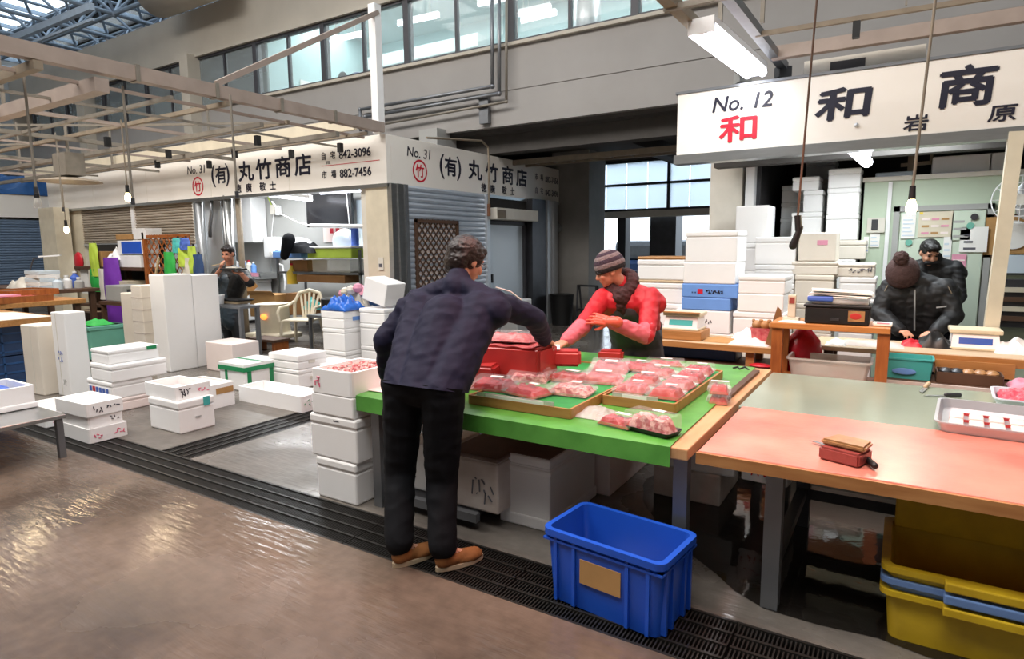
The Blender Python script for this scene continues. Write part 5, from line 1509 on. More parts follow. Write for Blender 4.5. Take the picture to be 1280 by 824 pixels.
# ---- big red fish blocks behind the arm of the customer
def block(label, pts, z0, z1, loc, rz, m='meat_bright', name='fish_block'):
    t = thing(name, label, 'fish', loc, rz, 'blocks of red fish')
    q = MB().prism(pts, z0, z1)
    bmesh.ops.bevel(q.bm, geom=q.bm.edges[:], offset=0.018, segments=3, affect='EDGES')
    q.build('flesh', m, t, True)
    return t
t = block('large dark red fish block under the reaching arm', [(-0.27, -0.16), (0.26, -0.13), (0.27, 0.14), (-0.26, 0.17)], 0, 0.2, (-2.14, 3.42, 0.765), 4)
MB().sheet(lambda u, v: (-0.24 + 0.46 * u, -0.13 + 0.26 * v, 0.204 + 0.004 * math.sin(u * 20)), 12, 6, 0.004).build('fat_edge', 'meat_pale', t, True)
block('wedge of red fish leaning on the large block', [(-0.16, -0.1), (0.14, -0.1), (0.12, 0.08)], 0, 0.15, (-2.24, 3.18, 0.716), 12)
block('small wedge of red fish at the elbow of the man in navy', [(-0.1, -0.08), (0.1, -0.08), (-0.06, 0.08)], 0, 0.12, (-2.42, 3.12, 0.716), 0)
block('orange red fish slab under the hands of the two people', [(-0.1, -0.08), (0.12, -0.06), (0.1, 0.09), (-0.1, 0.08)], 0, 0.1, (-1.86, 3.62, 0.815), 20)
block('small bright orange fish block right of the meeting hands', [(-0.09, -0.06), (0.09, -0.05), (0.08, 0.06), (-0.09, 0.06)], 0, 0.08, (-1.75, 4.16, 0.765), 10)
pack('pack of striped fish on top of the large red block', (-2.16, 3.46, 0.972), 10, 0.34, 0.26, 0.06, 'meat_pale', -6, 51)
pack('flat pack of fatty fish leaning behind the large block', (-2.3, 3.72, 0.86), 6, 0.34, 0.24, 0.06, 'meat_fat', 18, 52)

# ---- on the cutting table
ch = thing('fish_chunk', 'dark red fish chunk with the loose skin slab on the cutting board', 'fish', (-0.155, 2.84, 0.706), -14)
q = MB().prism([(-0.085, -0.06), (0.075, -0.075), (0.085, 0.06), (-0.075, 0.07)], 0, 0.055)
bmesh.ops.bevel(q.bm, geom=q.bm.edges[:], offset=0.008, segments=2, affect='EDGES')
q.build('flesh', 'meat_brown', ch, True)
q = MB().prism([(-0.09, -0.03), (0.085, -0.045), (0.08, 0.075), (-0.06, 0.085)], 0.057, 0.082)
bmesh.ops.bevel(q.bm, geom=q.bm.edges[:], offset=0.008, segments=2, affect='EDGES')
q.build('skin_slab', 'fish_skin', ch, True)
def knife(label, loc, rz, L=0.18, hl=0.11, hm='black', z=0.0):
    t = thing('kitchen_knife', label, 'knife', loc, rz, 'knives on the cutting table')
    MB().prism([(0, -0.012), (L * 0.8, -0.008), (L, 0.012), (0, 0.016)], 0.004, 0.0065).build('blade', 'stainless', t)
    MB().cap((-hl, 0.002, 0.012), (-0.01, 0.002, 0.012), 0.013, 0.012).build('handle', hm, t, True)
    return t
knife('black handled knife sticking out right of the fish chunk', (-0.085, 2.87, 0.712), 112, 0.22)
knife('slim knife behind the fish chunk, its blade tip to the left', (-0.2, 2.96, 0.712), 150, 0.12)
knife('knife with a pale wooden handle lying on the zinc top', (0.160,4.534,0.702), -100, 0.16, 0.12, 'wood_pale')
knife('small knife lying behind the metal tray on the zinc top', (0.250,4.349,0.702), 205, 0.12, 0.08, 'steel_dark')
mt = thing('metal_tray', 'shallow metal tray with rows of white wrapped cuts on the cutting table', 'tray', (0.475, 3.76, 0.706), -4)
MB().tub(0.56, 0.56, 0.05, 0.006, taper=0.015, bev=0.05, lip=(0.008, 0.006), seg=5).build('body', 'aluminium', mt, True)
w0 = B(-0.03, 0.03, -0.055, 0.055, 0.008, 0.028, 0.008).build('wrapped_cut', 'paper_pink', mt, True)
w0.location = (-0.2, -0.12, 0)
for j in range(2):
    for i in range(6):
        if i or j:
            child(w0, mt, (-0.2 + 0.08 * i, -0.12 + 0.14 * j, 0))
B(-0.22, 0.22, -0.055, -0.045, 0.008, 0.02).build('red_strip', 'meat_bright', mt)
B(-0.22, 0.22, 0.09, 0.1, 0.008, 0.02).build('red_strip', 'meat_bright', mt)
mc = thing('mince_tray', 'white tray heaped with pink minced fish at the right edge', 'tray', (0.68, 4.32, 0.701), -3)
MB().tub(0.42, 0.36, 0.06, 0.008, taper=0.02, bev=0.05, lip=(0.006, 0.006), seg=4).build('body', 'pane_white', mc, True)
MB().sheet(lambda u, v: ((u - .5) * .37, (v - .5) * .31, 0.03 + (0.07 * (math.sin(math.pi * u) * math.sin(math.pi * v)) ** 0.5 if 0 < u < 1 and 0 < v < 1 else 0) + 0.02 * noise.noise(V((u * 9, v * 9, 3)))), 30, 26, 0.004).build('mince', 'mince', mc, True)

# ================================================================ COUNTER OF THE RIGHT STALL
c1 = thing('wooden_counter', 'pale wooden counter with a price scale behind the woman', 'counter', (-1.4, 6.0, 0))
wbox(c1, 'counter_top', 'wood_pale', -2.2, -0.86, 5.68, 6.25, 0.66, 0.705, 0.006)
wbox(c1, 'front_edge', 'wood', -2.2, -0.86, 5.665, 5.68, 0.65, 0.7)
for x, y in ((-2.1, 5.75), (-1.1, 5.75), (-2.1, 6.15), (-1.1, 6.15)):
    wbox(c1, 'leg', 'wood', x - .035, x + .035, y - .035, y + .035, 0, 0.66)
wbox(c1, 'lower_board', 'wood_dark', -2.2, -0.9, 5.6, 6.2, 0.48, 0.52)
wbox(c1, 'shelf_edge', 'paint_grey', -2.2, -0.9, 5.585, 5.6, 0.495, 0.52)
bx = foam('dim blue foam box on the lower board of the pale counter', (-1.25, 5.85, 0.522), 0.7, 0.3, 0.12, 0, m='blue_dark', mode='block')
t = thing('red_pouch', 'small dark red pouch on the lower board beside the counter leg', 'pouch', (-1.0, 5.68, 0.522))
MB().ell((0, 0, 0.02), (0.1, 0.06, 0.02), n=12).build('pouch', 'red', t, True)
def scale_(label, loc, rz, wood=True):
    t = thing('weighing_scale', label, 'scale', loc, rz, 'counter scales')
    if wood:
        B(-.2, .2, -.16, .16, 0, .09, .008).build('stand', 'wood', t)
    z = .09 if wood else 0.0
    B(-.17, .17, -.15, .15, z, z + .02, .006).build('base', 'scale_body', t)
    MB()._add([], [])
    q = MB()
    q._add([(-.16, -.14, z + .02), (.16, -.14, z + .02), (.16, .13, z + .02), (-.16, .13, z + .02), (-.15, -.1, z + .13), (.15, -.1, z + .13), (.15, .13, z + .13), (-.15, .13, z + .13)], [(0, 3, 2, 1), (4, 5, 6, 7), (0, 1, 5, 4), (1, 2, 6, 5), (2, 3, 7, 6), (3, 0, 4, 7)])
    q.build('body', 'white', t)
    q = MB()
    k = 0.04 / 0.11
    f = lambda u, v: (u, -.14 + .04 * v - 0.0025, z + .02 + .11 * v)
    q.sheet(lambda u, v: f(-.11 + .22 * u, .25 + .45 * v), 1, 1, 0.002)
    q.build('display', 'teal' if wood else 'lcd', t)
    B(-.175, .175, -.12, .15, z + .13, z + .165, .008).build('pan', 'scale_body', t)
    if wood:
        B(-.18, .18, -.16, -.12, z + .165, z + .175).build('rim', 'wood', t)
    return t
scale_('cream counter scale on a wooden block at the left end of the counter', (-1.74, 5.9, 0.706), 0)
def bag(label, loc, w_, d_, h, m, seed, name='paper_bag', cat='bag'):
    t = thing(name, label, cat, loc, 0)
    crump(16, 14, w_, d_, h, seed).build('sheet', m, t, True)
    return t
bag('flat brown paper bag right of the scale on the counter', (-1.38, 5.85, 0.707), 0.3, 0.2, 0.06, 'cardboard', 61)
bag('white crumpled paper beside the toy basket', (-1.2, 6.0, 0.707), 0.24, 0.2, 0.14, 'paper', 62)
bag('striped paper sheets in front of the toy basket', (-1.12, 5.8, 0.707), 0.34, 0.2, 0.07, 'paper_pink', 63)
tb_ = thing('toy_basket', 'pink basket of small plush bears on the counter', 'basket', (-1.02, 5.95, 0.706))
MB().tub(0.24, 0.18, 0.14, 0.008, taper=0.02, bev=0.03).build('basket', 'meat_pale', tb_, True)
for k in range(3):
    x = -0.07 + 0.07 * k
    MB().ell((x, -0.02, 0.16), 0.045, n=12).ell((x - .03, -.02, .2), .016, n=8).ell((x + .03, -.02, .2), .016, n=8).build('plush_head', 'fish_skin' if k != 1 else 'wood', tb_, True)
cd = thing('card_wedge', 'upright triangular brown card leaning by the wooden display shelf', 'card', (-0.9, 5.78, 0.706))
MB().prism([(-0.09, 0), (0.07, 0), (0.03, 0.32), (0.0, 0.35)], -0.006, 0.006).build('card', 'cardboard_dark', cd).rotation_euler = (R(90), 0, 0)

ds = thing('display_shelf', 'small varnished wooden shelf stand holding the black box', 'shelf', (-0.45, 5.5, 0))
wbox(ds, 'top_board', 'wood_orange', -0.87, -0.05, 5.28, 5.72, 0.93, 0.975, 0.004)
for x, y in ((-0.82, 5.33), (-0.09, 5.33), (-0.82, 5.67), (-0.09, 5.67)):
    wbox(ds, 'post', 'wood_red', x - .04, x + .04, y - .03, y + .03, 0, 0.93)
wbox(ds, 'shelf_board', 'wood_red', -0.8, -0.1, 5.32, 5.7, 0.49, 0.52)
bxb = thing('black_box', 'low black plastic box with a food picture on the wooden display shelf', 'box', (-0.39, 5.48, 0.977))
B(-.24, .2, -.15, .15, 0, .13, .01).build('body', 'black', bxb)
B(-.25, .21, -.16, .16, .13, .15, .006).build('rim', 'black', bxb)
B(.06, .17, -.153, -.15, .03, .11).build('picture', 'fish_skin', bxb)
MB().ell((.11, -.153, .07), (.04, .003, .025), n=10).build('picture_detail', 'meat_bright', bxb)
B(-.06, .0, -.16, -.15, .03, .05).build('latch', 'steel_dark', bxb)
t = thing('paper_stack', 'loose white papers and clear trays heaped on the black box', 'papers', (-0.39, 5.5, 1.128))
B(-.2, .19, -.13, .13, 0, .05, .01).build('clear_tray', 'plastic_cloudy', t)
for k in range(4):
    q = B(-.22, .2, -.14, .12, .052 + .014 * k, .058 + .014 * k).build('sheet', 'paper', t)
    q.rotation_euler = (0, R(2.5 * (k % 2)), R(5 * (k - 1.5)))
B(-.23, -.05, -.15, -.1, .02, .06, .01).build('blue_file', 'ink_blue', t)
t = thing('stand_clock', 'small cream stand with a dark dial on the shelf corner', 'stand', (-0.74, 5.45, 0.977))
B(-.06, .06, -.05, .05, 0, .03, .006).build('foot', 'cream', t)
B(-.03, .03, -.02, .02, .03, .21, .006).build('column', 'cream', t)
B(-.02, .02, -.024, -.02, .14, .19).build('dial', 'meat_brown', t)
bag('white leaflet lying on the left end of the wooden shelf', (-0.72, 5.36, 0.977), 0.2, 0.1, 0.02, 'paper', 71, 'leaflet', 'paper')
t = thing('tissue_pack', 'white and pink packet on the right end of the wooden shelf', 'packet', (-0.1, 5.42, 0.977))
B(-.07, .06, -.06, .06, 0, .025, .008).build('packet', 'paper', t)
B(-.04, .04, -.061, -.04, .02, .027).build('stripe', 'pink', t)
tt = thing('storage_tub', 'cloudy plastic tub of goods on the lower board of the wooden shelf', 'tub', (-0.45, 5.5, 0.522))
MB().tub(0.58, 0.32, 0.17, 0.006, taper=0.03, bev=0.03, lip=(0.012, 0.012), seg=3).build('tub', 'plastic_cloudy', tt, True)
B(-.22, .0, -.1, .1, .01, .1).build('contents', 'cream', tt)
B(.02, .22, -.11, .1, .01, .12).build('contents', 'wood_pale', tt)
B(.03, .12, -.112, -.11, .05, .08).build('stripe', 'red', tt)
rb_ = thing('red_bag', 'red plastic bag knotted behind the cloudy tub', 'bag', (-0.68, 5.78, 0.42))
MB().lathe([(0.0, 0), (0.13, 0.02), (0.16, 0.2), (0.13, 0.36), (0.05, 0.46), (0.02, 0.5)], n=16).build('bag', 'red_bag', rb_, True)

c2 = thing('wooden_counter', 'long wooden counter with a scale before the man in black', 'counter', (0.4, 6.1, 0))
wbox(c2, 'counter_top', 'wood_pale', -0.62, 1.7, 5.85, 6.45, 0.69, 0.73, 0.005)
wbox(c2, 'front_edge', 'wood', -0.05, 1.7, 5.83, 5.85, 0.66, 0.725)
for x in (-0.5, 0.7, 1.6):
    for y in (5.95, 6.35):
        wbox(c2, 'leg', 'wood_dark', x - .035, x + .035, y - .035, y + .035, 0, 0.69)
wbox(c2, 'lower_board', 'wood_dark', -0.08, 1.7, 5.45, 5.85, 0.53, 0.56)
wbox(c2, 'board_rim', 'foam_dirty', -0.08, 1.7, 5.43, 5.45, 0.54, 0.565)
wbox(c2, 'lower_panel', 'wood_dark', -0.08, 1.7, 5.5, 5.54, 0.0, 0.53)
for k in range(26):
    wbox(c2, 'slot', 'black', -0.05 + 0.066 * k, -0.01 + 0.066 * k, 5.495, 5.5, 0.44, 0.5)
wbox(c2, 'front_panel', 'wood', 0.26, 0.75, 5.8, 5.83, 0.58, 0.69)
wbox(c2, 'white_block', 'foam_dirty', 0.12, 0.28, 5.86, 6.0, 0.58, 0.69)
tl_ = thing('teal_basket', 'turquoise plastic basket on the lower board of the long counter', 'basket', (0.075, 5.66, 0.562))
MB().tub(0.33, 0.24, 0.16, 0.006, taper=0.012, bev=0.02, lip=(0.006, 0.012)).build('basket', 'teal', tl_, True)
MB().ell((-0.02, -0.123, 0.06), (0.08, 0.003, 0.025), n=12).build('white_mark', 'foam_blue', tl_)
bk = thing('dark_basket', 'dark basket of orange and brown goods under the counter scale', 'basket', (0.46, 5.64, 0.562))
MB().tub(0.4, 0.22, 0.08, 0.008, bev=0.015).build('basket', 'wood_dark', bk, True)
for k in range(5):
    MB().ell((-0.14 + 0.07 * k, 0, 0.07), (0.045, 0.07, 0.03), n=10).build('packet', 'fish_skin' if k > 1 else 'steel_dark', bk, True)
bag('pink wrapped parcel at the right end of the lower counter board', (0.82, 5.62, 0.562), 0.26, 0.2, 0.1, 'pink', 75, 'parcel', 'parcel')
scale_('cream counter scale standing before the cream post', (0.53, 6.28, 0.731), 0, False)
bag('dark gloves with a red cuff beside the right counter scale', (0.26, 6.22, 0.731), 0.26, 0.2, 0.17, 'rubber', 76, 'work_gloves', 'gloves')
t = thing('red_cloth', 'small red cloth beside the dark gloves on the counter', 'cloth', (0.1, 6.18, 0.731))
crump(10, 10, 0.16, 0.14, 0.09, 77).build('cloth', 'red', t, True)
bag('newspaper spread on the counter before the man in black', (-0.2, 6.1, 0.731), 0.5, 0.3, 0.05, 'foam_dirty', 78, 'newspaper', 'paper')
bag('purple and white bags right of the counter scale', (0.8, 6.2, 0.731), 0.3, 0.3, 0.14, 'paper', 79, 'bag_bundle', 'bag')
t = thing('framed_board', 'dark framed notice board hanging right of the cream post', 'board', (0.86, 8.3, 0.75))
B(-.05, .6, -.02, .15, -.05, .45).build('frame', 'steel_dark', t)
for k in range(4):
    B(0.02, .55, -.05, -.02, .02 + .1 * k, .07 + .1 * k).build('paper_pile', 'cream' if k % 2 else 'wood_dark', t)
bag('white papers behind the wooden shelf on the long counter', (-0.45, 6.0, 0.731), 0.16, 0.2, 0.06, 'paper', 80, 'leaflet', 'paper')

# ================================================================ LEFT BACKGROUND
st = thing('steel_stand', 'low stainless steel stand at the left edge of the picture', 'table', (-5.9, 1.6, 0))
wbox(st, 'top', 'stainless', -7.2, -5.42, 0.9, 2.16, 0.31, 0.34, 0.004)
for x, y in ((-5.46, 2.12), (-5.46, 0.95), (-7.15, 2.12), (-7.15, 0.95)):
    wbox(st, 'leg', 'steel', x - .022, x + .022, y - .022, y + .022, 0, 0.31)
ta = thing('wooden_table', 'worn wooden table with a pale cloth above the blue crates', 'table', (-9.4, 3.0, 0))
wbox(ta, 'tabletop', 'wood', -10.4, -8.75, 1.9, 3.5, 0.72, 0.8, 0.006)
for x, y in ((-8.85, 3.4), (-8.85, 2.0), (-10.3, 3.4), (-10.3, 2.0)):
    wbox(ta, 'leg', 'wood_dark', x - .04, x + .04, y - .04, y + .04, 0, 0.72)
bag('pale cloth spread on the wooden table above the blue crates', (-9.3, 2.7, 0.802), 1.1, 1.5, 0.07, 'foam_cream', 90, 'table_cloth', 'cloth')
cr = [('upper blue plastic crate under the worn wooden table', 0.36), ('lower blue plastic crate under the worn wooden table', 0.0)]
for l, z in cr:
    t = thing('plastic_crate', l, 'crate', (-9.35, 2.75, z), 0, 'blue crates under the wooden table')
    MB().tub(0.8, 1.0, 0.345, 0.02, bev=0.02).build('body', 'blue_dark', t)
    for k in range(3):
        B(0.4, 0.408, -0.48, 0.48, 0.03 + 0.11 * k, 0.05 + 0.11 * k).build('rib', 'blue_tarp', t)
    for k in range(5):
        B(0.4, 0.408, -0.48 + 0.24 * k - 0.01, -0.48 + 0.24 * k + 0.01, 0.0, 0.34).build('rib', 'blue_tarp', t)
tb2 = thing('wooden_table', 'long dark wooden table of brown trays behind the blue crates', 'table', (-11.9, 4.4, 0))
wbox(tb2, 'tabletop', 'wood', -13.4, -10.7, 2.4, 4.7, 0.78, 0.85, 0.006)
for x, y in ((-10.8, 4.6), (-10.8, 2.5), (-13.3, 4.6), (-13.3, 2.5)):
    wbox(tb2, 'leg', 'wood_dark', x - .04, x + .04, y - .04, y + .04, 0, 0.78)
for k, (x, y, z, w_, d_, m, l) in enumerate(((-11.1, 3.9, 0.852, 0.75, 0.7, 'wood_red', 'front reddish brown tray on the long dark table'), (-11.6, 4.2, 0.91, 0.7, 0.7, 'wood_red', 'rear brown tray piled on the long dark table'), (-11.2, 3.05, 0.852, 0.5, 0.8, 'meat_pale', 'pink tray at the left of the long dark table'))):
    t = thing('wooden_tray', l, 'tray', (x, y, z), 8, 'trays on the long dark table')
    MB().tub(w_, d_, 0.09, 0.02, bev=0.01).build('frame', m, t)
    B(-w_ / 2 + .03, w_ / 2 - .03, -d_ / 2 + .03, d_ / 2 - .03, .03, .07).build('fill', 'meat_pale' if k != 1 else 'rust', t)
    if k == 0:
        B(-.2, .25, -.3, -.02, .09, .11).build('pink_sheet', 'pink', t)
bag('white cloth bundle at the left end of the long dark table', (-10.95, 3.3, 0.852), 0.3, 0.3, 0.14, 'cream', 91, 'cloth_bundle', 'cloth')
td = thing('dark_table', 'dark table below the far blue shutter with books and bottles', 'table', (-13.6, 5.3, 0))
wbox(td, 'tabletop', 'wood_dark', -15.2, -12.2, 4.75, 5.6, 0.86, 0.92, 0.006)
for x, y in ((-12.3, 5.5), (-12.3, 4.85), (-15.1, 5.5), (-15.1, 4.85)):
    wbox(td, 'leg', 'wood_dark', x - .04, x + .04, y - .04, y + .04, 0, 0.86)
for k in range(5):
    z = 0.922 + 0.065 * k
    t = thing('paper_block', ['lowest', 'second from the bottom', 'middle', 'fourth', 'topmost'][k] + ' of the white paper blocks piled on the dark table', 'papers', (-12.75, 4.95, z), 3 * (k % 3), 'paper blocks on the dark table')
    B(-.24, .24, -.17, .17, 0, .062, .006).build('block', 'white' if k % 2 else 'pane_white', t)
for k, (x, y, h, m, l) in enumerate(((-12.6, 5.25, 0.2, 'white', 'white bottle right of the paper blocks'), (-12.75, 5.45, 0.26, 'ink_blue', 'blue bottle among the clutter on the dark table'), (-12.5, 5.4, 0.16, 'paint_grey', 'grey jar at the right end of the dark table'), (-12.45, 5.05, 0.18, 'pane_white', 'pale jar at the front corner of the dark table'))):
    t = thing('bottle', l, 'bottle', (x, y, 0.922), 0, 'bottles on the dark table')
    MB().lathe([(0.08, 0), (0.08, h * .7), (0.03, h * .9), (0.03, h)], n=12).build('body', m, t, True)
    MB().cyl((0, 0, h), (0, 0, h + .03), 0.035, n=10).build('cap', 'white', t)
t = thing('desk_lamp', 'thin arched desk lamp standing behind the paper blocks', 'lamp', (-13.3, 5.0, 0.922))
MB().cyl((0, 0, 0), (0, 0, .02), .09).build('base', 'frame_dark', t)
MB().tube([(0, 0, 0), (-0.03, 0, .35), (0.0, 0.05, 0.52), (0.15, 0.15, 0.56)], 0.014, 8).build('arm', 'frame_dark', t, True)
MB().bar((0.1, 0.1, 0.56), (0.36, 0.34, 0.58), 0.05, 0.025).build('head', 'white', t)
bag('white plastic sacks heaped left of the paper blocks', (-13.4, 4.9, 0.922), 0.7, 0.3, 0.3, 'offwhite', 92, 'plastic_sack', 'sack')
t = thing('teal_crate', 'teal green plastic box beside the worn wooden table', 'crate', (-10.1, 4.55, 0))
B(-.3, .3, -.25, .25, 0.02, .5, .015).build('body', 'teal_box', t)
B(-.31, .31, -.26, .26, .44, .5, .01).build('rim', 'teal_box', t)
MB().cyl((0.0, -.255, .3), (0, -.25, .3), .07, n=16).build('dark_mark', 'wood_dark', t)
crump(10, 10, 0.4, 0.3, 0.12, 93, .5).build('green_net', 'green', t, True)
t = thing('wood_stool', 'grey wooden bench with clutter right of the teal box', 'bench', (-11.75, 5.88, 0))
B(-.5, .4, -.3, .3, .62, .68).build('seat', 'wood_dark', t)
for x in (-.45, .35):
    for y in (-.25, .25):
        B(x - .03, x + .03, y - .03, y + .03, 0, .62).build('leg', 'wood_dark', t)
t = thing('microwave', 'small grey box with a dark window on the bench edge', 'box', (-11.85, 5.88, 0.682))
B(-.3, .3, -.22, .22, 0, .28, .015).build('body', 'paint_grey', t)
B(.3, .304, -.15, .1, .06, .22).build('window', 'frame_dark', t)
struct('column_13', B(-16.1, -15.4, 6.3, 6.6, 0, 2.5), 'cream')
t = thing('red_pouch', 'red pouch with a white paper hanging on the far cream column', 'pouch', (-14.444,6.280,1.306))
MB().ell((0, 0, .05), (.17, .06, .2), n=14).build('pouch', 'red', t, True)
B(.05, .35, -.02, 0, -.6, -.1).build('paper', 'paper', t)
# shelf under the shutters
sh2 = thing('goods_shelf', 'wooden shelf of boxes below the raised tan shutters', 'shelf', (-13.1, 6.5, 0))
wbox(sh2, 'shelf_board', 'wood_dark', -14.5, -11.9, 6.2, 6.66, 1.2, 1.26)
for x in (-14.4, -13.1, -12.0):
    wbox(sh2, 'post', 'wood_dark', x - .05, x + .05, 6.5, 6.6, 0, 1.2)
wbox(sh2, 'lower_board', 'wood_dark', -14.5, -11.9, 6.2, 6.66, 0.45, 0.5)
wbox(sh2, 'back_panel', 'dark', -14.5, -11.95, 6.67, 6.69, 0.0, 1.7)
carton('orange carton on the goods shelf below the tan shutters', (-13.592,6.400,1.309)[:2] + (1.262,), 0.42, 0.35, 0.3, 'cardboard')
carton('long white carton at the middle of the goods shelf', (-12.417,6.400,1.318)[:2] + (1.262,), 0.9, 0.35, 0.22, 'white')
t = thing('blue_lid_box', 'white box with a blue panel stacked on the long white carton', 'box', (-12.322,6.400,1.545)[:2] + (1.5,))
B(-.45, .42, -.16, .16, 0, .26, .01).build('body', 'white', t)
B(-.3, .4, -.164, -.16, .02, .24).build('blue_panel', 'blue_bin', t)
carton('flat orange carton topmost on the goods shelf', (-12.549,6.400,1.728)[:2] + (1.78,), 0.55, 0.3, 0.1, 'cardboard')
carton('white carton topmost on the goods shelf beside the white pole', (-11.979,6.400,1.766)[:2] + (1.78,), 0.42, 0.3, 0.2, 'white')
bag('open white foam lid leaning on the goods shelf boxes', (-12.887,6.300,1.502)[:2] + (1.4,), 0.4, 0.3, 0.3, 'foam', 94, 'foam_slab', 'slab')
def hanging(name, label, cat, loc, w_, h, m, seed, d_=0.06, group=None):
    t = thing(name, label, cat, loc, 0, group)
    def f(u, v):
        k = 0.55 + 0.45 * math.sin(math.pi * min(1, v * 1.3) * 0.5 + 0.2)
        return ((u - .5) * w_ * k, -d_ * math.sin(math.pi * u) - 0.03 * noise.noise(V((u * 6 + seed, v * 3, 1))), -h * v)
    MB().sheet(f, 12, 12, 0.02).build('cloth', m, t, True)
    MB().bar((0, 0, 0.04), (0, 0.02, -0.02), 0.02).build('hook', 'steel_dark', t)
    return t
hanging('yellow_cloth', 'pale yellow cloth hanging left on the goods shelf', 'cloth', (-13.544,6.180,1.723), 0.3, 0.65, 'lime', 1)
hanging('apron', 'bright purple apron hanging from the goods shelf', 'apron', (-12.839,6.170,1.443), 0.6, 1.25, 'purple', 2, 0.14)
t = hanging('green_cloth', 'dark green cloth hanging below the goods shelf at left', 'cloth', (-13.580,6.180,1.221), 0.35, 0.45, 'green', 3)
hanging('white_towel', 'white towel hanging between the green cloth and the purple apron', 'towel', (-13.266,6.180,1.225), 0.25, 0.6, 'offwhite', 4)
tr_ = trellis('wooden_trellis', 'brown wooden trellis hung with gloves beside the steel columns', (-11.86, 6.28, 1.1), 0, 1.35, 0.75, 'wood_red', 0.17)
B(-0.05, 0.02, -.03, .03, -1.1, .8).build('post', 'wood_red', tr_)
B(1.33, 1.4, -.03, .03, -1.1, .75).build('post', 'wood_red', tr_)
hanging('apron', 'bright green cloth hanging on the wooden trellis', 'apron', (-10.994,6.230,1.544), 0.35, 0.65, 'green', 5)
hanging('rubber_glove', 'lime green glove hanging high on the wooden trellis', 'glove', (-10.566,6.230,1.611), 0.28, 0.32, 'lime', 6, 0.06, 'gloves on the trellis')
hanging('rubber_glove', 'pale lime glove hanging at the right post of the trellis', 'glove', (-10.277,6.230,1.637), 0.22, 0.45, 'lime', 7, 0.06, 'gloves on the trellis')
hanging('white_towel', 'whitish towel hanging low on the trellis right of the green cloth', 'towel', (-10.373,6.230,1.447), 0.45, 0.5, 'offwhite', 8)
hanging('navy_cloth', 'dark navy cloth hanging next to the steel columns', 'cloth', (-10.132,6.230,1.501), 0.3, 0.7, 'blue_dark', 9)
hanging('blue_cloth', 'blue rag hooked on top of the trellis', 'cloth', (-10.471,6.230,1.774), 0.3, 0.2, 'ink_blue', 10)
hanging('teal_cloth', 'teal rag hooked on top of the trellis beside the blue rag', 'cloth', (-10.712,6.230,1.777), 0.25, 0.25, 'teal', 11)
t = thing('broom', 'wooden broom handle leaning below the goods shelf', 'broom', (-11.609,6.000,0.878)[:2] + (0.0,))
MB().cyl((0, 0, 0.05), (0.45, 0.12, 1.45), 0.02, n=8).build('handle', 'wood_pale', t, True)
B(-.15, .15, -.04, .04, 0, .08).build('head', 'wood_dark', t)
carton('cream crate stack below the goods shelf beside the broom', (-12.572,6.300,0.784)[:2] + (0.505,), 0.5, 0.35, 0.5, 'cream')
carton('blue grey carton with papers behind the cream foam slab', (-10.95, 5.9, 0), 0.6, 0.5, 0.75, 'blue_tote', 8)
carton('brown carton on the blue grey carton behind the foam slab', (-10.9, 5.93, 0.755), 0.5, 0.4, 0.16, 'cardboard', 4)
carton('dark carton in the shade below the purple apron', (-13.6, 6.0, 0), 0.9, 0.4, 0.4, 'wood_dark', 0)

# ---- around the eating man
tbl = thing('steel_table', 'small steel table with a white cup before the eating man', 'table', (-8.4, 5.4, 0))
wbox(tbl, 'tabletop', 'steel', -9.0, -7.7, 5.28, 5.6, 0.765, 0.8, 0.004)
for x, y in ((-7.74, 5.31), (-7.74, 5.57), (-8.96, 5.31), (-8.96, 5.57)):
    wbox(tbl, 'leg', 'steel', x - .025, x + .025, y - .025, y + .025, 0, 0.765)
t = thing('cup', 'white cup at the left end of the small steel table', 'cup', (-8.351,5.406,0.802))
MB().lathe([(0.05, 0), (0.07, 0.13), (0.064, 0.13), (0.046, 0.01), (0, 0.01)], n=18).build('cup', 'white', t, True)
t = thing('food_tray', 'black food tray on a wooden plate on the small steel table', 'tray', (-8.251,5.595,0.802))
B(-.2, .2, -.11, .11, 0, .04, .01).build('plate', 'wood_pale', t)
B(-.24, .24, -.13, .13, .04, .065, .01).build('black_tray', 'black', t)
sv = thing('kerosene_stove', 'cream kerosene stove glowing orange behind the small steel table', 'stove', (-9.1, 6.85, 0))
B(-.4, .4, -.28, .28, 0.08, .16, .02).build('base', 'cream', sv)
MB().lathe([(0.28, 0.16), (0.27, 0.62), (0.29, 0.66), (0.1, 0.68)], n=24).build('drum', 'cream', sv, True)
MB().lathe([(0.31, 0.06), (0.34, 0.12), (0.26, 0.2)], n=24).build('tank', 'cream', sv, True)
MB().ell((0.1, -0.255, 0.46), (0.08, 0.03, 0.05), n=14).build('glow_window', 'glow', sv, True)
t = thing('step_stool', 'low brown wooden stool below the steel table', 'stool', (-8.35, 6.2, 0))
B(-.33, .3, -.15, .15, .16, .2).build('seat', 'wood_dark', t)
for x in (-.28, .25):
    B(x - .03, x + .03, -.13, .13, 0, .16).build('leg', 'wood_red', t)
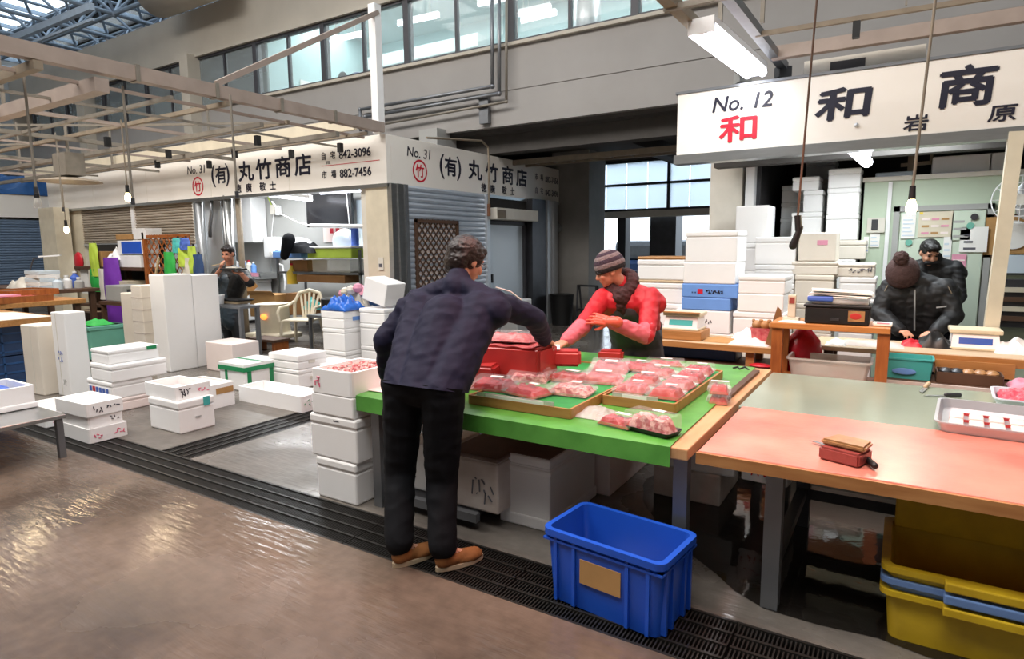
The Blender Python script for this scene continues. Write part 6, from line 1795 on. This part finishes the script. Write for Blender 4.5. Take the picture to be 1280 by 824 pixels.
# plastic chair
pc = thing('plastic_chair', 'cream plastic armchair with slatted back in the left stall', 'chair', (-8.35, 6.85, 0), 25)
B(-.24, .24, -.23, .22, .41, .44, .012).build('seat', 'cream', pc)
for sx in (-1, 1):
    MB().tube([(sx * .24, -.22, .42), (sx * .28, -.26, 0)], [.03, .022], 8).build('leg', 'cream', pc, True)
    MB().tube([(sx * .22, .2, .42), (sx * .26, .27, 0)], [.03, .022], 8).build('leg', 'cream', pc, True)
    MB().tube([(sx * .27, -.24, .4), (sx * .3, -.24, .55), (sx * .3, -.18, .63), (sx * .29, .1, .64), (sx * .25, .24, .7)], .024, 8).build('armrest', 'cream', pc, True)
MB().tube([(-.24, .22, .42), (-.25, .27, .68), (-.18, .31, .84), (0, .33, .89), (.18, .31, .84), (.25, .27, .68), (.24, .22, .42)], .028, 10).build('back_frame', 'cream', pc, True)
for k in range(5):
    x = -.14 + .07 * k
    MB().bar((x * .6, .23, .43), (x * 1.15, .325, .86 - abs(x) * .3), .038, .012, (0, 1, 0)).build('back_slat', 'cream', pc)
t = thing('teal_cloth', 'teal and black cloth hung behind the chair back', 'cloth', (-8.55, 7.25, 0.55))
crump(10, 10, .3, .2, .3, 14).build('cloth', 'teal', t, True)
lt = thing('steel_bench', 'low steel bench right of the plastic chair', 'bench', (-7.5, 6.9, 0))
B(-.5, .5, -.25, .25, .5, .54).build('top', 'steel', lt)
for x in (-.46, .46):
    for y in (-.22, .22):
        B(x - .02, x + .02, y - .02, y + .02, 0, .5).build('leg', 'steel', lt)
t = thing('black_bowl', 'round black pot on the steel bench behind the blue bag', 'pot', (-7.7, 6.95, 0.542))
MB().lathe([(.12, 0), (.2, .08), (.2, .24), (.18, .26), (0, .26)], n=20).build('pot', 'black', t, True)
# dark extinguisher stand and bin beyond the stall
t = thing('step_ladder', 'dark folded step stool beside the grey column', 'ladder', (-5.3, 11.25, 0))
for x in (-.2, .2):
    MB().tube([(x, 0, 0), (x, .05, .8), (x, .12, .8), (x, .3, 0)], .02, 8).build('side_rail', 'steel_dark', t, True)
B(-.2, .2, 0, .14, .3, .33).build('tread', 'black', t)
B(-.2, .2, .02, .14, .78, .81).build('tread', 'black', t)
t = thing('green_bin', 'dark green bin standing by the grey column', 'bin', (-5.8, 11.2, 0))
MB().lathe([(.2, 0), (.24, .6), (.25, .62), (.2, .62), (0, .6)], n=20).build('bin', 'rubber', t, True)
t = thing('white_box', 'small white appliance box by the white door', 'box', (-5.800,9.397,0.358))
B(-.2, .2, -.25, .25, 0, .3, .02).build('body', 'white', t)
B(.2, .204, -.15, .1, .08, .12).build('dark_mark', 'ink', t)
B(-.18, .18, -.22, .22, -.7, 0, .02).build('stand', 'paint_grey', t)

# ================================================================ PEOPLE
def blob(mb, name, m, parent, vox=0.008, it=5, wr=0.0, wf=9.0, seed=0):
    """merge closed shapes into one continuous skin"""
    bmesh.ops.recalc_face_normals(mb.bm, faces=mb.bm.faces[:])
    me = bpy.data.meshes.new(name)
    mb.bm.to_mesh(me)
    mb.bm.free()
    o = bpy.data.objects.new(name, me)
    COL.objects.link(o)
    md = o.modifiers.new('r', 'REMESH')
    md.mode = 'VOXEL'
    md.voxel_size = vox
    sm = o.modifiers.new('s', 'SMOOTH')
    sm.iterations = it
    sm.factor = 0.5
    dg = bpy.context.evaluated_depsgraph_get()
    m2 = bpy.data.meshes.new_from_object(o.evaluated_get(dg))
    bpy.data.objects.remove(o)
    if wr:
        nr = [v.normal.copy() for v in m2.vertices]
        for v, n in zip(m2.vertices, nr):
            p = v.co
            f = noise.noise(V((p.x * wf + seed, p.y * wf, p.z * wf * 1.9 + 0.6 * p.x * wf)))
            f2 = noise.noise(V((p.x * wf * 2.2, p.y * wf * 2.2 + seed, p.z * wf * 3.6 - p.x * wf)))
            v.co = p + n * wr * ((1 - abs(f) * 2.6) * 0.7 + f2 * 0.6)
    for p in m2.polygons:
        p.use_smooth = True
    o = bpy.data.objects.new(name, m2)
    m2.materials.clear()
    m2.materials.append(MATS[m])
    COL.objects.link(o)
    o.parent = parent
    return o

def hand(q, W, D, N, ts, curl=25.0, k=1.0, spread=4.0):
    """palm and five fingers; W wrist, D pointing to the fingers, N out of the back of the hand, ts = thumb side"""
    W, D, N = V(W), V(D).normalized(), V(N)
    N = (N - D * N.dot(D)).normalized()
    Sd = D.cross(N) * ts
    for o_, r in ((-0.026, 0.0135), (-0.009, 0.015), (0.009, 0.015), (0.026, 0.0145)):
        q.cap(W + Sd * o_ * 0.7 * k, W + D * 0.085 * k + Sd * o_ * k, 0.015 * k, r * k)
    q.cap(W - D * 0.03 * k, W + D * 0.03 * k, 0.024 * k, 0.02 * k)
    for i, (o_, L, r) in enumerate(((0.031, 0.072, 0.0088), (0.0105, 0.082, 0.009), (-0.0105, 0.075, 0.0086), (-0.031, 0.058, 0.0078))):
        p = W + D * 0.088 * k + Sd * o_ * k
        d = (D + Sd * math.tan(R(spread)) * (o_ / 0.02)).normalized()
        a = R(curl * (0.6 + 0.18 * i))
        for sgm, f in enumerate((0.45, 0.32, 0.23)):
            ax = d.cross(N).normalized()
            d = (Matrix.Rotation(-a, 3, ax) @ d).normalized()
            N2 = ax.cross(d)
            e = p + d * L * f * k
            q.cap(p, e, r * (1 - 0.1 * sgm) * k, r * (0.92 - 0.1 * sgm) * k, 10)
            p = e
    p = W + D * 0.025 * k + Sd * 0.03 * k - N * 0.006 * k
    d = (D * 0.75 + Sd * 0.62 - N * 0.35).normalized()
    e = p + d * 0.042 * k
    q.cap(p, e, 0.0125 * k, 0.0105 * k, 10)
    d2 = (D * 0.9 + Sd * 0.2 - N * 0.4).normalized()
    q.cap(e, e + d2 * 0.032 * k, 0.0105 * k, 0.0085 * k, 10)

def head_axes(F, tilt=0.0):
    F = V(F).normalized()
    Rr = F.cross(V((0, 0, 1))).normalized()
    U = Rr.cross(F).normalized()
    if tilt:
        Q = Matrix.Rotation(R(tilt), 3, F)
        Rr, U = Q @ Rr, Q @ U
    return F, Rr, U

def add_head(q, c, F, Rr, U, neck, nr=0.055):
    c = V(c)
    A = dict(X=Rr, Y=F, Z=U)
    q.ell(c + U * 0.025 - F * 0.012, (0.077, 0.098, 0.095), **A)
    q.ell(c + F * 0.03 - U * 0.035, (0.064, 0.062, 0.075), **A)
    q.ell(c + F * 0.048 - U * 0.082, (0.04, 0.038, 0.03), **A)
    q.ell(c + F * 0.068 - U * 0.098, (0.022, 0.018, 0.016), **A)
    q.cap(c + F * 0.088 + U * 0.012, c + F * 0.109 - U * 0.03, 0.009, 0.0145)
    for s in (-1, 1):
        q.ell(c + F * 0.1 - U * 0.034 + Rr * s * 0.012, 0.009)
        q.ell(c + F * 0.07 - U * 0.03 + Rr * s * 0.036, (0.026, 0.024, 0.026), **A)
        q.cap(c + F * 0.084 + U * 0.026 + Rr * s * 0.012, c + F * 0.072 + U * 0.026 + Rr * s * 0.05, 0.01, 0.009)
        q.ell(c - F * 0.006 - U * 0.008 + Rr * s * 0.079, (0.011, 0.022, 0.033), **A)
        q.ell(c + F * 0.004 - U * 0.03 + Rr * s * 0.077, (0.009, 0.012, 0.012), **A)
    q.cap(c + F * 0.09 - U * 0.058 + Rr * -0.016, c + F * 0.09 - U * 0.058 + Rr * 0.016, 0.008)
    q.cap(c + F * 0.087 - U * 0.07 + Rr * -0.014, c + F * 0.087 - U * 0.07 + Rr * 0.014, 0.009)
    q.cap(c - U * 0.05 - F * 0.025, neck, nr * 0.95, nr * 1.08)

def face_parts(t, c, F, Rr, U, brow='hair_black', shut=False):
    c = V(c)
    A = dict(X=Rr, Y=F, Z=U)
    for s in (-1, 1):
        e = c + F * 0.078 + U * 0.006 + Rr * s * 0.032
        ey = MB().ell(e, (0.0155, 0.013, 0.007 if shut else 0.009), **A).build('eye', 'white' if not shut else brow, t, 'all')
        MB().ell(e + F * 0.0085, (0.006, 0.006, 0.006), **A).build('iris', 'hair_black', ey, 'all')
        MB().cap(e + U * 0.021 + F * 0.009 - Rr * s * 0.014, e + U * 0.022 + F * 0.002 + Rr * s * 0.016, 0.0045, 0.003).build('eyebrow', brow, t, 'all')
    MB().cap(c + F * 0.0985 - U * 0.064 - Rr * 0.018, c + F * 0.0985 - U * 0.064 + Rr * 0.018, 0.0025).build('mouth', 'meat_brown', t, 'all')

def glasses(t, c, F, Rr, U):
    c = V(c)
    q = MB()
    for s in (-1, 1):
        e = c + F * 0.1 + U * 0.004 + Rr * s * 0.033
        q.tube([e + Rr * 0.024 * math.cos(a) + U * 0.017 * math.sin(a) for a in [2 * math.pi * k / 16 for k in range(17)]], 0.0022, 6, False)
        q.cyl(e + Rr * s * 0.024 + U * 0.004, c - F * 0.005 + Rr * s * 0.084 + U * 0.004, 0.0022, n=6)
    q.cyl(c + F * 0.102 + U * 0.006 - Rr * 0.01, c + F * 0.102 + U * 0.006 + Rr * 0.01, 0.0022, n=6)
    q.build('spectacles', 'steel_dark', t, 'all')

def lerp(a, b, k):
    return V(a) * (1 - k) + V(b) * k

def cut(o, p, n):
    """trim a garment: keep what lies on the side n points to"""
    bm = bmesh.new()
    bm.from_mesh(o.data)
    bmesh.ops.bisect_plane(bm, geom=bm.verts[:] + bm.edges[:] + bm.faces[:], plane_co=V(p), plane_no=V(n), clear_inner=True)
    bm.to_mesh(o.data)
    bm.free()

def person(label, J, F, top, legs, skin='skin', g=1.0, vox=0.007, tilt=0, wr=0.006, hands=None, hem=0.0, wristk=1.0, sleeve=1.0, arms=True, shoes=None, seed=0, tw=0.075, hemcut=None, shut=False):
    P = {k: V(v) for k, v in J.items()}
    base = V((P['pelvis'].x, P['pelvis'].y, 0))
    t = thing('person', label, 'person', base)
    for k in P:
        P[k] = P[k] - base
    pel, neck, hd = P['pelvis'], P['neck'], P['head']
    side = (P['shR'] - P['shL']).normalized()
    up = (neck - pel).normalized()
    fwd = up.cross(side).normalized()
    Fh, Rr, U = head_axes(F, tilt)
    # --- body: one continuous skin
    q = MB()
    add_head(q, hd, Fh, Rr, U, neck)
    hips = {s: P.get('hip' + s, pel + side * (0.09 if s == 'R' else -0.09)) for s in 'LR'}
    for s, sg in (('L', -1), ('R', 1)):
        sh, el, wr_ = P['sh' + s], P['el' + s], P['wr' + s]
        q.cap(pel + side * sg * 0.06, sh - side * sg * 0.07 - up * 0.04, 0.1 * g, 0.08 * g)
        q.cap(sh, el, 0.05 * g, 0.042 * g)
        q.cap(el, wr_, 0.042 * g, 0.028)
        if 'kn' + s in P:
            q.cap(hips[s], P['kn' + s], 0.08 * g, 0.055 * g)
            q.cap(P['kn' + s], P['an' + s], 0.054 * g, 0.032)
            q.cap(P['an' + s], P['toe' + s] * 0.8 + V((P['an' + s].x, P['an' + s].y, 0)) * 0.2 + V((0, 0, 0.03)), 0.028, 0.014)
        hk = (hands or {}).get(s)
        if hk:
            hand(q, wr_, hk[0], hk[1], hk[2], hk[3])
    q.cap(P['shL'] - up * 0.04, P['shR'] - up * 0.04, 0.05 * g)
    q.cap(neck - up * 0.04, neck, 0.05, 0.055)
    body = blob(q, 'body', skin, t, vox, 4)
    face_parts(t, hd, Fh, Rr, U, 'hair_black', shut)
    # --- top
    q = MB()
    ch = lerp(pel, neck, 0.62)
    for s, sg in (('L', -1), ('R', 1)):
        sh, el, wr_ = P['sh' + s], P['el' + s], P['wr' + s]
        q.cap(pel + side * sg * tw * g - up * hem, sh - side * sg * 0.075 - up * 0.05, 0.125 * g, 0.115 * g)
        q.cap(sh - side * sg * 0.015, el, 0.078 * g, 0.064 * g)
        q.cap(el, lerp(el, wr_, sleeve), 0.064 * g, 0.05 * g)
        q.cap(neck - up * 0.02, sh - up * 0.01, 0.062 * g, 0.07 * g)
    q.cap(pel - up * hem, ch, 0.14 * g, 0.135 * g)
    q.cap(P['shL'] - up * 0.06, P['shR'] - up * 0.06, 0.095 * g)
    q.cap(neck - up * 0.05, neck + up * 0.015, 0.078, 0.07)
    jk = blob(q, 'jacket', top, t, max(vox, 0.009), 5, wr, 8.0, seed)
    if hemcut:
        cut(jk, pel + V((0, 0, hemcut[0])), hemcut[1])
    # --- legs
    if 'knL' in P:
        q = MB()
        for s in 'LR':
            q.cap(hips[s], P['kn' + s], 0.112 * g, 0.084 * g)
            q.cap(P['kn' + s], lerp(P['kn' + s], P['an' + s], 0.93), 0.083 * g, 0.072 * g)
        q.cap(hips['L'] + V((0, 0, 0.06)), hips['R'] + V((0, 0, 0.06)), 0.118 * g)
        tz = blob(q, 'trousers', legs, t, max(vox, 0.009), 5, wr * 0.7, 7.0, seed + 3)
        if hemcut:
            cut(tz, pel + V((0, 0, hemcut[0] + 0.015)), -V(hemcut[1]))
        for s in 'LR':
            a, to = P['an' + s], P['toe' + s]
            d = (V((to.x, to.y, 0)) - V((a.x, a.y, 0))).normalized()
            hz = V((a.x, a.y, 0)) - d * 0.035
            L = (V((to.x, to.y, 0)) - hz).length
            q = MB()
            q.cap(hz + d * 0.035 + V((0, 0, 0.05)), hz + d * (L - 0.04) + V((0, 0, 0.035)), 0.042, 0.034)
            q.ell(hz + d * (L * 0.66) + V((0, 0, 0.032)), (L * 0.36, 0.047, 0.036), d, V((0, 0, 1)).cross(d), (0, 0, 1))
            q.cap(hz + d * 0.04 + V((0, 0, 0.05)), a + V((0, 0, 0.035)), 0.043, 0.046)
            sh_ = blob(q, 'shoe', shoes or 'black', t, 0.006, 4)
            n2 = V((0, 0, 1)).cross(d)
            pts = []
            for k in range(20):
                an = 2 * math.pi * k / 20
                wv = 0.044 if math.cos(an) > 0 else 0.04
                pp = hz + d * (L * 0.5 + L * 0.53 * math.cos(an)) + n2 * wv * math.sin(an) * (1.0 if abs(math.sin(an)) < 0.9 else 1.02)
                pts.append((pp.x, pp.y))
            MB().prism(pts, 0.0, 0.022).build('sole', 'sole', sh_)
            if shoes == 'suede':
                for k in range(3):
                    lp = hz + d * (L * (0.45 + 0.09 * k)) + V((0, 0, 0.078 - 0.008 * k))
                    MB().cyl(lp - n2 * 0.022, lp + n2 * 0.022, 0.003, n=6).build('lace', 'rust', sh_)
            MB().cap(a + V((0, 0, 0.02)), a + V((0, 0, 0.05)), 0.04, 0.038).build('sock', 'navy_black', t, 'all')
    return t, P, dict(F=Fh, R=Rr, U=U, up=up, side=side, fwd=fwd, base=base)

# ---------------- customer in navy, seen from behind
JC = dict(pelvis=(-2.041,2.420,0.893), neck=(-2.119,2.820,1.402), head=(-2.129,2.930,1.515),
          shL=(-2.394,2.760,1.279), shR=(-1.875,2.840,1.293), elL=(-2.478,2.600,1.074), wrL=(-2.584,2.720,0.842),
          elR=(-1.784,3.100,1.183), wrR=(-1.887,3.400,1.015),
          hipL=(-2.167,2.400,0.832), hipR=(-1.924,2.420,0.849), knL=(-2.214,2.400,0.397), knR=(-1.964,2.440,0.389),
          anL=(-2.07, 2.22, 0.1), anR=(-1.855, 2.30, 0.1), toeL=(-2.0, 2.42, 0), toeR=(-1.76, 2.5, 0))
tc, PC, AC = person('man in navy jacket and black trousers bending over the green table, seen from behind', JC, (0.28, 0.86, -0.42), 'navy', 'navy_black', 'skin', 1.0, 0.006, 0, 0.007,
                    dict(L=((0.1, 0.7, -0.6), (-1, 0, 0), 1, 20), R=((-0.1, 0.9, -0.35), (0.1, 0.3, 0.95), -1, 30)), 0.08, shoes='suede', seed=2, tw=0.1, hemcut=(-0.01, (0, 0.25, 0.97)))
c = PC['head']; F_, Rr_, U_ = AC['F'], AC['R'], AC['U']
q = MB()
A = dict(X=Rr_, Y=F_, Z=U_)
q.ell(c + U_ * 0.035 - F_ * 0.028, (0.102, 0.115, 0.108), **A).ell(c - F_ * 0.07 - U_ * 0.02, (0.09, 0.062, 0.09), **A)
q.ell(c + F_ * 0.045 + U_ * 0.075, (0.075, 0.05, 0.042), **A)
for s in (-1, 1):
    q.cap(c + Rr_ * s * 0.078 + U_ * 0.04 + F_ * 0.03, c + Rr_ * s * 0.08 - U_ * 0.005 + F_ * 0.026, 0.02, 0.012)
    q.cap(c + Rr_ * s * 0.06 - F_ * 0.07 + U_ * 0.0, c + Rr_ * s * 0.05 - F_ * 0.07 - U_ * 0.085, 0.035, 0.02)
blob(q, 'hair', 'hair_brown', tc, 0.006, 3, 0.0035, 26, 4)
glasses(tc, c, F_, Rr_, U_)
q = MB()
q.tube([PC['shR'] + V(p) for p in ((0.02, -0.03, 0.085), (0.075, 0.03, 0.06), (0.1, 0.1, 0.01))], 0.004, 6)
q.build('sleeve_piping', 'paper', tc, True)
q = MB().tube([lerp(PC['shL'], PC['pelvis'], 0.9) + AC['side'] * 0.0, lerp(PC['shR'], PC['pelvis'], 0.9)], 0.002, 6)
q.bm.free()
note = thing('money_slip', 'pale folded paper passed between the two meeting hands', 'paper', (-1.949,3.620,0.927), 30)
MB().sheet(lambda u, v: (-0.05 + 0.1 * u, -0.09 + 0.18 * v, 0.012 * math.sin(v * 3)), 6, 8, 0.002).build('paper', 'paper', note, True)

# ---------------- woman in red behind the table
JW = dict(pelvis=(-1.84, 4.9, 0.86), neck=(-1.869,4.640,1.279), head=(-1.936,4.540,1.401),
          shR=(-2.001,4.540,1.193), shL=(-1.619,4.640,1.199), elR=(-2.013,4.220,0.994), wrR=(-1.991,3.900,0.924),
          elL=(-1.571,4.380,0.931), wrL=(-1.778,4.180,1.048),
          knL=(-1.7, 5.02, 0.46), knR=(-1.95, 5.02, 0.46), anL=(-1.68, 5.1, 0.1), anR=(-1.95, 5.1, 0.1), toeL=(-1.7, 4.9, 0), toeR=(-2.0, 4.9, 0))
tw, PW, AW = person('woman in red jacket, striped knit cap and dark apron behind the green table', JW, (-0.78, -0.5, -0.3), 'jacket_red', 'apron', 'skin_ruddy', 0.98, 0.006, 0, 0.006,
                    dict(R=((-0.35, -0.85, -0.3), (0.2, -0.3, 0.9), 1, 24), L=((-0.95, -0.1, 0.15), (0.1, -0.9, 0.4), -1, 20)), 0.0, sleeve=0.35, shoes='rubber', seed=5)
c = PW['head']; F_, Rr_, U_ = AW['F'], AW['R'], AW['U']
def sleeve(t, el, wr_, m, r0=0.066, r1=0.05, k0=0.05):
    q = MB().cap(lerp(el, wr_, k0), lerp(el, wr_, 0.92), r0, r1)
    return blob(q, 'sleeve_cover', m, t, 0.009, 4, 0.006, 12, 3)
sleeve(tw, PW['elR'], PW['wrR'], 'sleeve_pink')
sleeve(tw, PW['elL'], PW['wrL'], 'sleeve_pink')
MB().cap(lerp(PW['shL'], PW['elL'], 0.8), lerp(PW['elL'], PW['wrL'], 0.1), 0.066, 0.066).build('elbow_cover', 'sleeve_pink', tw, 'all')
q = MB()
hand(q, PW['wrL'], (-0.95, -0.1, 0.15), (0.1, -0.9, 0.4), -1, 20, 1.16)
q.cap(PW['wrL'] + V((0.06, 0, 0)), PW['wrL'], 0.042, 0.036)
blob(q, 'rubber_glove', 'glove_orange', tw, 0.005, 2)
def knit_cap(t, c, F, Rr, U, mats, r=(0.1, 0.122, 0.13), lift=0.035, v0=-0.15):
    c = V(c) + U * lift - F * 0.012
    n = len(mats)
    tmax = math.pi / 2 - v0 * 2
    for k, m in enumerate(mats):
        t0, t1 = tmax * (1 - k / n), tmax * (1 - (k + 1) / n)
        def f(u, v):
            th = max(t0 + (t1 - t0) * v, 0.001)
            bul = 1.0 + 0.02 * math.sin(v * math.pi)
            a = 2 * math.pi * u
            zig = 0.0
            return c + Rr * (r[0] * bul * math.sin(th) * math.cos(a)) + F * (r[1] * bul * math.sin(th) * math.sin(a)) + U * (r[2] * math.cos(th) + zig)
        MB().sheet(f, 36, 6, 0.008).build('cap_band', m, t, True)
knit_cap(tw, c, F_, Rr_, U_, ['knit_black', 'knit_grey', 'knit_plum', 'knit_grey', 'knit_plum', 'knit_grey', 'knit_grey'])
glasses(tw, c, F_, Rr_, U_)
q = MB()
nk = PW['neck']
ring_ = [nk + (AW['side'] * math.cos(a) * 0.09 + AW['fwd'] * math.sin(a) * 0.1) + AW['up'] * (0.045 - 0.05 * max(0, math.sin(a))) for a in [2 * math.pi * k / 14 for k in range(15)]]
for a, b in zip(ring_[:-1], ring_[1:]):
    q.cap(a, b, 0.052)
q.cap(nk + AW['fwd'] * 0.12 - AW['up'] * 0.02, nk + AW['fwd'] * 0.15 - AW['up'] * 0.12 + AW['side'] * 0.02, 0.075, 0.06)
blob(q, 'scarf', 'scarf', tw, 0.008, 3, 0.008, 14, 6)
q = MB()
pl = PW['pelvis']
for sg in (-1, 1):
    q.cap(pl + AW['side'] * sg * 0.08 + AW['fwd'] * 0.05, lerp(pl, nk, 0.68) + AW['side'] * sg * 0.05 + AW['fwd'] * 0.12, 0.135, 0.1)
    q.cap(pl + AW['side'] * sg * 0.07 + AW['fwd'] * 0.02, pl + AW['side'] * sg * 0.09 + V((0, 0, -0.4)), 0.13, 0.15)
blob(q, 'apron', 'apron', tw, 0.01, 5, 0.005, 7, 9)
for sg in (-1, 1):
    a = lerp(pl, nk, 0.6) + AW['side'] * sg * 0.07 + AW['fwd'] * 0.13
    b = nk + AW['side'] * sg * 0.1 + AW['fwd'] * 0.075 - AW['up'] * 0.02
    d = nk + AW['side'] * sg * 0.09 - AW['fwd'] * 0.06
    MB().tube([a, lerp(a, b, 0.5) + AW['fwd'] * 0.02, b, d], 0.012, 6).build('apron_strap', 'apron', tw, True)
MB().ell(PW['shL'] + AW['fwd'] * 0.085 - AW['side'] * -0.03, 0.012, n=10).build('button', 'black', tw, True)

# ---------------- man in black with a bobble hat
JB = dict(pelvis=(0.13, 7.12, 0.8), neck=(0.1, 6.98, 1.27), head=(-0.001,6.900,1.291), shR=(-0.1, 6.98, 1.17), shL=(0.35, 6.98, 1.17),
          elR=(-0.17, 6.9, 0.93), elL=(0.42, 6.9, 0.93), wrR=(0.0, 6.68, 0.8), wrL=(0.28, 6.68, 0.8),
          knL=(0.25, 7.15, 0.44), knR=(0.02, 7.15, 0.44), anL=(0.25, 7.2, 0.1), anR=(0.02, 7.2, 0.1), toeL=(0.27, 7.0, 0), toeR=(0.0, 7.0, 0))
tb3, PB, AB = person('man in black zip jacket and brown bobble hat looking down at the counter', JB, (-0.12, -0.8, -0.75), 'jacket_black', 'navy_black', 'skin', 1.22, 0.009, 0, 0.008,
                     dict(R=((0.5, -0.6, -0.1), (0, -0.2, 1), -1, 30), L=((-0.5, -0.6, -0.1), (0, -0.2, 1), 1, 30)), 0.0, shoes='black', seed=8, shut=True)
c = PB['head']; F_, Rr_, U_ = AB['F'], AB['R'], AB['U']
knit_cap(tb3, c, F_, Rr_, U_, ['knit_brown', 'knit_brown', 'knit_brown', 'knit_brown'], (0.138, 0.155, 0.165), 0.02, -0.2)
q = MB().ell(c + U_ * 0.215 - F_ * 0.01, 0.06, n=16)
blob(q, 'pompom', 'knit_brown', tb3, 0.008, 1, 0.012, 40, 3)
pl, nk = PB['pelvis'], PB['neck']
zp = [lerp(pl, nk, k) + AB['fwd'] * d_ for k, d_ in ((0.05, 0.18), (0.35, 0.182), (0.6, 0.178), (0.85, 0.14))]
MB().tube(zp, 0.008, 6).build('zip', 'aluminium', tb3, True)
for sg, sh in ((-1, PB['shL']), (1, PB['shR'])):
    MB().tube([sh + AB['up'] * 0.065 + AB['fwd'] * 0.06, sh + AB['fwd'] * 0.105 + AB['up'] * 0.01 + AB['side'] * sg * 0.03, sh + AB['fwd'] * 0.1 - AB['up'] * 0.05 + AB['side'] * sg * 0.05], 0.005, 6).build('piping', 'pipe_tan', tb3, True)
MB().bar(lerp(pl, PB['shL'], 0.68) + AB['fwd'] * 0.172, lerp(pl, PB['shL'], 0.72) + AB['fwd'] * 0.168 - AB['side'] * 0.07, 0.008, 0.012).build('chest_mark', 'aluminium', tb3)

# ---------------- second man in black behind him
JD = dict(pelvis=(0.3, 7.95, 0.85), neck=(0.27, 7.78, 1.42), head=(0.220,7.700,1.487), shR=(0.07, 7.8, 1.33), shL=(0.46, 7.8, 1.33),
          elR=(0.02, 7.72, 1.05), elL=(0.5, 7.72, 1.05), wrR=(0.12, 7.55, 0.92), wrL=(0.42, 7.55, 0.92),
          knL=(0.4, 7.95, 0.46), knR=(0.2, 7.95, 0.46), anL=(0.4, 8.0, 0.1), anR=(0.2, 8.0, 0.1), toeL=(0.42, 7.8, 0), toeR=(0.18, 7.8, 0))
td2, PD, AD = person('dark haired man in black standing behind the man with the bobble hat', JD, (0.35, -0.8, -0.5), 'jacket_black', 'navy_black', 'skin', 1.0, 0.009, 0, 0.006,
                     dict(R=((0.4, -0.6, -0.3), (0, -0.4, 1), -1, 30), L=((-0.4, -0.6, -0.3), (0, -0.4, 1), 1, 30)), shoes='black', seed=12, shut=True)
def short_hair(t, c, F, Rr, U, m, seed):
    q = MB()
    A = dict(X=Rr, Y=F, Z=U)
    q.ell(c + U * 0.045 - F * 0.022, (0.087, 0.1, 0.088), **A).ell(c - F * 0.055 - U * 0.01, (0.076, 0.058, 0.07), **A)
    q.ell(c + F * 0.05 + U * 0.085, (0.066, 0.044, 0.03), **A)
    return blob(q, 'hair', m, t, 0.008, 2, 0.007, 30, seed)
short_hair(td2, PD['head'], AD['F'], AD['R'], AD['U'], 'hair_black', 1)
MB().cap(PD['head'] + AD['F'] * 0.1 - AD['U'] * 0.06 - AD['R'] * 0.05, PD['head'] + AD['F'] * 0.1 - AD['U'] * 0.06 + AD['R'] * 0.05, 0.02).build('face_mask', 'jacket_black', td2, 'all')

# ---------------- man eating at the steel table
JE = dict(pelvis=(-8.973,5.950,0.806), neck=(-8.830,5.920,1.310), head=(-8.727,5.840,1.519), shR=(-9.149,5.920,1.219), shL=(-8.483,5.920,1.216),
          elR=(-9.118,5.780,1.064), elL=(-8.107,5.740,1.101), wrR=(-8.599,5.620,1.298), wrL=(-8.070,5.580,1.237),
          knL=(-8.82, 5.95, 0.46), knR=(-9.05, 5.95, 0.46), anL=(-8.82, 6.0, 0.1), anR=(-9.06, 6.0, 0.1), toeL=(-8.8, 5.8, 0), toeR=(-9.08, 5.8, 0))
te, PE, AE = person('dark haired man in black shirt and dark apron eating from a tray', JE, (0.35, -0.9, -0.25), 'jacket_black', 'apron', 'skin_ruddy', 1.12, 0.008, 0, 0.005,
                    dict(R=((0.45, -0.2, 0.75), (-0.6, -0.6, 0.2), -1, 40), L=((-0.75, -0.3, 0.1), (0.1, 0, -1), -1, 25)), sleeve=0.15, shoes='rubber', seed=15, shut=True)
short_hair(te, PE['head'], AE['F'], AE['R'], AE['U'], 'hair_brown', 2)
q = MB()
pl, nk = PE['pelvis'], PE['neck']
for sg in (-1, 1):
    q.cap(pl + AE['side'] * sg * 0.08 + AE['fwd'] * 0.035, lerp(pl, nk, 0.6) + AE['side'] * sg * 0.07 + AE['fwd'] * 0.05, 0.14, 0.12)
    q.cap(pl + AE['side'] * sg * 0.08 + AE['fwd'] * 0.02, pl + AE['side'] * sg * 0.09 + V((0, 0, -0.35)), 0.14, 0.15)
blob(q, 'apron', 'apron_blue', te, 0.01, 5, 0.005, 7, 2)
w_ = PE['wrL'] + AE['base'] + V((-0.12, -0.02, 0.05))
t = thing('food_tray', 'small black food tray held by the eating man', 'tray', w_)
B(-.2, .17, -.1, .1, 0, .025, .008).build('tray', 'black', t)
B(-.12, .1, -.06, .06, .025, .045, .01).build('food', 'offwhite', t)
t = thing('chopsticks', 'pale chopsticks lifted to the mouth of the eating man', 'chopsticks', PE['wrR'] + AE['base'] + V((0.05, -0.08, 0.06)))
for k in (0, 1):
    MB().cyl((-0.14, -0.0, -0.02 + 0.01 * k), (0.12, 0.03, 0.03), 0.004, n=6).build('stick', 'wood_pale', t)
